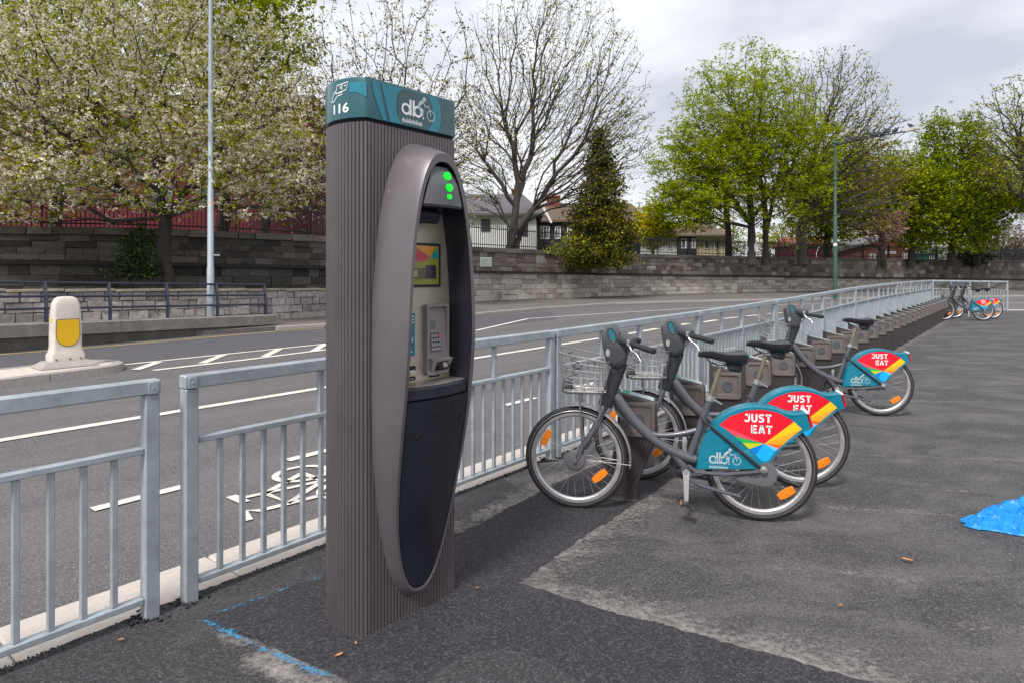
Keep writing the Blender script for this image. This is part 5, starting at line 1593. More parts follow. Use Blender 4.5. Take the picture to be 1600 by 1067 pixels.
def make_bike():
    B = thing('bicycle', 'x', 'bicycle')
    def wheel(cx, refl):
        w = bpy.data.objects.new('wheel', None); COL.objects.link(w); w.parent = B; w.location = (cx, 0, WR)
        b_ = MB(); NW = 56; loops = []
        for i in range(NW):
            a = 2 * math.pi * i / NW; c, s_ = math.cos(a), math.sin(a)
            loops.append([Vector((c * (r), y, s_ * r)) for r, y in ((.2845, -.0125), (.292, -.0195), (.303, -.0225), (.315, -.018), (.3225, -.009), (.325, 0), (.3225, .009), (.315, .018), (.303, .0225), (.292, .0195), (.2845, .0125))])
        loops.append(loops[0]); b_.loft(loops, closed=True); b_.build('tyre', M['b_rubber'], w)
        b_ = MB()
        for y in (-.0222, .0222):
            b_.tube([Vector((.2985 * math.cos(2 * math.pi * i / 48), y, .2985 * math.sin(2 * math.pi * i / 48))) for i in range(48)], .0012, 3, closed=True)
        b_.build('reflective_line', M['b_rim'], w)
        b_ = MB(); loops = []
        for i in range(NW):
            a = 2 * math.pi * i / NW; c, s_ = math.cos(a), math.sin(a)
            loops.append([Vector((c * r, y, s_ * r)) for r, y in ((.287, -.0135), (.268, -.0125), (.2580, -.007), (.2575, .007), (.268, .0125), (.287, .0135), (.282, 0))])
        loops.append(loops[0]); b_.loft(loops, sm=False); b_.build('rim', M['b_rim'], w)
        b_ = MB()
        for i in range(28):
            a = 2 * math.pi * i / 28; sgn = 1 if i % 2 else -1; tw = rad(62) * (1 if (i // 2) % 2 else -1)
            h0 = a + tw
            b_.tube([Vector((.036 * math.cos(h0), sgn * .026, .036 * math.sin(h0))), Vector((.262 * math.cos(a), sgn * .003, .262 * math.sin(a)))], .00105, 3, cap=False)
        o = b_.build('spokes', M['b_spoke'], w); o['kind'] = 'stuff'
        b_ = MB(); b_.lathe([(.012, -.05), (.018, -.045), (.036, -.034), (.036, -.028), (.022, -.022), (.022, .022), (.036, .028), (.036, .034), (.018, .045), (.012, .05)], (0, 0, 0), (0, 1, 0), 14); b_.build('hub', M['b_rim'], w)
        for x_, z, an in refl:
            b_ = MB(); Rm = Matrix.Rotation(an, 3, 'Y')
            pl = [(-.052, -.016), (-.02, -.022), (.02, -.022), (.052, -.016), (.052, .016), (.02, .022), (-.02, .022), (-.052, .016)]
            A = [Vector((x_, 0, z)) + Rm @ Vector((p, -.012, q)) for p, q in pl]; C = [Vector((x_, 0, z)) + Rm @ Vector((p * 1.02, 0.010, q * 1.02)) for p, q in pl]
            b_.loft([A, C], sm=False); b_.add(A, [tuple(range(8))]); b_.add(C, [tuple(range(8))]); b_.lathe([(.007, 0), (.005, .004)], Vector((x_, -.012, z)), (0, -1, 0), 8)
            b_.build('reflector', M['orange'], w)
        return w
    wheel(0, [(-.190, .115, rad(-63)), (.150, -.110, rad(-40)), (.03, .21, rad(8))][:2])
    wheel(WB, [(.146, -.150, rad(-32)), (-.06, .205, rad(12))])
    P_ = lambda pts, y=0: [Vector((x_, y, z)) for x_, z in pts]
    # frame
    b_ = MB()
    b_.tube(spline(P_([(.225, .735), (.262, .705), (.300, .650), (.387, .545), (.515, .437), (.642, .375), (.735, .347)])), .031, 12); b_.build('main_tube', M['b_frame'], B)
    b_ = MB(); b_.tube(spline(P_([(.430, .505), (.50, .488), (.617, .496), (.738, .528)])), .0175, 10); b_.build('brace_tube', M['b_frame'], B)
    b_ = MB(); b_.tube(P_([(.695, .345), (.822, .728)]), [.024, .0215], 12); b_.build('seat_tube', M['b_frame'], B)
    b_ = MB(); b_.tube(P_([(.58, .405), (.655, .315), (.672, .292)]), .026, 10); b_.lathe([(.030, -.045), (.030, .045)], (.674, 0, .292), (0, 1, 0), 14); b_.build('bottom_bracket', M['b_frame'], B)
    b_ = MB(); pl = [(.232, .668), (.262, .672), (.345, .575), (.352, .548), (.335, .535), (.252, .602)]
    b_.prism(pl, (0, .030, 0), (1, 0, 0), (0, 0, 1), (0, .055, 0)); b_.build('docking_plate', M['b_case'], B)
    b_ = MB(); b_.lathe([(.03, 0), (.024, .05), (.0, .06)], (.295, .085, .60), (0, 1, 0), 10); b_.build('docking_pin', M['b_chrome'], B)
    # fork
    for s_ in (-1, 1):
        b_ = MB(); b_.tube(spline([(0.0, s_ * .062, .325), (.03, s_ * .066, .385), (.095, s_ * .064, .475), (.140, s_ * .056, .555), (.170, s_ * .040, .640), (.190, s_ * .014, .690)]), [.012] * 12 + [.0165] * 19, 8, flat=.75); b_.build('fork_blade', M['b_frame'], B)
    b_ = MB(); tear = [(.075 * math.cos(t) - .005, .312 + .068 * math.sin(t)) for t in np.linspace(rad(150), rad(385), 14)] + [(.105, .395), (.128, .430), (.105, .455), (.06, .41)]
    b_.prism(tear, (0, -.058, 0), (1, 0, 0), (0, 0, 1), (0, .03, 0)); b_.lathe([(.062, 0), (.058, .008), (.03, .012)], (0, -.058, .322), (0, -1, 0), 20)
    b_.lathe([(.014, 0), (.012, .02)], (0, -.069, .325), (0, -1, 0), 10); b_.build('drum_brake', M['b_case'], B)
    # steering column and cockpit
    b_ = MB(); loops = []
    for x_, z, rx, ry in ((.176, .660, .038, .036), (.184, .662, .046, .044), (.232, .80, .045, .046), (.262, .885, .046, .048), (.275, .935, .050, .050)):
        ax = Vector((.33, 0, .94)).normalized(); e = Vector((.94, 0, -.33))
        loops.append([Vector((x_, 0, z)) + e * rx * math.copysign(abs(math.cos(t)) ** .7, math.cos(t)) + Vector((0, 1, 0)) * ry * math.copysign(abs(math.sin(t)) ** .7, math.sin(t)) for t in np.linspace(0, 2 * math.pi, 17)[:-1]])
    b_.loft(loops); b_.add(loops[0], [tuple(range(16))]); b_.add(loops[-1], [tuple(range(16))]); b_.build('column_cover', M['b_plastic'], B)
    prof = [(.196, .925), (.178, .985), (.164, 1.06), (.165, 1.112), (.190, 1.130), (.208, 1.158), (.226, 1.166), (.258, 1.152), (.276, 1.135), (.270, 1.110), (.268, 1.085), (.288, 1.080), (.318, 1.092), (.350, 1.088), (.375, 1.068), (.352, 1.012), (.330, 1.010), (.322, .955), (.314, .925), (.262, .890)]
    b_ = MB(); n_ = len(prof); cc = Vector((.245, 0, 1.02))
    def lay(y, s_): return [Vector((.245 + (x_ - .245) * s_, y, 1.02 + (z - 1.02) * s_)) for x_, z in prof]
    LY = [(-.070, .62), (-.066, .78), (-.058, .90), (-.046, .97), (-.028, 1.0), (.028, 1.0), (.046, .97), (.058, .90), (.066, .78), (.070, .62)]
    b_.loft([lay(*q) for q in LY], sm=True)
    b_.add(lay(-.070, .62), [tuple(range(n_))], 0, True); b_.add(lay(.070, .62), [tuple(range(n_))[::-1]], 0, True); ck = b_.build('cockpit', M['b_cover'], B)
    b_ = MB(); el = [(.228 + .022 * math.cos(t) - .012 * math.sin(t), 1.108 + .046 * math.sin(t)) for t in np.linspace(0, 2 * math.pi, 17)[:-1]]
    b_.prism(el, (0, -.0715, 0), (1, 0, 0), (0, 0, 1), (0, .012, 0)); b_.build('screen', M['b_screen'], ck)
    b_ = MB(); b_.tube([(x_, -.0665, z) for x_, z in el], .0080, 8, closed=True); b_.build('screen_rim', M['b_cover'], ck)
    b_ = MB(); b_.prism([(.250, 1.145), (.274, 1.13), (.262, 1.06), (.240, 1.075)], (0, -.045, 0), (1, 0, 0), (0, 0, 1), (0, .09, 0)); b_.build('screen', M['b_screen'], ck)
    b_ = MB(); b_.lathe([(.0135, 0), (.0135, .004), (.004, .005)], (0, 0, 0), (0, -1, 0), 14, cap=True); b_.v = [(.203 + v[0] * .95, -.0665 + v[1], 1.000 + v[2] * 1.75) for v in b_.v]; b_.build('side_lamp', M['lamp_head'], ck)
    # bars: near grip (y<0), far grip (y>0)
    for s_, gx0, gx1 in ((-1, .350, .478), (1, .315, .400)):
        b_ = MB(); b_.tube(spline([(.255, s_ * .020, 1.050), (.292, s_ * .065, 1.084), (gx0 - .020, s_ * .110, 1.082), (gx0 + .010, s_ * .142, 1.064)]), [.030] * 3 + [.034] * 4 + [.038] * 5 + [.037] * 5 + [.030, .022], 12, flat=.85); b_.build('bar_cover', M['b_cover'], ck)
        g0, g1 = Vector((gx0 - .005, s_ * .135, 1.064)), Vector((gx1, s_ * .285, 1.040))
        b_ = MB(); b_.tube([g0, g0.lerp(g1, .1), g1.lerp(g0, .04), g1], [.0165, .0185, .0185, .016], 10); h_ = b_.build('grip', M['b_rubber'], ck)
        b_ = MB(); b_.tube(spline([g0 + Vector((-.01, 0, -.005)), g0 + Vector((.0, s_ * .02, -.035)), g0 + Vector((.035, s_ * .05, -.06)), g0 + Vector((.055, s_ * .07, -.095))]), [.010] * 6 + [.006] * 7 + [.005] * 6, 8, flat=.7); b_.build('brake_lever', M['b_chrome'], ck)
        b_ = MB(); b_.box(g0 + Vector((-.008, s_ * .004, -.004)), (.035, .03, .034), ch=.008); b_.lathe([(.024, 0), (.022, .012), (.006, .02)], g0 + Vector((-.005, 0, .012)), (0, 0, 1), 12); b_.build('bell' if s_ < 0 else 'lever_clamp', M['b_chrome'], ck)
    for s_, gx0 in ((-1, .350), (1, .315)):
        b_ = MB(); b_.tube(spline([(gx0, s_ * .14, 1.058), (gx0 - .03, s_ * .12, .99), (.23, s_ * .075, .90), (.20, s_ * .06, .80), (.225, s_ * .045, .70)], 6), .0032, 5); b_.build('brake_cable', M['b_plastic'], B)
    b_ = MB(); b_.tube(spline([(.20, -.045, .70), (.165, -.062, .62), (.10, -.075, .47), (.06, -.072, .41)], 6), .003, 5); b_.build('brake_cable', M['b_plastic'], B)
    # basket of wire
    b_ = MB()
    def ring_at(f, k=28):
        hx, hy = .135 + .030 * f, .130 + .045 * f
        cx_, zb = .062 - .010 * f, .762 + .215 * f
        return [Vector((cx_ + hx * math.copysign(abs(math.cos(t)) ** .55, math.cos(t)), hy * math.copysign(abs(math.sin(t)) ** .55, math.sin(t)), zb - .20 * f * (hx * math.copysign(abs(math.cos(t)) ** .55, math.cos(t))))) for t in np.linspace(0, 2 * math.pi, k + 1)[:-1]]
    for f in (0, .2, .4, .6, .8): b_.tube(ring_at(f), .0022, 4, closed=True)
    lo_, hi_ = ring_at(0), ring_at(1)
    for i in range(28): b_.tube([lo_[i], hi_[i]], .0018, 3, cap=False)
    for q in np.linspace(-.10, .10, 5): b_.tube([(.062 - .13, q, .762), (.062 + .13, q, .762)], .0014, 3, cap=False)
    for q in np.linspace(-.09, .09, 4): b_.tube([(.062 + q, -.125, .762), (.062 + q, .125, .762)], .0014, 3, cap=False)
    bk = b_.build('basket', M['b_wire'], B, fix=False)
    b_ = MB(); b_.tube(ring_at(1), .0042, 6, closed=True); b_.build('rim', M['b_wire'], bk)
    b_ = MB(); hel = []
    for i in range(50):
        t = i / 49; hel.append(Vector((-.05 + .05 * math.sin(t * 3) + .024 * math.cos(t * 32), .06 * math.cos(t * 2.2) + .024 * math.sin(t * 32), .985 - .17 * t)))
    b_.tube(hel, .0032, 4); b_.build('coiled_cable', M['b_plastic'], B)
    # front carrier, lamp, mudguard
    b_ = MB()
    for y in (-.085, .085): b_.tube([(-.055, y, .748), (.045, y, .748), (.175, y * .6, .745)], .007, 6)
    b_.tube([(-.055, -.085, .748), (-.055, .085, .748)], .007, 6); b_.tube([(.06, -.085, .748), (.06, .085, .748)], .007, 6); b_.tube([(.165, -.05, .742), (.150, -.05, .62)], .008, 6)
    b_.build('carrier', M['b_case'], B)
    for s_ in (-1, 1):
        b_ = MB(); b_.tube([(.028, s_ * .085, .748), (.035, s_ * .083, .60), (.045, s_ * .078, .40), (.020, s_ * .074, .335)], .0065, 6); b_.build('carrier_strut', M['b_case'], B)
    b_ = MB(); b_.lathe([(.022, 0), (.034, .02), (.038, .06), (.036, .064)], (-.02, 0, .772), (-1, 0, 0), 16); hl = b_.build('headlamp', M['b_plastic'], B)
    b_ = MB(); b_.lathe([(.034, 0), (.02, .008), (0, .01)], (-.083, 0, .772), (-1, 0, 0), 16, cap=False); b_.build('lens', M['b_chrome'], hl)
    b_ = MB(); loops = []
    for i in range(23):
        a = rad(96 - 104 * i / 22)
        loops.append([Vector((r * math.cos(a), y, .325 + r * math.sin(a))) for r, y in ((.336, -.034), (.344, -.026), (.348, -.010), (.348, .010), (.344, .026), (.336, .034))])
    b_.loft(loops, closed=False); b_.build('mudguard', M['b_mud'], B)
    b_ = MB(); b_.tube([(0.01, -.055, .33), (.342, -.034, .30)], .0022, 4); b_.tube([(0.01, .055, .33), (.342, .034, .30)], .0022, 4); b_.build('mudguard_stay', M['b_rim'], B)
    # saddle
    b_ = MB(); b_.tube(P_([(.818, .715), (.884, .925)]), .0145, 12); b_.build('seat_post', M['b_post'], B)
    b_ = MB(); b_.lathe([(.0265, -.016), (.0265, .016)], (.822, 0, .728), (.33, 0, .94), 14); b_.tube([(.845, -.03, .722), (.845, .03, .722)], .008, 8); b_.tube([(.846, -.03, .722), (.885, -.035, .700)], .006, 6); b_.build('seat_clamp', M['b_chrome'], B)
    b_ = MB()
    secs = [(.750, .010, .996, .010), (.756, .020, 1.010, .026), (.78, .026, 1.018, .038), (.83, .033, 1.020, .046), (.88, .046, 1.012, .052), (.92, .066, 1.010, .060), (.96, .092, 1.016, .072), (.995, .104, 1.024, .082), (1.02, .100, 1.022, .078), (1.036, .074, 1.010, .060), (1.043, .03, .990, .03)]
    loops = []
    for x_, hw, zt, th in secs:
        l_ = []
        for t in np.linspace(0, 2 * math.pi, 17)[:-1]:
            c, s_ = math.cos(t), math.sin(t)
            y = hw * math.copysign(abs(c) ** .75, c)
            z = zt - .010 * (y / .1) ** 2 * (1 if s_ > 0 else 1) + (0 if s_ > 0 else s_ * th) - .012 * (1 - s_) * .2 * (1 if s_ > 0 else 0) * abs(c)
            if s_ <= 0: z -= .004
            l_.append(Vector((x_, y, z)))
        loops.append(l_)
    b_.loft(loops); b_.add(loops[0], [tuple(range(16))]); b_.add(loops[-1], [tuple(range(16))]); sd_ = b_.build('saddle', M['b_saddle'], B)
    b_ = MB()
    for y in (-.022, .022): b_.tube(spline([(.79, y * .5, .985), (.83, y, .945), (.90, y, .935), (.97, y * 1.6, .955)]), .004, 6)
    b_.build('saddle_rail', M['b_plastic'], sd_)
    b_ = MB(); b_.box((.965, 0, .925), (.085, .07, .06), Matrix.Rotation(rad(12), 3, 'Y'), .015); b_.build('saddle_bag_mount', M['b_plastic'], sd_)
    b_ = MB(); b_.box((.884, 0, .932), (.055, .045, .026), Matrix.Rotation(rad(8), 3, 'Y'), .006); b_.build('saddle_clamp', M['b_chrome'], sd_)
    # teal rear skirt guard: two shells joined over the wheel
    top_ = [(.734, .302), (.751, .406), (.784, .499), (.850, .593), (.921, .655), (1.018, .693), (1.104, .702), (1.189, .690), (1.252, .666), (1.305, .661), (1.363, .672), (1.391, .575)]
    low_ = [(1.347, .556), (1.274, .503), (1.21, .437), (1.160, .370), (1.140, .360), (1.112, .356), (1.072, .322)]
    top_ = [(p.x, p.z) for p in spline([(x_, 0, z) for x_, z in top_[:3]], 3)][:-1] + [(p.x, p.z) for p in spline([(x_, 0, z) for x_, z in top_[2:11]], 4)] + [top_[11]]
    outl_ = top_ + low_
    GY = .052
    def gy(x_): return GY - .014 * smooth(1.20, 1.40, x_)
    for s_ in (-1, 1):
        b_ = MB()
        A = [Vector((x_, s_ * gy(x_), z)) for x_, z in outl_]
        cxx, czz = 1.06, .52
        Bv = [Vector((cxx + (x_ - cxx) * .985, s_ * (gy(x_) + .010), czz + (z - czz) * .975)) for x_, z in outl_]
        Cv = [Vector((x_, s_ * (gy(x_) - .006), z)) for x_, z in outl_]
        b_.loft([Cv, A, Bv], sm=False); b_.add(Bv, [tuple(range(len(Bv)))]); b_.add(Cv, [tuple(range(len(Cv)))])
        sh = b_.build('skirt_guard', M['b_teal'], B)
        yb = lambda x_, k=0: s_ * (gy(x_) + .0108 + k * .0008)
        def fd(k): return lambda x_, z: Vector((x_, yb(x_, k), z))
        def dec(name, m, pts, k=0):
            d_ = MB()
            # follow the taper: split long decals along x
            add_poly(d_, fd(k), pts); d_.build(name, M[m], sh, fix=False)
        H_ = (1.125, .481)
        dec('print', 'p_red', [(.868, .583), (.932, .637), (1.029, .674), (1.104, .682), (1.16, .677), (1.21, .664), (1.292, .617), H_])
        dec('print', 'p_rose', [(.868, .583), H_, (.953, .519), (.905, .556)], 1)
        dec('print', 'p_green', [(.953, .519), H_, (.999, .480)])
        dec('print', 'p_lime', [(.999, .480), H_, (1.038, .444)])
        dec('print', 'p_blue', [(1.038, .444), H_, (1.075, .410)])
        dec('print', 'p_sky', [(1.075, .410), H_, (1.186, .440), (1.150, .385), (1.128, .374), (1.108, .378)])
        dec('print', 'p_pale', [H_, (1.205, .455), (1.186, .440)])
        dec('print', 'p_orange', [H_, (1.228, .478), (1.205, .455)])
        dec('print', 'p_amber', [H_, (1.338, .574), (1.268, .518), (1.228, .478)])
        dec('print', 'p_yellow', [H_, (1.292, .617), (1.338, .574)], 1)
        if s_ < 0:
            tm = lambda x_, z: Vector((x_, yb(x_, 2), z)); x_a = lambda a: a
        else:
            tm = lambda x_, z: Vector((2.18 - x_, yb(2.18 - x_, 2), z))
        for wd, wx, wz, ww in (('JUST', 1.012, .606, .0325), ('EAT', 1.050, .540, .0345)):
            d_ = MB(); block_word(d_, wd, tm, wx, wz, ww, .049); d_.build('lettering', M['k_white'], sh, fix=False)
        if s_ > 0: tm = lambda x_, z: Vector((1.75 - x_, yb(.86, 1), z))
        else: tm = lambda x_, z: Vector((x_, yb(.86, 1), z))
        d_ = MB()
        add_ring(d_, tm, .831, .371, .015, .025, 22); add_stroke(d_, tm, [(.855, .347), (.855, .416)], .011); add_stroke(d_, tm, [(.871, .347), (.871, .416)], .011); add_ring(d_, tm, .895, .371, .015, .025, 22); add_disc(d_, tm, .924, .349, .0045, 8)
        d_.build('lettering', M['p_grey'], sh, fix=False); d_ = MB()
        add_text(d_, 'dublinbikes', tm, .808, .319, .918, .337, .02)
        d_.build('lettering', M['p_grey'], sh, fix=False)
        d_ = MB(); cyclist(d_, tm, .888, .344, .100); d_.build('emblem', M['p_grey'], sh, fix=False)
    b_ = MB(); W_ = [p for p in top_]
    loops = [[Vector((x_, y * gy(x_) / GY, z + (.0015 if abs(y) < .05 else -.002))) for y in (-.0515, -.046, .046, .0515)] for x_, z in top_]
    b_.loft(loops, sm=False, closed=False); b_.build('guard_top', M['b_teal'], B)
    b_ = MB(); b_.prism([(1.372, .674), (1.380, .676), (1.404, .590), (1.395, .572)], (0, -.034, 0), (1, 0, 0), (0, 0, 1), (0, .068, 0)); b_.build('tail_lamp', M['red_lamp'], B)
    b_ = MB(); b_.prism([(1.352, .676), (1.374, .678), (1.382, .662), (1.356, .662)], (0, -.0405, 0), (1, 0, 0), (0, 0, 1), (0, .081, 0)); b_.build('lamp_cap', M['k_white'], B)
    # stays, chaincase, cranks, stand
    for s_ in (-1, 1):
        b_ = MB(); b_.tube([(.765, s_ * .040, .622), (.785, s_ * .070, .597), (1.080, s_ * .078, .358), (1.112, s_ * .072, .333)], .0085, 8); b_.build('seat_stay', M['b_plastic'], B)
        b_ = MB(); b_.tube([(.690, s_ * .035, .318), (.735, s_ * .068, .290), (.90, s_ * .074, .288), (1.112, s_ * .070, .318)], .0115, 8); b_.build('chain_stay', M['b_frame'], B)
        b_ = MB(); b_.tube(spline([(.700, s_ * .04, .235), (.78, s_ * .085, .212), (.98, s_ * .105, .172)], 4), [.013] * 4 + [.0115] * 5, 8); b_.build('stand_leg', M['b_frame'], B)
        b_ = MB(); ca_ = Vector((.674, s_ * .062, .290)); ce = Vector((.672, s_ * .088, .118)) if s_ < 0 else Vector((.676, s_ * .088, .462))
        loops = []
        for p, w in ((ca_ + Vector((0, 0, .018 * -s_ * -1)), .016), (ca_, .021), (ca_.lerp(ce, .3), .016), (ca_.lerp(ce, .8), .013), (ce, .012)):
            loops.append([p + Vector((dx * w, dy * .008, 0)) for dx, dy in ((-1, -1), (1, -1), (1, 1), (-1, 1))])
        b_.loft(loops, sm=False); b_.add(loops[0], [(0, 1, 2, 3)]); b_.add(loops[-1], [(0, 1, 2, 3)]); b_.lathe([(.015, 0), (.013, .006), (.006, .006)], ca_ + Vector((0, s_ * .008, 0)), (0, s_, 0), 12)
        cr = b_.build('crank', M['b_rim'], B)
        b_ = MB(); pc = ce + Vector((0, s_ * .06, -.004)); Rm = Matrix.Rotation(rad(25), 3, 'Y')
        for dx in (-.030, .030): b_.box(pc + Rm @ Vector((dx, 0, 0)), (.016, .085, .022), Rm, .003)
        b_.box(pc, (.06, .016, .016), Rm, .003); b_.tube([ce, pc + Vector((0, s_ * .04, 0))], .006, 6); pdl = b_.build('pedal', M['b_plastic'], cr)
        for dx in (-.0385, .0385):
            b_ = MB(); b_.box(pc + Rm @ Vector((dx, 0, .0)), (.003, .05, .014), Rm); b_.build('reflector', M['orange'], cr)
    b_ = MB(); b_.tube([(.665, -.05, .255), (.700, -.05, .235), (.700, .05, .235)], .013, 8); b_.box((.690, 0, .262), (.05, .09, .05), ch=.01); b_.build('stand_bracket', M['b_case'], B)
    b_ = MB(); b_.lathe([(.058, -.004), (.078, -.003), (.080, 0), (.078, .003), (.058, .004)], (.655, .060, .288), (0, 1, 0), 28, cap=False)
    for k in range(5):
        a = 2 * math.pi * k / 5; b_.tube([(.655, .060, .288), (.655 + .062 * math.cos(a), .060, .288 + .062 * math.sin(a))], .006, 4)
    b_.lathe([(.086, -.002), (.086, .002)], (.655, .068, .288), (0, 1, 0), 28, cap=False); b_.build('chainring', M['b_plastic'], B)
    b_ = MB(); b_.tube([(.655, .062, .368), (1.10, .062, .357)], .004, 4); b_.tube([(.655, .062, .208), (1.10, .062, .290)], .004, 4); b_.build('chain', M['b_plastic'], B)
    tear = [(.965, .288), (.965, .268), (.985, .250)] + [(1.125 + .074 * math.cos(t), .302 + .074 * math.sin(t)) for t in np.linspace(rad(-108), rad(75), 14)] + [(1.09, .350), (1.07, .318)]
    b_ = MB(); b_.prism(tear, (0, -.066, 0), (1, 0, 0), (0, 0, 1), (0, .02, 0)); cc_ = b_.build('chaincase', M['b_case'], B)
    b_ = MB(); b_.lathe([(.024, 0), (.022, .008), (.012, .010), (.011, .016), (.006, .016)], (1.118, -.080, .328), (0, -1, 0), 14); b_.build('axle_nut', M['b_chrome'], cc_)
    d_ = MB(); add_text(d_, '00556', lambda x_, z: Vector((x_, -.0668, z)), 1.040, .276, 1.095, .291, .02); d_.build('lettering', M['gap'], cc_, fix=False)
    return B

bike = make_bike()
spots = [((.4076, 4.076), 0.0, 'nearest hire bicycle, leaning beside the first dock with its full teal guard in view', 0),
         ((.915, 4.645), .035, 'second hire bicycle partly hidden behind the nearest one', .03),
         ((2.775, 6.93), .0, 'third hire bicycle standing alone halfway along the docks', -.02),
         ((13.82, 20.47), .01, 'front one of the two distant hire bicycles at the end of the docks', .02),
         ((14.72, 21.30), -.01, 'rear one of the two distant hire bicycles at the end of the docks', -.01)]
for i, ((x_, y_), da, lab, lean) in enumerate(spots):
    o = bike if i == 0 else copy_tree(bike)
    o.location = (x_, y_, .012); o.rotation_euler = (lean * .5, 0, BANG + da)
    o['label'] = lab; o['group'] = 'hire bicycles parked at the docks'

# ------------------------------------------------------------------ blue bag, leaves, crumbs
m, t, b = newmat('thin blue plastic')
geo = N(t, 'ShaderNodeNewGeometry')
n1 = N(t, 'ShaderNodeTexNoise', Scale=22.0, Detail=6.0); t.links.new(geo.outputs['Position'], n1.inputs['Vector'])
r_ = ramp(t, [(.35, (.004, .26, .76)), (.7, (.02, .42, .90))]); t.links.new(n1.outputs['Fac'], r_.inputs['Fac']); t.links.new(r_.outputs[0], b.inputs['Base Color'])
b.inputs['Roughness'].default_value = .38
bp2 = N(t, 'ShaderNodeBump', Strength=.5, Distance=.01); t.links.new(n1.outputs['Fac'], bp2.inputs['Height']); t.links.new(bp2.outputs[0], b.inputs['Normal'])
tr = N(t, 'ShaderNodeBsdfTranslucent'); tr.inputs['Color'].default_value = (.05, .40, .9, 1); mx = N(t, 'ShaderNodeMixShader'); mx.inputs['Fac'].default_value = .35
t.links.new(b.outputs[0], mx.inputs[1]); t.links.new(tr.outputs[0], mx.inputs[2]); t.links.new(mx.outputs[0], t.nodes['Material Output'].inputs['Surface'])
bg0 = G(1616, 822)
bag = thing('plastic_bag', 'crumpled bright blue plastic bag lying on the old asphalt', 'plastic bag', (bg0.x, bg0.y, .014))
NX, NY = 110, 80
V, F = [], []
def fold(x_, y_, ax, ay, bx, by, w, h, sharp=1.0):
    """a crease line from a to b: raised ridge of width w"""
    dx, dy = bx - ax, by - ay; L2 = dx * dx + dy * dy
    t = max(0.0, min(1.0, ((x_ - ax) * dx + (y_ - ay) * dy) / L2))
    d = math.hypot(x_ - ax - dx * t, y_ - ay - dy * t) / w
    return h * math.exp(-abs(d) ** (1.2 * sharp)) * (.55 + .45 * math.sin(math.pi * min(1, t + .15)))
FOLDS = [(-.36, -.02, .12, .20, .050, .085), (-.12, .17, .46, .19, .060, .080), (-.30, -.03, .02, -.15, .035, .050), (.02, -.15, .40, -.20, .050, .045), (-.24, .02, .06, .05, .040, .030),
         (.06, .05, .42, .02, .06, .055), (-.05, .10, .20, -.04, .028, .026), (.15, -.03, .34, -.15, .030, .034), (-.10, -.06, .10, -.02, .022, .020), (.22, .10, .40, .08, .03, .03), (-.33, -.05, -.18, -.10, .022, .026)]
for j in range(NY + 1):
    for i in range(NX + 1):
        p, q = i / NX * 2 - 1, j / NY * 2 - 1
        rr_ = math.sqrt(p * p + q * q) + 1e-6
        mxx = max(abs(p), abs(q))
        ux, uy = p / rr_ * mxx, q / rr_ * mxx
        th = math.atan2(uy, ux)
        R_ = 1 + .14 * noise.noise(Vector((math.cos(th) * 1.6, math.sin(th) * 1.6, 3.1))) + .06 * noise.noise(Vector((math.cos(th) * 6, math.sin(th) * 6, 1.1)))
        x_, y_ = ux * R_ * .44, uy * R_ * (.15 + .12 * smooth(-.9, .2, ux)) + .02 * ux
        e = max(0.0, 1 - mxx ** 4)
        w = Vector((x_ * 6, y_ * 9, 0))
        z = sum(fold(x_, y_, *f) for f in FOLDS)
        w2 = w + Vector((noise.noise(w * .9), noise.noise(w * .9 + Vector((7, 0, 0))), 0)) * .8
        c1 = 1 - min(1, abs(noise.noise(w2 * .9 + Vector((5, 2, 0)))) * 5); c2 = 1 - min(1, abs(noise.noise(w2 * 1.9 + Vector((1, 7, 0)))) * 4.5); c3 = 1 - min(1, abs(noise.noise(w2 * 4.2 + Vector((4, 4, 0)))) * 4)
        z = (z * .62 + .030 * c1 * (.4 + .6 * smooth(-.2, .4, noise.noise(w * .5))) + .019 * c2 + .008 * c3) * e ** .4 + .003
        V.append((x_ + .02 * noise.noise(w * 1.5 + Vector((9, 9, 0))), y_ + .02 * noise.noise(w * 1.5 + Vector((3, 19, 0))), max(.002, z)))
F = [(j * (NX + 1) + i, j * (NX + 1) + i + 1, (j + 1) * (NX + 1) + i + 1, (j + 1) * (NX + 1) + i) for j in range(NY) for i in range(NX)]
b_ = MB(); b_.add(V, F, 0, True); b_.build('film', m, bag)
b_ = MB(); b_.add([(-.040, -.180, .062), (-.005, -.192, .060), (.008, -.160, .068), (-.027, -.150, .070)], [(0, 1, 2, 3)]); b_.build('tag', M['k_white'], bag)
def leaf(u, v, s_, rz, lab):
    p = G(u, v, .02)
    b_ = MB(); pts = [(-1, 0), (-.5, .32), (.1, .42), (.7, .25), (1, 0), (.6, -.28), (0, -.40), (-.6, -.25)]
    Vv = [Vector((a * s_, c * s_, .006 + .012 * abs(c) + .006 * a * a)) for a, c in pts] + [Vector((0, 0, .003))]
    b_.add(Vv, [(i, (i + 1) % 8, 8) for i in range(8)]); b_.add([Vector((-1, .02, .012)) * s_ * 1, Vector((-1.5, .1, .2)) * s_, Vector((-1.5, .13, .2)) * s_], [(0, 1, 2)])
    o = b_.build('fallen_leaf', M['dry_leaf'], None, None, True, (p.x, p.y, p.z), rz); tag(o, lab, 'leaf', 'dry leaves on the asphalt')
leaf(1418, 876, .030, 2.6, 'tan curled leaf on the old asphalt left of the blue bag')
leaf(529, 1026, .020, .7, 'orange brown leaf in front of the terminal foot')
leaf(556, 1008, .012, 2.0, 'small brown leaf beside the terminal base')
leaf(745, 921, .011, 1.0, 'tiny tan leaf right of the terminal base')
leaf(1313, 948, .012, .4, 'small tan leaf on the asphalt below the bicycles')
leaf(188, 1002, .014, .4, 'pale leaf scrap on the asphalt by the left railing')
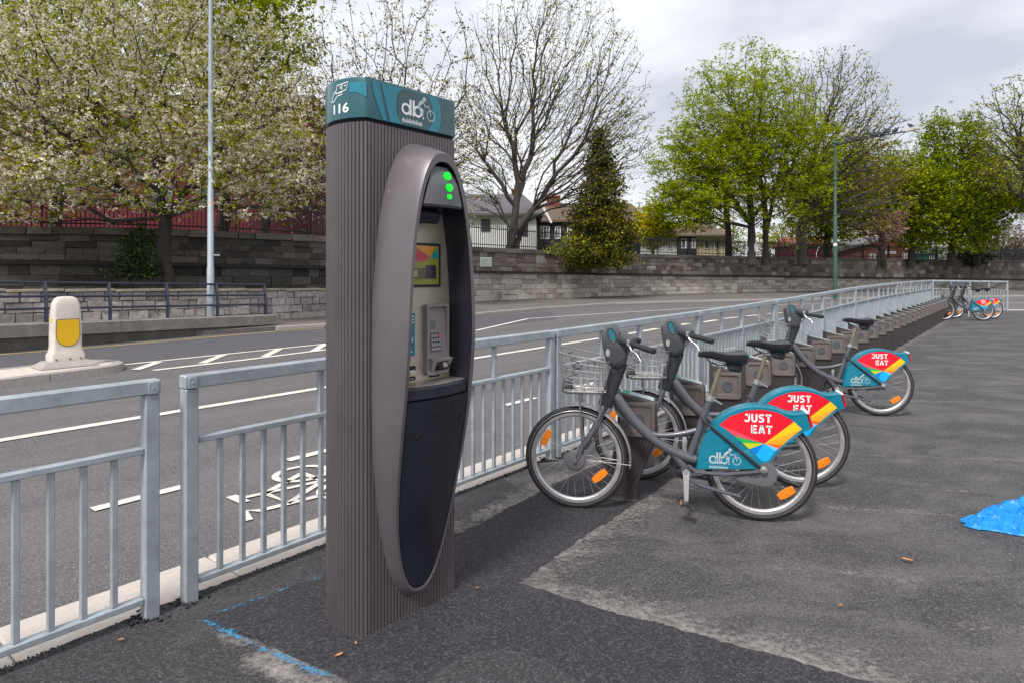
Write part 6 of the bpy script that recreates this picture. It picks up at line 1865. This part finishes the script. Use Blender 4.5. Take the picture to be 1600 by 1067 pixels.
# crumbs of asphalt and grit, joined
rg = random.Random(5); b_ = MB()
def crumb(c, s_):
    Q = [c + Vector((rg.gauss(0, 1), rg.gauss(0, 1), rg.gauss(0, .6))).normalized() * s_ * rg.uniform(.7, 1.2) for _ in range(5)]
    b_.add(Q, [(0, 1, 2), (0, 2, 3), (0, 3, 1), (1, 4, 2), (2, 4, 3), (3, 4, 1)])
for k in range(4200):
    s_ = rg.uniform(-3.2, 9.5) if k % 2 else rg.uniform(-3.2, 3)
    c = RL(s_, .052 - abs(rg.gauss(0, .022)), .013); crumb(c, rg.uniform(.003, .009))
o = b_.build('asphalt_crumbs', M['pave_dark'], fix=False); o['kind'] = 'stuff'
b_ = MB()
for k in range(2600):
    x_ = rg.uniform(-1.8, 2.2); y_ = rg.uniform(1.9, 4.4)
    p = Vector((x_, y_, .021))
    l = (p - R0).dot(NR); 
    if l > .02: continue
    crumb(p, rg.uniform(.0015, .0045))
o = b_.build('grit', M['pave_mid'], fix=False); o['kind'] = 'stuff'
b_ = MB()
for k in range(420):
    x_ = rg.uniform(-1.8, 5); y_ = rg.uniform(2.0, 7)
    if (Vector((x_, y_, 0)) - R0).dot(NR) > 0: continue
    crumb(Vector((x_, y_, .022)), rg.uniform(.0015, .004))
o = b_.build('pale_grit', M['kerb_old'], fix=False); o['kind'] = 'stuff'
# ------------------------------------------------------------------ trees
def skeleton(base, trunk, lobes, n, bf, rs, step=.7, wig=.12):
    """grow branches to points scattered through the crown; returns node positions and parents"""
    pts = [np.array(base, float)]; par = [-1]; pl = [0.0]; isl_ = [True]
    stems = []
    for tr_ in trunk:
        last = 0 if not stems or True else 0
        prev = np.array(base, float); pi = 0
        for q in tr_:
            q = np.array(q, float); L = np.linalg.norm(q - prev); k = max(1, int(L / step))
            for j in range(1, k + 1):
                p = prev + (q - prev) * j / k
                if j < k: p = p + rs.normal(0, .02 * L, 3) * [1, 1, .2]
                pts.append(p); par.append(pi); pl.append(pl[pi] + L / k); pi = len(pts) - 1
            prev = q
    ntr = len(pts)
    tot = sum(l[3] if len(l) > 3 else 1 for l in lobes)
    A = []
    for l in lobes:
        c, r, w = np.array(l[0], float), np.array(l[1], float), (l[3] if len(l) > 3 else 1)
        k = int(n * w / tot)
        d = rs.normal(0, 1, (k, 3)); d /= np.linalg.norm(d, axis=1)[:, None]
        u = rs.random(k) ** (1 / 2.2)
        A.append(c + d * r * u[:, None])
    A = np.concatenate(A)
    zmin = base[2] + .3
    A = A[A[:, 2] > zmin]
    o = np.array(trunk[0][-1], float)
    A = A[np.argsort(np.linalg.norm(A - o, axis=1))]
    N_ = np.zeros((len(pts) + len(A) * 8, 3)); N_[:len(pts)] = pts
    PL = np.zeros(len(N_)); PL[:len(pts)] = pl
    PR = list(par); cnt = len(pts)
    low = N_[:ntr, 2] < .85 * min(float(t_[0][2]) for t_ in trunk)      # no boughs from the bare lower trunk
    for a in A:
        dv = a - N_[:cnt]
        dist = np.sqrt((dv * dv).sum(1))
        pen = np.maximum(0, -dv[:, 2]) * .5          # prefer growing upward
        cost = dist + bf * PL[:cnt] + pen
        cost[:1] += 50
        cost[:ntr][low] += 50
        i = int(cost.argmin())
        L = dist[i]; k = max(1, min(6, int(L / step)))
        prev = i
        side = rs.normal(0, 1, 3); side[2] = abs(side[2]) * .6
        for j in range(1, k + 1):
            f = j / k
            p = N_[i] + (a - N_[i]) * f
            if j < k: p = p + side * wig * L * math.sin(math.pi * f) * .5 + rs.normal(0, .03 * L, 3)
            N_[cnt] = p; PR.append(prev); PL[cnt] = PL[prev] + L / k; prev = cnt; cnt += 1
    return N_[:cnt], np.array(PR), ntr

def wood(N_, PR, rtrunk, rtip, ex=2.05):
    n = len(N_)
    w = np.zeros(n); ch = [[] for _ in range(n)]
    for i in range(1, n): ch[PR[i]].append(i)
    order = list(range(n))[::-1]
    leafn = np.array([len(c) == 0 for c in ch])
    w[leafn] = 1.0
    depth = np.zeros(n, int)
    # parents always have a lower index
    for i in order:
        if PR[i] >= 0: w[PR[i]] += w[i]
    r = rtip * np.maximum(w, 1) ** (1 / ex)
    k = (rtrunk / r[0])
    r = rtip + (r - rtip) * (rtrunk - rtip) / max(1e-6, r[0] - rtip)
    mb = MB()
    start = [(0, None)]
    while start:
        i, p = start.pop()
        chain = [] if p is None else [p]
        while True:
            chain.append(i)
            if not ch[i]: break
            c = sorted(ch[i], key=lambda q: -w[q])
            for q in c[1:]: start.append((q, i))
            i = c[0]
        if len(chain) < 2: continue
        rr_ = [r[q] for q in chain]
        if p is not None: rr_[0] = min(rr_[0], rr_[1] * 1.15)
        m = max(rr_); s_ = 9 if m > .12 else 6 if m > .05 else 4 if m > .022 else 3
        P = [Vector(N_[q]) for q in chain]
        if p is None:
            rr_[0] *= 1.25
        mb.tube(P, rr_, s_, cap=False)
    return mb, r, w, leafn

def leaves_mesh(name, C, S, rs, m, flat=.5, shape='quad', asp=.6):
    """C: centres (n,3), S: sizes (n); every leaf its own little folded blade"""
    n = len(C)
    nrm = rs.normal(0, 1, (n, 3)); nrm[:, 2] = np.abs(nrm[:, 2]) + flat
    nrm /= np.linalg.norm(nrm, axis=1)[:, None]
    t = rs.normal(0, 1, (n, 3)); t -= nrm * (t * nrm).sum(1)[:, None]; t /= np.linalg.norm(t, axis=1)[:, None]
    b = np.cross(nrm, t)
    s_ = S[:, None]
    V = np.empty((n, 4, 3))
    V[:, 0] = C - t * s_ * .5
    V[:, 1] = C + b * s_ * .5 * asp + nrm * s_ * .12
    V[:, 2] = C + t * s_ * .5
    V[:, 3] = C - b * s_ * .5 * asp + nrm * s_ * .12
    me = bpy.data.meshes.new(name)
    me.vertices.add(n * 4); me.vertices.foreach_set('co', V.reshape(-1).astype(np.float32))
    me.loops.add(n * 4); me.polygons.add(n)
    me.loops.foreach_set('vertex_index', np.arange(n * 4, dtype=np.int32))
    me.polygons.foreach_set('loop_start', np.arange(0, n * 4, 4, dtype=np.int32))
    me.polygons.foreach_set('loop_total', np.full(n, 4, dtype=np.int32))
    me.materials.append(m); me.update(calc_edges=True); me.validate()
    return me

def tree(name, label, cat, base, trunk, lobes, n, rtrunk, bark, foliage, seed, bf=.55, rtip=.012, step=.7, group=None, wig=.07, keep=None):
    """foliage: list of (part name, material, leaves per thin node, spread, size, probability, flatness)"""
    rs = np.random.RandomState(seed)
    o = thing(name, label, cat, tuple(base), 0, group)
    b0 = np.array(base, float)
    N_, PR, ntr = skeleton(b0 - b0, [[np.array(q, float) - b0 for q in t_] for t_ in trunk], [(np.array(l[0]) - b0, *l[1:]) for l in lobes], n, bf, rs, step, wig)
    mb, r, w, leafn = wood(N_, PR, rtrunk, rtip)
    mb.build('trunk', M[bark], o, fix=False)
    thin = (w <= 5); thin[:ntr] = False
    idx = np.nonzero(thin)[0]
    for pn_, m, k, spread, size, prob, flat in foliage:
        sel = idx[rs.random(len(idx)) < prob]
        if keep is not None: sel = np.array([i for i in sel if keep(N_[i] + b0)], int)
        if not len(sel): continue
        g = 6 if k >= 12 else 4 if k >= 8 else 2 if k >= 4 else 1           # leaves sit in little tufts
        kc = max(1, round(k / g))
        C = np.repeat(N_[sel], kc, 0)
        # spread along the twig towards its parent
        par_ = np.repeat(N_[PR[sel]], kc, 0)
        f = rs.random((len(C), 1)) * .8
        sg = np.array([spread, spread, spread * (.55 if flat < .9 else .30)])
        C = C * (1 - f) + par_ * f + rs.normal(0, 1, C.shape) * sg
        C = np.repeat(C, g, 0) + rs.normal(0, 1, (len(C) * g, 3)) * size * [.5, .5, .38]
        S = size * rs.uniform(.6, 1.35, len(C))
        link(pn_, leaves_mesh(pn_, C, S, rs, M[m], flat), o)
    return o

PZ = 2.15
def px(u, v, Y): return tuple(at(u, v, Y))
# --- blossom trees at the left
tree('cherry_tree', 'big white blossom tree in front of the wall left of the slim lamp post', 'tree', (-10.55, 19.6, .95),
     [[(-10.6, 19.5, 3.4), (-10.9, 19.4, 5.2)], [(-10.5, 19.5, 3.2), (-9.4, 19.0, 4.4)], [(-10.6, 19.5, 3.3), (-12.2, 18.9, 4.3)]],
     [((-11.2, 19.2, 7.3), (5.6, 3.2, 4.3), 0, 5), ((-13.6, 18.2, 4.15), (3.4, 2.2, 1.25), 0, 1.0), ((-8.0, 19.0, 4.95), (2.5, 2.2, 2.0), 0, 1.3), ((-15.8, 18.8, 6.6), (2.8, 2.0, 4.0), 0, 1.4)],
     2700, .22, 'bark_dark', [('blossom', 'lf_white', 36, .17, .078, .85, .4), ('leaves', 'lf_olive', 22, .26, .080, .8, .3), ('foliage', 'lf_bronze', 5, .22, .085, .5, .3)], 11, bf=.45, rtip=.006, step=.6, group='white blossom trees')
tree('cherry_tree', 'leafier blossom tree at the far left behind the railings', 'tree', (-17.2, 24.0, PZ),
     [[(-17.0, 24, 4.6), (-16.6, 24, 7.5)], [(-17, 24, 4.4), (-18.5, 24, 6.5)]],
     [((-16.5, 24, 9.3), (5.5, 3, 4.6), 0, 4)], 1300, .26, 'bark', [('blossom', 'lf_white', 11, .2, .13, .7, .4), ('leaves', 'lf_olive', 14, .26, .15, .9, .3), ('foliage', 'lf_mid', 10, .27, .15, .8, .3)], 12, rtip=.011, group='white blossom trees')
tree('maple_tree', 'green leafed tree rising above the blossom beside the lamp post top', 'tree', (-12.5, 27.5, PZ),
     [[(-12.3, 27.5, 6), (-12, 27.6, 10)]], [((-12.0, 28, 12.2), (3.7, 3, 3.4))], 700, .24, 'bark_dark', [('leaves', 'lf_mid', 18, .34, .17, .9, .7), ('foliage', 'lf_olive', 12, .34, .17, .8, .7)], 13, rtip=.012)
tree('cherry_tree', 'sparse blossom tree with thin spreading twigs behind the grey terminal', 'tree', (-5.6, 28.5, PZ),
     [[(-5.3, 28.4, 5.5), (-4.9, 28.2, 9.0)], [(-5.4, 28.4, 5), (-7.3, 28.2, 8.0)], [(-5.4, 28.4, 4.6), (-3.6, 28.2, 7.0)]],
     [((-5.6, 28.3, 9.6), (4.6, 2.6, 5.2), 0, 4), ((-8.6, 27.6, 6.4), (2.6, 2.0, 3.4), 0, 3.0), ((-2.9, 28.3, 6.8), (2.0, 2.0, 3.6), 0, 2.0)], 1300, .20, 'bark_dark', [('blossom', 'lf_white', 9, .13, .115, .62, .3), ('leaves', 'lf_bronze', 7, .15, .12, .85, .3)], 14, bf=.6, rtip=.010, group='white blossom trees')
tree('cherry_tree', 'small pale blossom tree between the maroon building and the terminal', 'tree', (-10.2, 26.2, PZ),
     [[(-10.0, 26.2, 4.2), (-9.9, 26, 6.0)]], [((-10.0, 26.2, 6.6), (2.7, 2.0, 3.6), 0, 4)], 650, .16, 'bark_dark', [('blossom', 'lf_white', 10, .17, .115, .75, .4), ('leaves', 'lf_bronze', 6, .2, .12, .8, .3)], 15, rtip=.010, group='white blossom trees')
# --- budding tree
tree('budding_tree', 'large almost bare tree with forked trunk and fine budding twigs', 'tree', (-.25, 36.6, PZ),
     [[(.15, 36.6, 4.0), (.35, 36.8, 6.8), (-.6, 37, 11.5)], [(.1, 36.6, 3.7), (1.7, 37.2, 5.8), (3.6, 38, 10.2)], [(.3, 36.7, 5.8), (1.2, 37.6, 9), (1.4, 38, 14)], [(.3, 36.7, 5.2), (-2.0, 36.2, 8.5)], [(1.2, 37, 5.2), (4.6, 37.2, 6.4)]],
     [((2.2, 37.6, 12.4), (5.9, 4.0, 6.6), 0, 6), ((5.9, 37.6, 9.6), (3.0, 3, 3.0), 0, 1.4), ((-2.0, 37.0, 8.5), (2.2, 2.6, 4.0), 0, 1.3), ((4.5, 37, 6.4), (3, 2.2, 1.4), 0, .6)],
     3400, .36, 'bark_olive', [('buds', 'lf_bronze', 4, .16, .12, .6, .2), ('leaves', 'lf_olive', 4, .18, .12, .5, .2)], 21, bf=.75, rtip=.0095, step=.8)
# --- evergreen
def conifer(name, label, base, H, R, seed, mats):
    rs = np.random.RandomState(seed); b = Vector(base)
    o = thing(name, label, 'tree', base)
    mb = MB(); mb.tube([(0, 0, 0), (.05, 0, H * .5), (0, 0, H * .97)], [.22, .13, .02], 8)
    C = [[] for _ in mats]
    for i in range(330):
        f = rs.random() ** 1.25
        z = .15 + f * H * .96
        rr_ = R * (1 - f) ** .80 * rs.uniform(.66, 1.08)
        a = rs.uniform(0, 2 * math.pi)
        rr_ *= 1 + .35 * noise.noise(Vector((math.cos(a) * 1.3, math.sin(a) * 1.3, z * .8)))
        tip_ = np.array([math.cos(a) * rr_, math.sin(a) * rr_, z - rr_ * .10 + rs.uniform(-.1, .25)])
        root = np.array([0, 0, z - .1 * rr_])
        mb.tube([root, (root + tip_) / 2 + [0, 0, .1 * rr_], tip_], [.03, .02, .008], 3, cap=False)
        k = int(26 + 30 * rr_)
        t = rs.random(k) ** .6
        P = root + (tip_ - root) * t[:, None] + rs.normal(0, 1, (k, 3)) * [.22, .22, .16]
        which = rs.choice(len(mats), k, p=[m_[1] for m_ in mats])
        for j in range(len(mats)): C[j].append(P[which == j])
    mb.build('trunk', M['bark_dark'], o, fix=False)
    for j, (m_, p_, sz) in enumerate(mats):
        Q = np.concatenate(C[j]); link('foliage', leaves_mesh('foliage', Q, sz * rs.uniform(.6, 1.3, len(Q)), rs, M[m_], .2), o)
    return o
conifer('evergreen_tree', 'dark conical evergreen with rusty tips standing behind the wall', (5.2, 37.6, 2.1), 7.9, 2.75, 31, [('lf_dark', .36, .21), ('lf_rust', .38, .17), ('lf_olive', .26, .15)])
tree('trailing_shrub', 'yellow green shrub spilling over the wall below the evergreen', 'shrub', (4.0, 36.6, 2.3),
     [[(4.0, 36.5, 2.9)]], [((3.4, 36.4, 3.0), (1.6, .7, .65), 0, 2), ((5.0, 36.3, 2.75), (1.6, .6, .35), 0, .7)], 130, .05, 'bark', [('leaves', 'lf_olive', 8, .18, .11, .85, .4), ('foliage', 'lf_green', 4, .18, .11, .6, .4)], 32, rtip=.008, step=.4)
tree('laburnum_tree', 'small tree hung with bright yellow blossom before the cottages', 'tree', (10.9, 49.5, PZ),
     [[(10.9, 49.5, 3.6), (11.0, 49.5, 5.0)]], [((11.0, 49.5, 5.2), (1.9, 1.5, 1.9))], 300, .12, 'bark', [('blossom', 'lf_yellow', 30, .22, .17, .95, .2), ('leaves', 'lf_green', 3, .2, .15, .5, .2)], 33, rtip=.012, step=.5)
# --- green trees on the right
GF = lambda k, s=.2: [('leaves', 'lf_green', round(k * 4.5), .45, s * .82, .92, 1.1), ('foliage', 'lf_mid', max(2, k // 2), .40, s * .8, .7, .9)]
tree('maple_tree', 'big fresh green tree with layered foliage right of the yellow blossom', 'tree', (17.8, 47.5, PZ),
     [[(17.8, 47.5, 5.4), (17.6, 47.5, 8.5), (17.0, 47.5, 13)], [(17.8, 47.5, 5.2), (15.0, 47, 8.4)], [(17.8, 47.5, 5.6), (20.4, 47.2, 9.0)], [(17.8, 47.5, 4.9), (13.6, 46.8, 5.8)]],
     [((17.2, 47.5, 12.2), (5.4, 4.2, 6.6), 0, 6), ((14.0, 47, 9.0), (4.2, 3.4, 4.4), 0, 3.6), ((12.8, 46.6, 6.4), (3.0, 2.6, 2.4), 0, 1.6), ((21.6, 47, 9.5), (3.0, 3, 5.0), 0, 1.6)], 1700, .36, 'bark_dark', GF(12, .20), 41, bf=.60, rtip=.014, step=1.0, wig=.08)
tree('maple_tree', 'slimmer green tree with two stems behind the big fresh green tree', 'tree', (19.6, 49.5, PZ),
     [[(19.6, 49.5, 5), (19.2, 49.5, 9)], [(19.7, 49.5, 4.6), (20.6, 49.5, 9)]], [((19.5, 50, 10.5), (3.4, 3.4, 5.6))], 380, .26, 'bark', [('leaves', 'lf_olive', 12, .38, .21, .8, .9), ('foliage', 'lf_green', 10, .38, .21, .8, .9)], 42, rtip=.014, step=1.0)
tree('park_tree', 'grey stemmed young tree left of the big fresh green tree trunk', 'tree', (17.4, 51.5, PZ),
     [[(17.4, 51.5, 5), (17.2, 51.5, 9)]], [((16.5, 52, 10.0), (3.0, 3.0, 4.6))], 260, .25, 'bark', [('leaves', 'lf_mid', 12, .38, .2, .8, .9)], 43, rtip=.014, step=1.0)
tree('park_tree', 'tall tree with bare brown top and green lower boughs beside the green lamp post', 'tree', (22.6, 50.0, PZ),
     [[(22.7, 50, 5.6), (23.2, 50, 8.4), (24.4, 50, 14)], [(22.7, 50, 6), (26.0, 50, 9.6)], [(22.7, 50, 5.6), (21.2, 50, 10)], [(23, 50, 7), (27.8, 49.5, 8.2)]],
     [((25.0, 50, 13.4), (4.8, 4, 6.0), 0, 5), ((28.2, 49.6, 11.0), (2.8, 3, 4.0), 0, 1.6), ((27.0, 49.3, 7.4), (4.4, 3.0, 3.2), 0, 2.2)], 2000, .50, 'bark', [('leaves', 'lf_bronze', 4, .22, .16, .7, .4), ('foliage', 'lf_olive', 5, .26, .17, .6, .4)], 44, bf=.75, rtip=.013, step=1.0)
tree('park_tree', 'broad yellow green tree behind the green lamp post', 'tree', (33.0, 57.0, PZ),
     [[(33, 57, 5.2), (32.4, 57, 9)], [(33, 57, 5), (29.4, 56.4, 7.2)]], [((31.4, 57, 9.4), (4.6, 3.6, 4.6), 0, 3), ((27.0, 55.5, 7.8), (4.2, 3, 3.6), 0, 2.6), ((35.0, 57, 8.6), (2.8, 3, 4.0), 0, 1)], 1300, .30, 'bark_dark', [('leaves', 'lf_olive', 22, .45, .23, .9, 1.0), ('foliage', 'lf_green', 10, .45, .23, .8, 1.0)], 45, rtip=.015, step=1.0)
tree('park_tree', 'low yellow green tree filling the gap behind the tall half bare tree', 'tree', (27.6, 56.0, PZ),
     [[(27.6, 56, 4.8), (27.6, 56, 7)]], [((27.8, 56, 8.0), (4.4, 3, 4.6))], 620, .26, 'bark_dark', [('leaves', 'lf_olive', 20, .42, .21, .9, 1.0), ('foliage', 'lf_green', 12, .42, .21, .8, 1.0)], 55, rtip=.015, step=1.0)
tree('park_tree', 'leafy mid green tree between the pink blossom and the twin topped tree', 'tree', (36.2, 58.0, PZ),
     [[(36.2, 58, 4.8), (36.2, 58, 8)]], [((36.4, 57.6, 8.2), (3.5, 3, 4.8))], 640, .26, 'bark_dark', [('leaves', 'lf_mid', 22, .45, .23, .9, .9), ('foliage', 'lf_green', 12, .45, .23, .8, .9)], 46, rtip=.015, step=1.0)
tree('park_tree', 'twin topped dark green tree at the right of the park', 'tree', (40.2, 58.5, PZ),
     [[(40.2, 58.5, 5.4), (39.0, 58.5, 11)], [(40.3, 58.5, 5.2), (41.6, 58.5, 11)]], [((38.9, 58.5, 12.4), (1.7, 2, 4.4), 0, 1.6), ((41.8, 58.5, 12.6), (1.6, 2, 4.0), 0, 1.5), ((43.6, 58.5, 10.2), (1.8, 2, 4.0), 0, 1.2), ((40.6, 58, 7.6), (4.4, 3.2, 4.6), 0, 3.4)], 1350, .42, 'bark_dark', [('leaves', 'lf_mid', 22, .40, .22, .9, .7), ('foliage', 'lf_green', 9, .40, .22, .8, .7)], 47, rtip=.015, step=1.0)
tree('park_tree', 'shaded dark green tree right of the twin topped tree', 'tree', (43.6, 60.0, PZ),
     [[(43.6, 60, 4.6), (43.8, 60, 7)]], [((43.6, 59.6, 6.6), (2.8, 2.6, 3.4))], 420, .25, 'bark_dark', [('leaves', 'lf_mid', 26, .36, .22, .9, .7)], 48, rtip=.015, step=1.0)
tree('park_tree', 'sparse olive tree leaning in at the right edge', 'tree', (42.6, 52.0, PZ),
     [[(42.4, 52, 6), (41.8, 52, 9.5), (41.0, 52, 13)], [(42.4, 52, 7), (38.8, 51.6, 9.6)], [(42.4, 52, 6.5), (45, 52, 11)]],
     [((41.2, 52, 13.4), (3.9, 3, 4.6), 0, 4), ((39.4, 51.6, 9.6), (2.4, 2.4, 1.8), 0, 1), ((45, 52, 10), (3, 3, 5), 0, 1.4)], 900, .40, 'bark', [('leaves', 'lf_olive', 9, .28, .18, .8, .6), ('foliage', 'lf_bronze', 4, .26, .18, .5, .6)], 49, rtip=.015, step=1.0)
tree('park_tree', 'bright green tree behind the olive tree at the right edge', 'tree', (48.8, 58.0, PZ),
     [[(48.8, 58, 6), (48.4, 58, 9)]], [((47.6, 58, 10.6), (3.2, 3, 4.2), 0, 3), ((45.6, 57.4, 8.0), (2.4, 2, 1.6), 0, 1)], 520, .3, 'bark', GF(12, .22), 50, rtip=.015, step=1.0)
tree('pink_cherry_tree', 'small pink blossom tree in front of the red brick hall', 'tree', (30.6, 53.5, PZ),
     [[(30.7, 53.5, 3.4), (30.8, 53.5, 4.6)]], [((31.0, 53.5, 5.4), (1.9, 1.6, 1.7), 0, 3), ((32.4, 53.5, 6.3), (.7, .6, .7), 0, .5)], 330, .10, 'bark_dark', [('blossom', 'lf_pink', 12, .17, .15, .9, .3)], 51, rtip=.010, step=.5)
tree('bare_bush', 'rust brown leafless bush at the far right behind the railings', 'shrub', (59.5, 76.0, 1.8),
     [[(59.5, 76, 3.5)]], [((59.5, 76, 5.0), (4.0, 3, 2.6))], 700, .15, 'bark', [('twigs', 'lf_brown', 8, .35, .22, .9, .1)], 52, rtip=.016, step=.8)
tree('dark_shrub', 'dark green rounded shrub behind the railings near the right end', 'shrub', (44.6, 62.0, 2.0),
     [[(44.6, 62, 2.6)]], [((44.6, 62, 3.0), (1.9, 1.4, 1.1))], 240, .08, 'bark_dark', [('leaves', 'lf_ivy', 14, .25, .18, .95, .5)], 53, rtip=.012, step=.5)
tree('young_tree', 'thin bare young tree behind the railings right of the green tree trunks', 'tree', (20.6, 46.5, PZ),
     [[(20.6, 46.5, 3.2)]], [((20.6, 46.5, 4.6), (1.5, 1.2, 1.5))], 160, .07, 'bark_dark', [('leaves', 'lf_olive', 3, .2, .15, .6, .5)], 54, rtip=.012, step=.5)
for i, (u, Y, h) in enumerate(((1060, 95, 7), (1130, 100, 9), (1220, 98, 8), (1500, 110, 10), (1340, 112, 9), (1440, 100, 8))):
    xx = (u - 800) / 1000 * Y
    tree('distant_tree', ['hazy green distant tree behind the yellow blossom', 'distant tree filling the gap behind the gabled house', 'distant tree behind the two green trunks', 'distant tree behind the twin topped tree', 'distant tree behind the brick hall roof', 'distant tree between the hall and the twin topped tree'][i], 'tree', (xx, Y, 2),
         [[(xx, Y, 4)]], [((xx, Y, 2 + h * .52), (4.2, 3, h * .46))], 260, .25, 'bark', [('leaves', 'lf_mid' if i % 2 else 'lf_olive', 12, .5, .34, .95, .6)], 60 + i, rtip=.03, step=1.2, group='far trees beyond the park')
# --- plants on the walls
tree('ivy_shrub', 'dark ivy clump growing over the wall by the blossom tree trunk', 'shrub', (-11.15, 19.0, .95),
     [[(-11.1, 19.0, 1.6)]], [((-11.3, 19.2, 1.75), (.8, .5, .85), 0, 2), ((-11.5, 19.8, 2.5), (.6, .4, .7), 0, 1)], 330, .05, 'bark_dark', [('leaves', 'lf_ivy', 12, .10, .085, .95, .3)], 71, rtip=.007, step=.3)
p_ = WP.at(WP.s_of_u(1432)); t_ = WP.tan(WP.s_of_u(1432)); q_ = p_ + Vector((t_.y, -t_.x, 0)) * .1
tree('wall_plant', 'small green plant rooted in the top of the far wall', 'plant', (q_.x, q_.y, 2.35),
     [[(q_.x, q_.y - .1, 2.5)]], [((q_.x, q_.y - .15, 2.45), (.75, .3, .42))], 120, .03, 'bark_dark', [('leaves', 'lf_ivy', 10, .12, .14, .95, .3)], 72, rtip=.008, step=.3)
p_ = WP.at(WP.s_of_u(372)); t_ = WP.tan(WP.s_of_u(372)); q_ = p_ + Vector((t_.y, -t_.x, 0)) * .08
tree('wall_plant', 'small dark plant growing from the wall right of the slim lamp post', 'plant', (q_.x, q_.y, 2.35),
     [[(q_.x, q_.y - .1, 2.45)]], [((q_.x, q_.y - .12, 2.4), (.22, .15, .24))], 60, .02, 'bark_dark', [('leaves', 'lf_ivy', 9, .06, .07, .95, .3)], 73, rtip=.006, step=.2)
for i, (u, zb, lab) in enumerate(((1183, .04, 'low green weeds at the foot of the far wall'), (1228, .04, 'small tuft of weeds on the far pavement edge'), (985, 2.55, 'green weeds sprouting from the wall coping beside the evergreen'), (1098, 1.9, 'tiny weed in a joint of the upper wall below the big green tree'), (1320, 1.05, 'tuft of weeds on the wall ledge near the green lamp post'))):
    p_ = WP.at(WP.s_of_u(u)); t_ = WP.tan(WP.s_of_u(u)); q_ = p_ + Vector((t_.y, -t_.x, 0)) * (.35 if i < 2 else .1)
    w_ = (1.6, 1.0, .7, .3, .4)[i]
    tree('weed', lab, 'plant', (q_.x, q_.y, zb), [[(q_.x, q_.y, zb + .1)]], [((q_.x, q_.y, zb + .18), (w_, .15, .16 if i else .12))], 60, .02, 'bark_dark', [('leaves', 'lf_olive' if i % 2 else 'lf_mid', 8, .07, .09, .95, .2)], 80 + i, rtip=.006, step=.3)
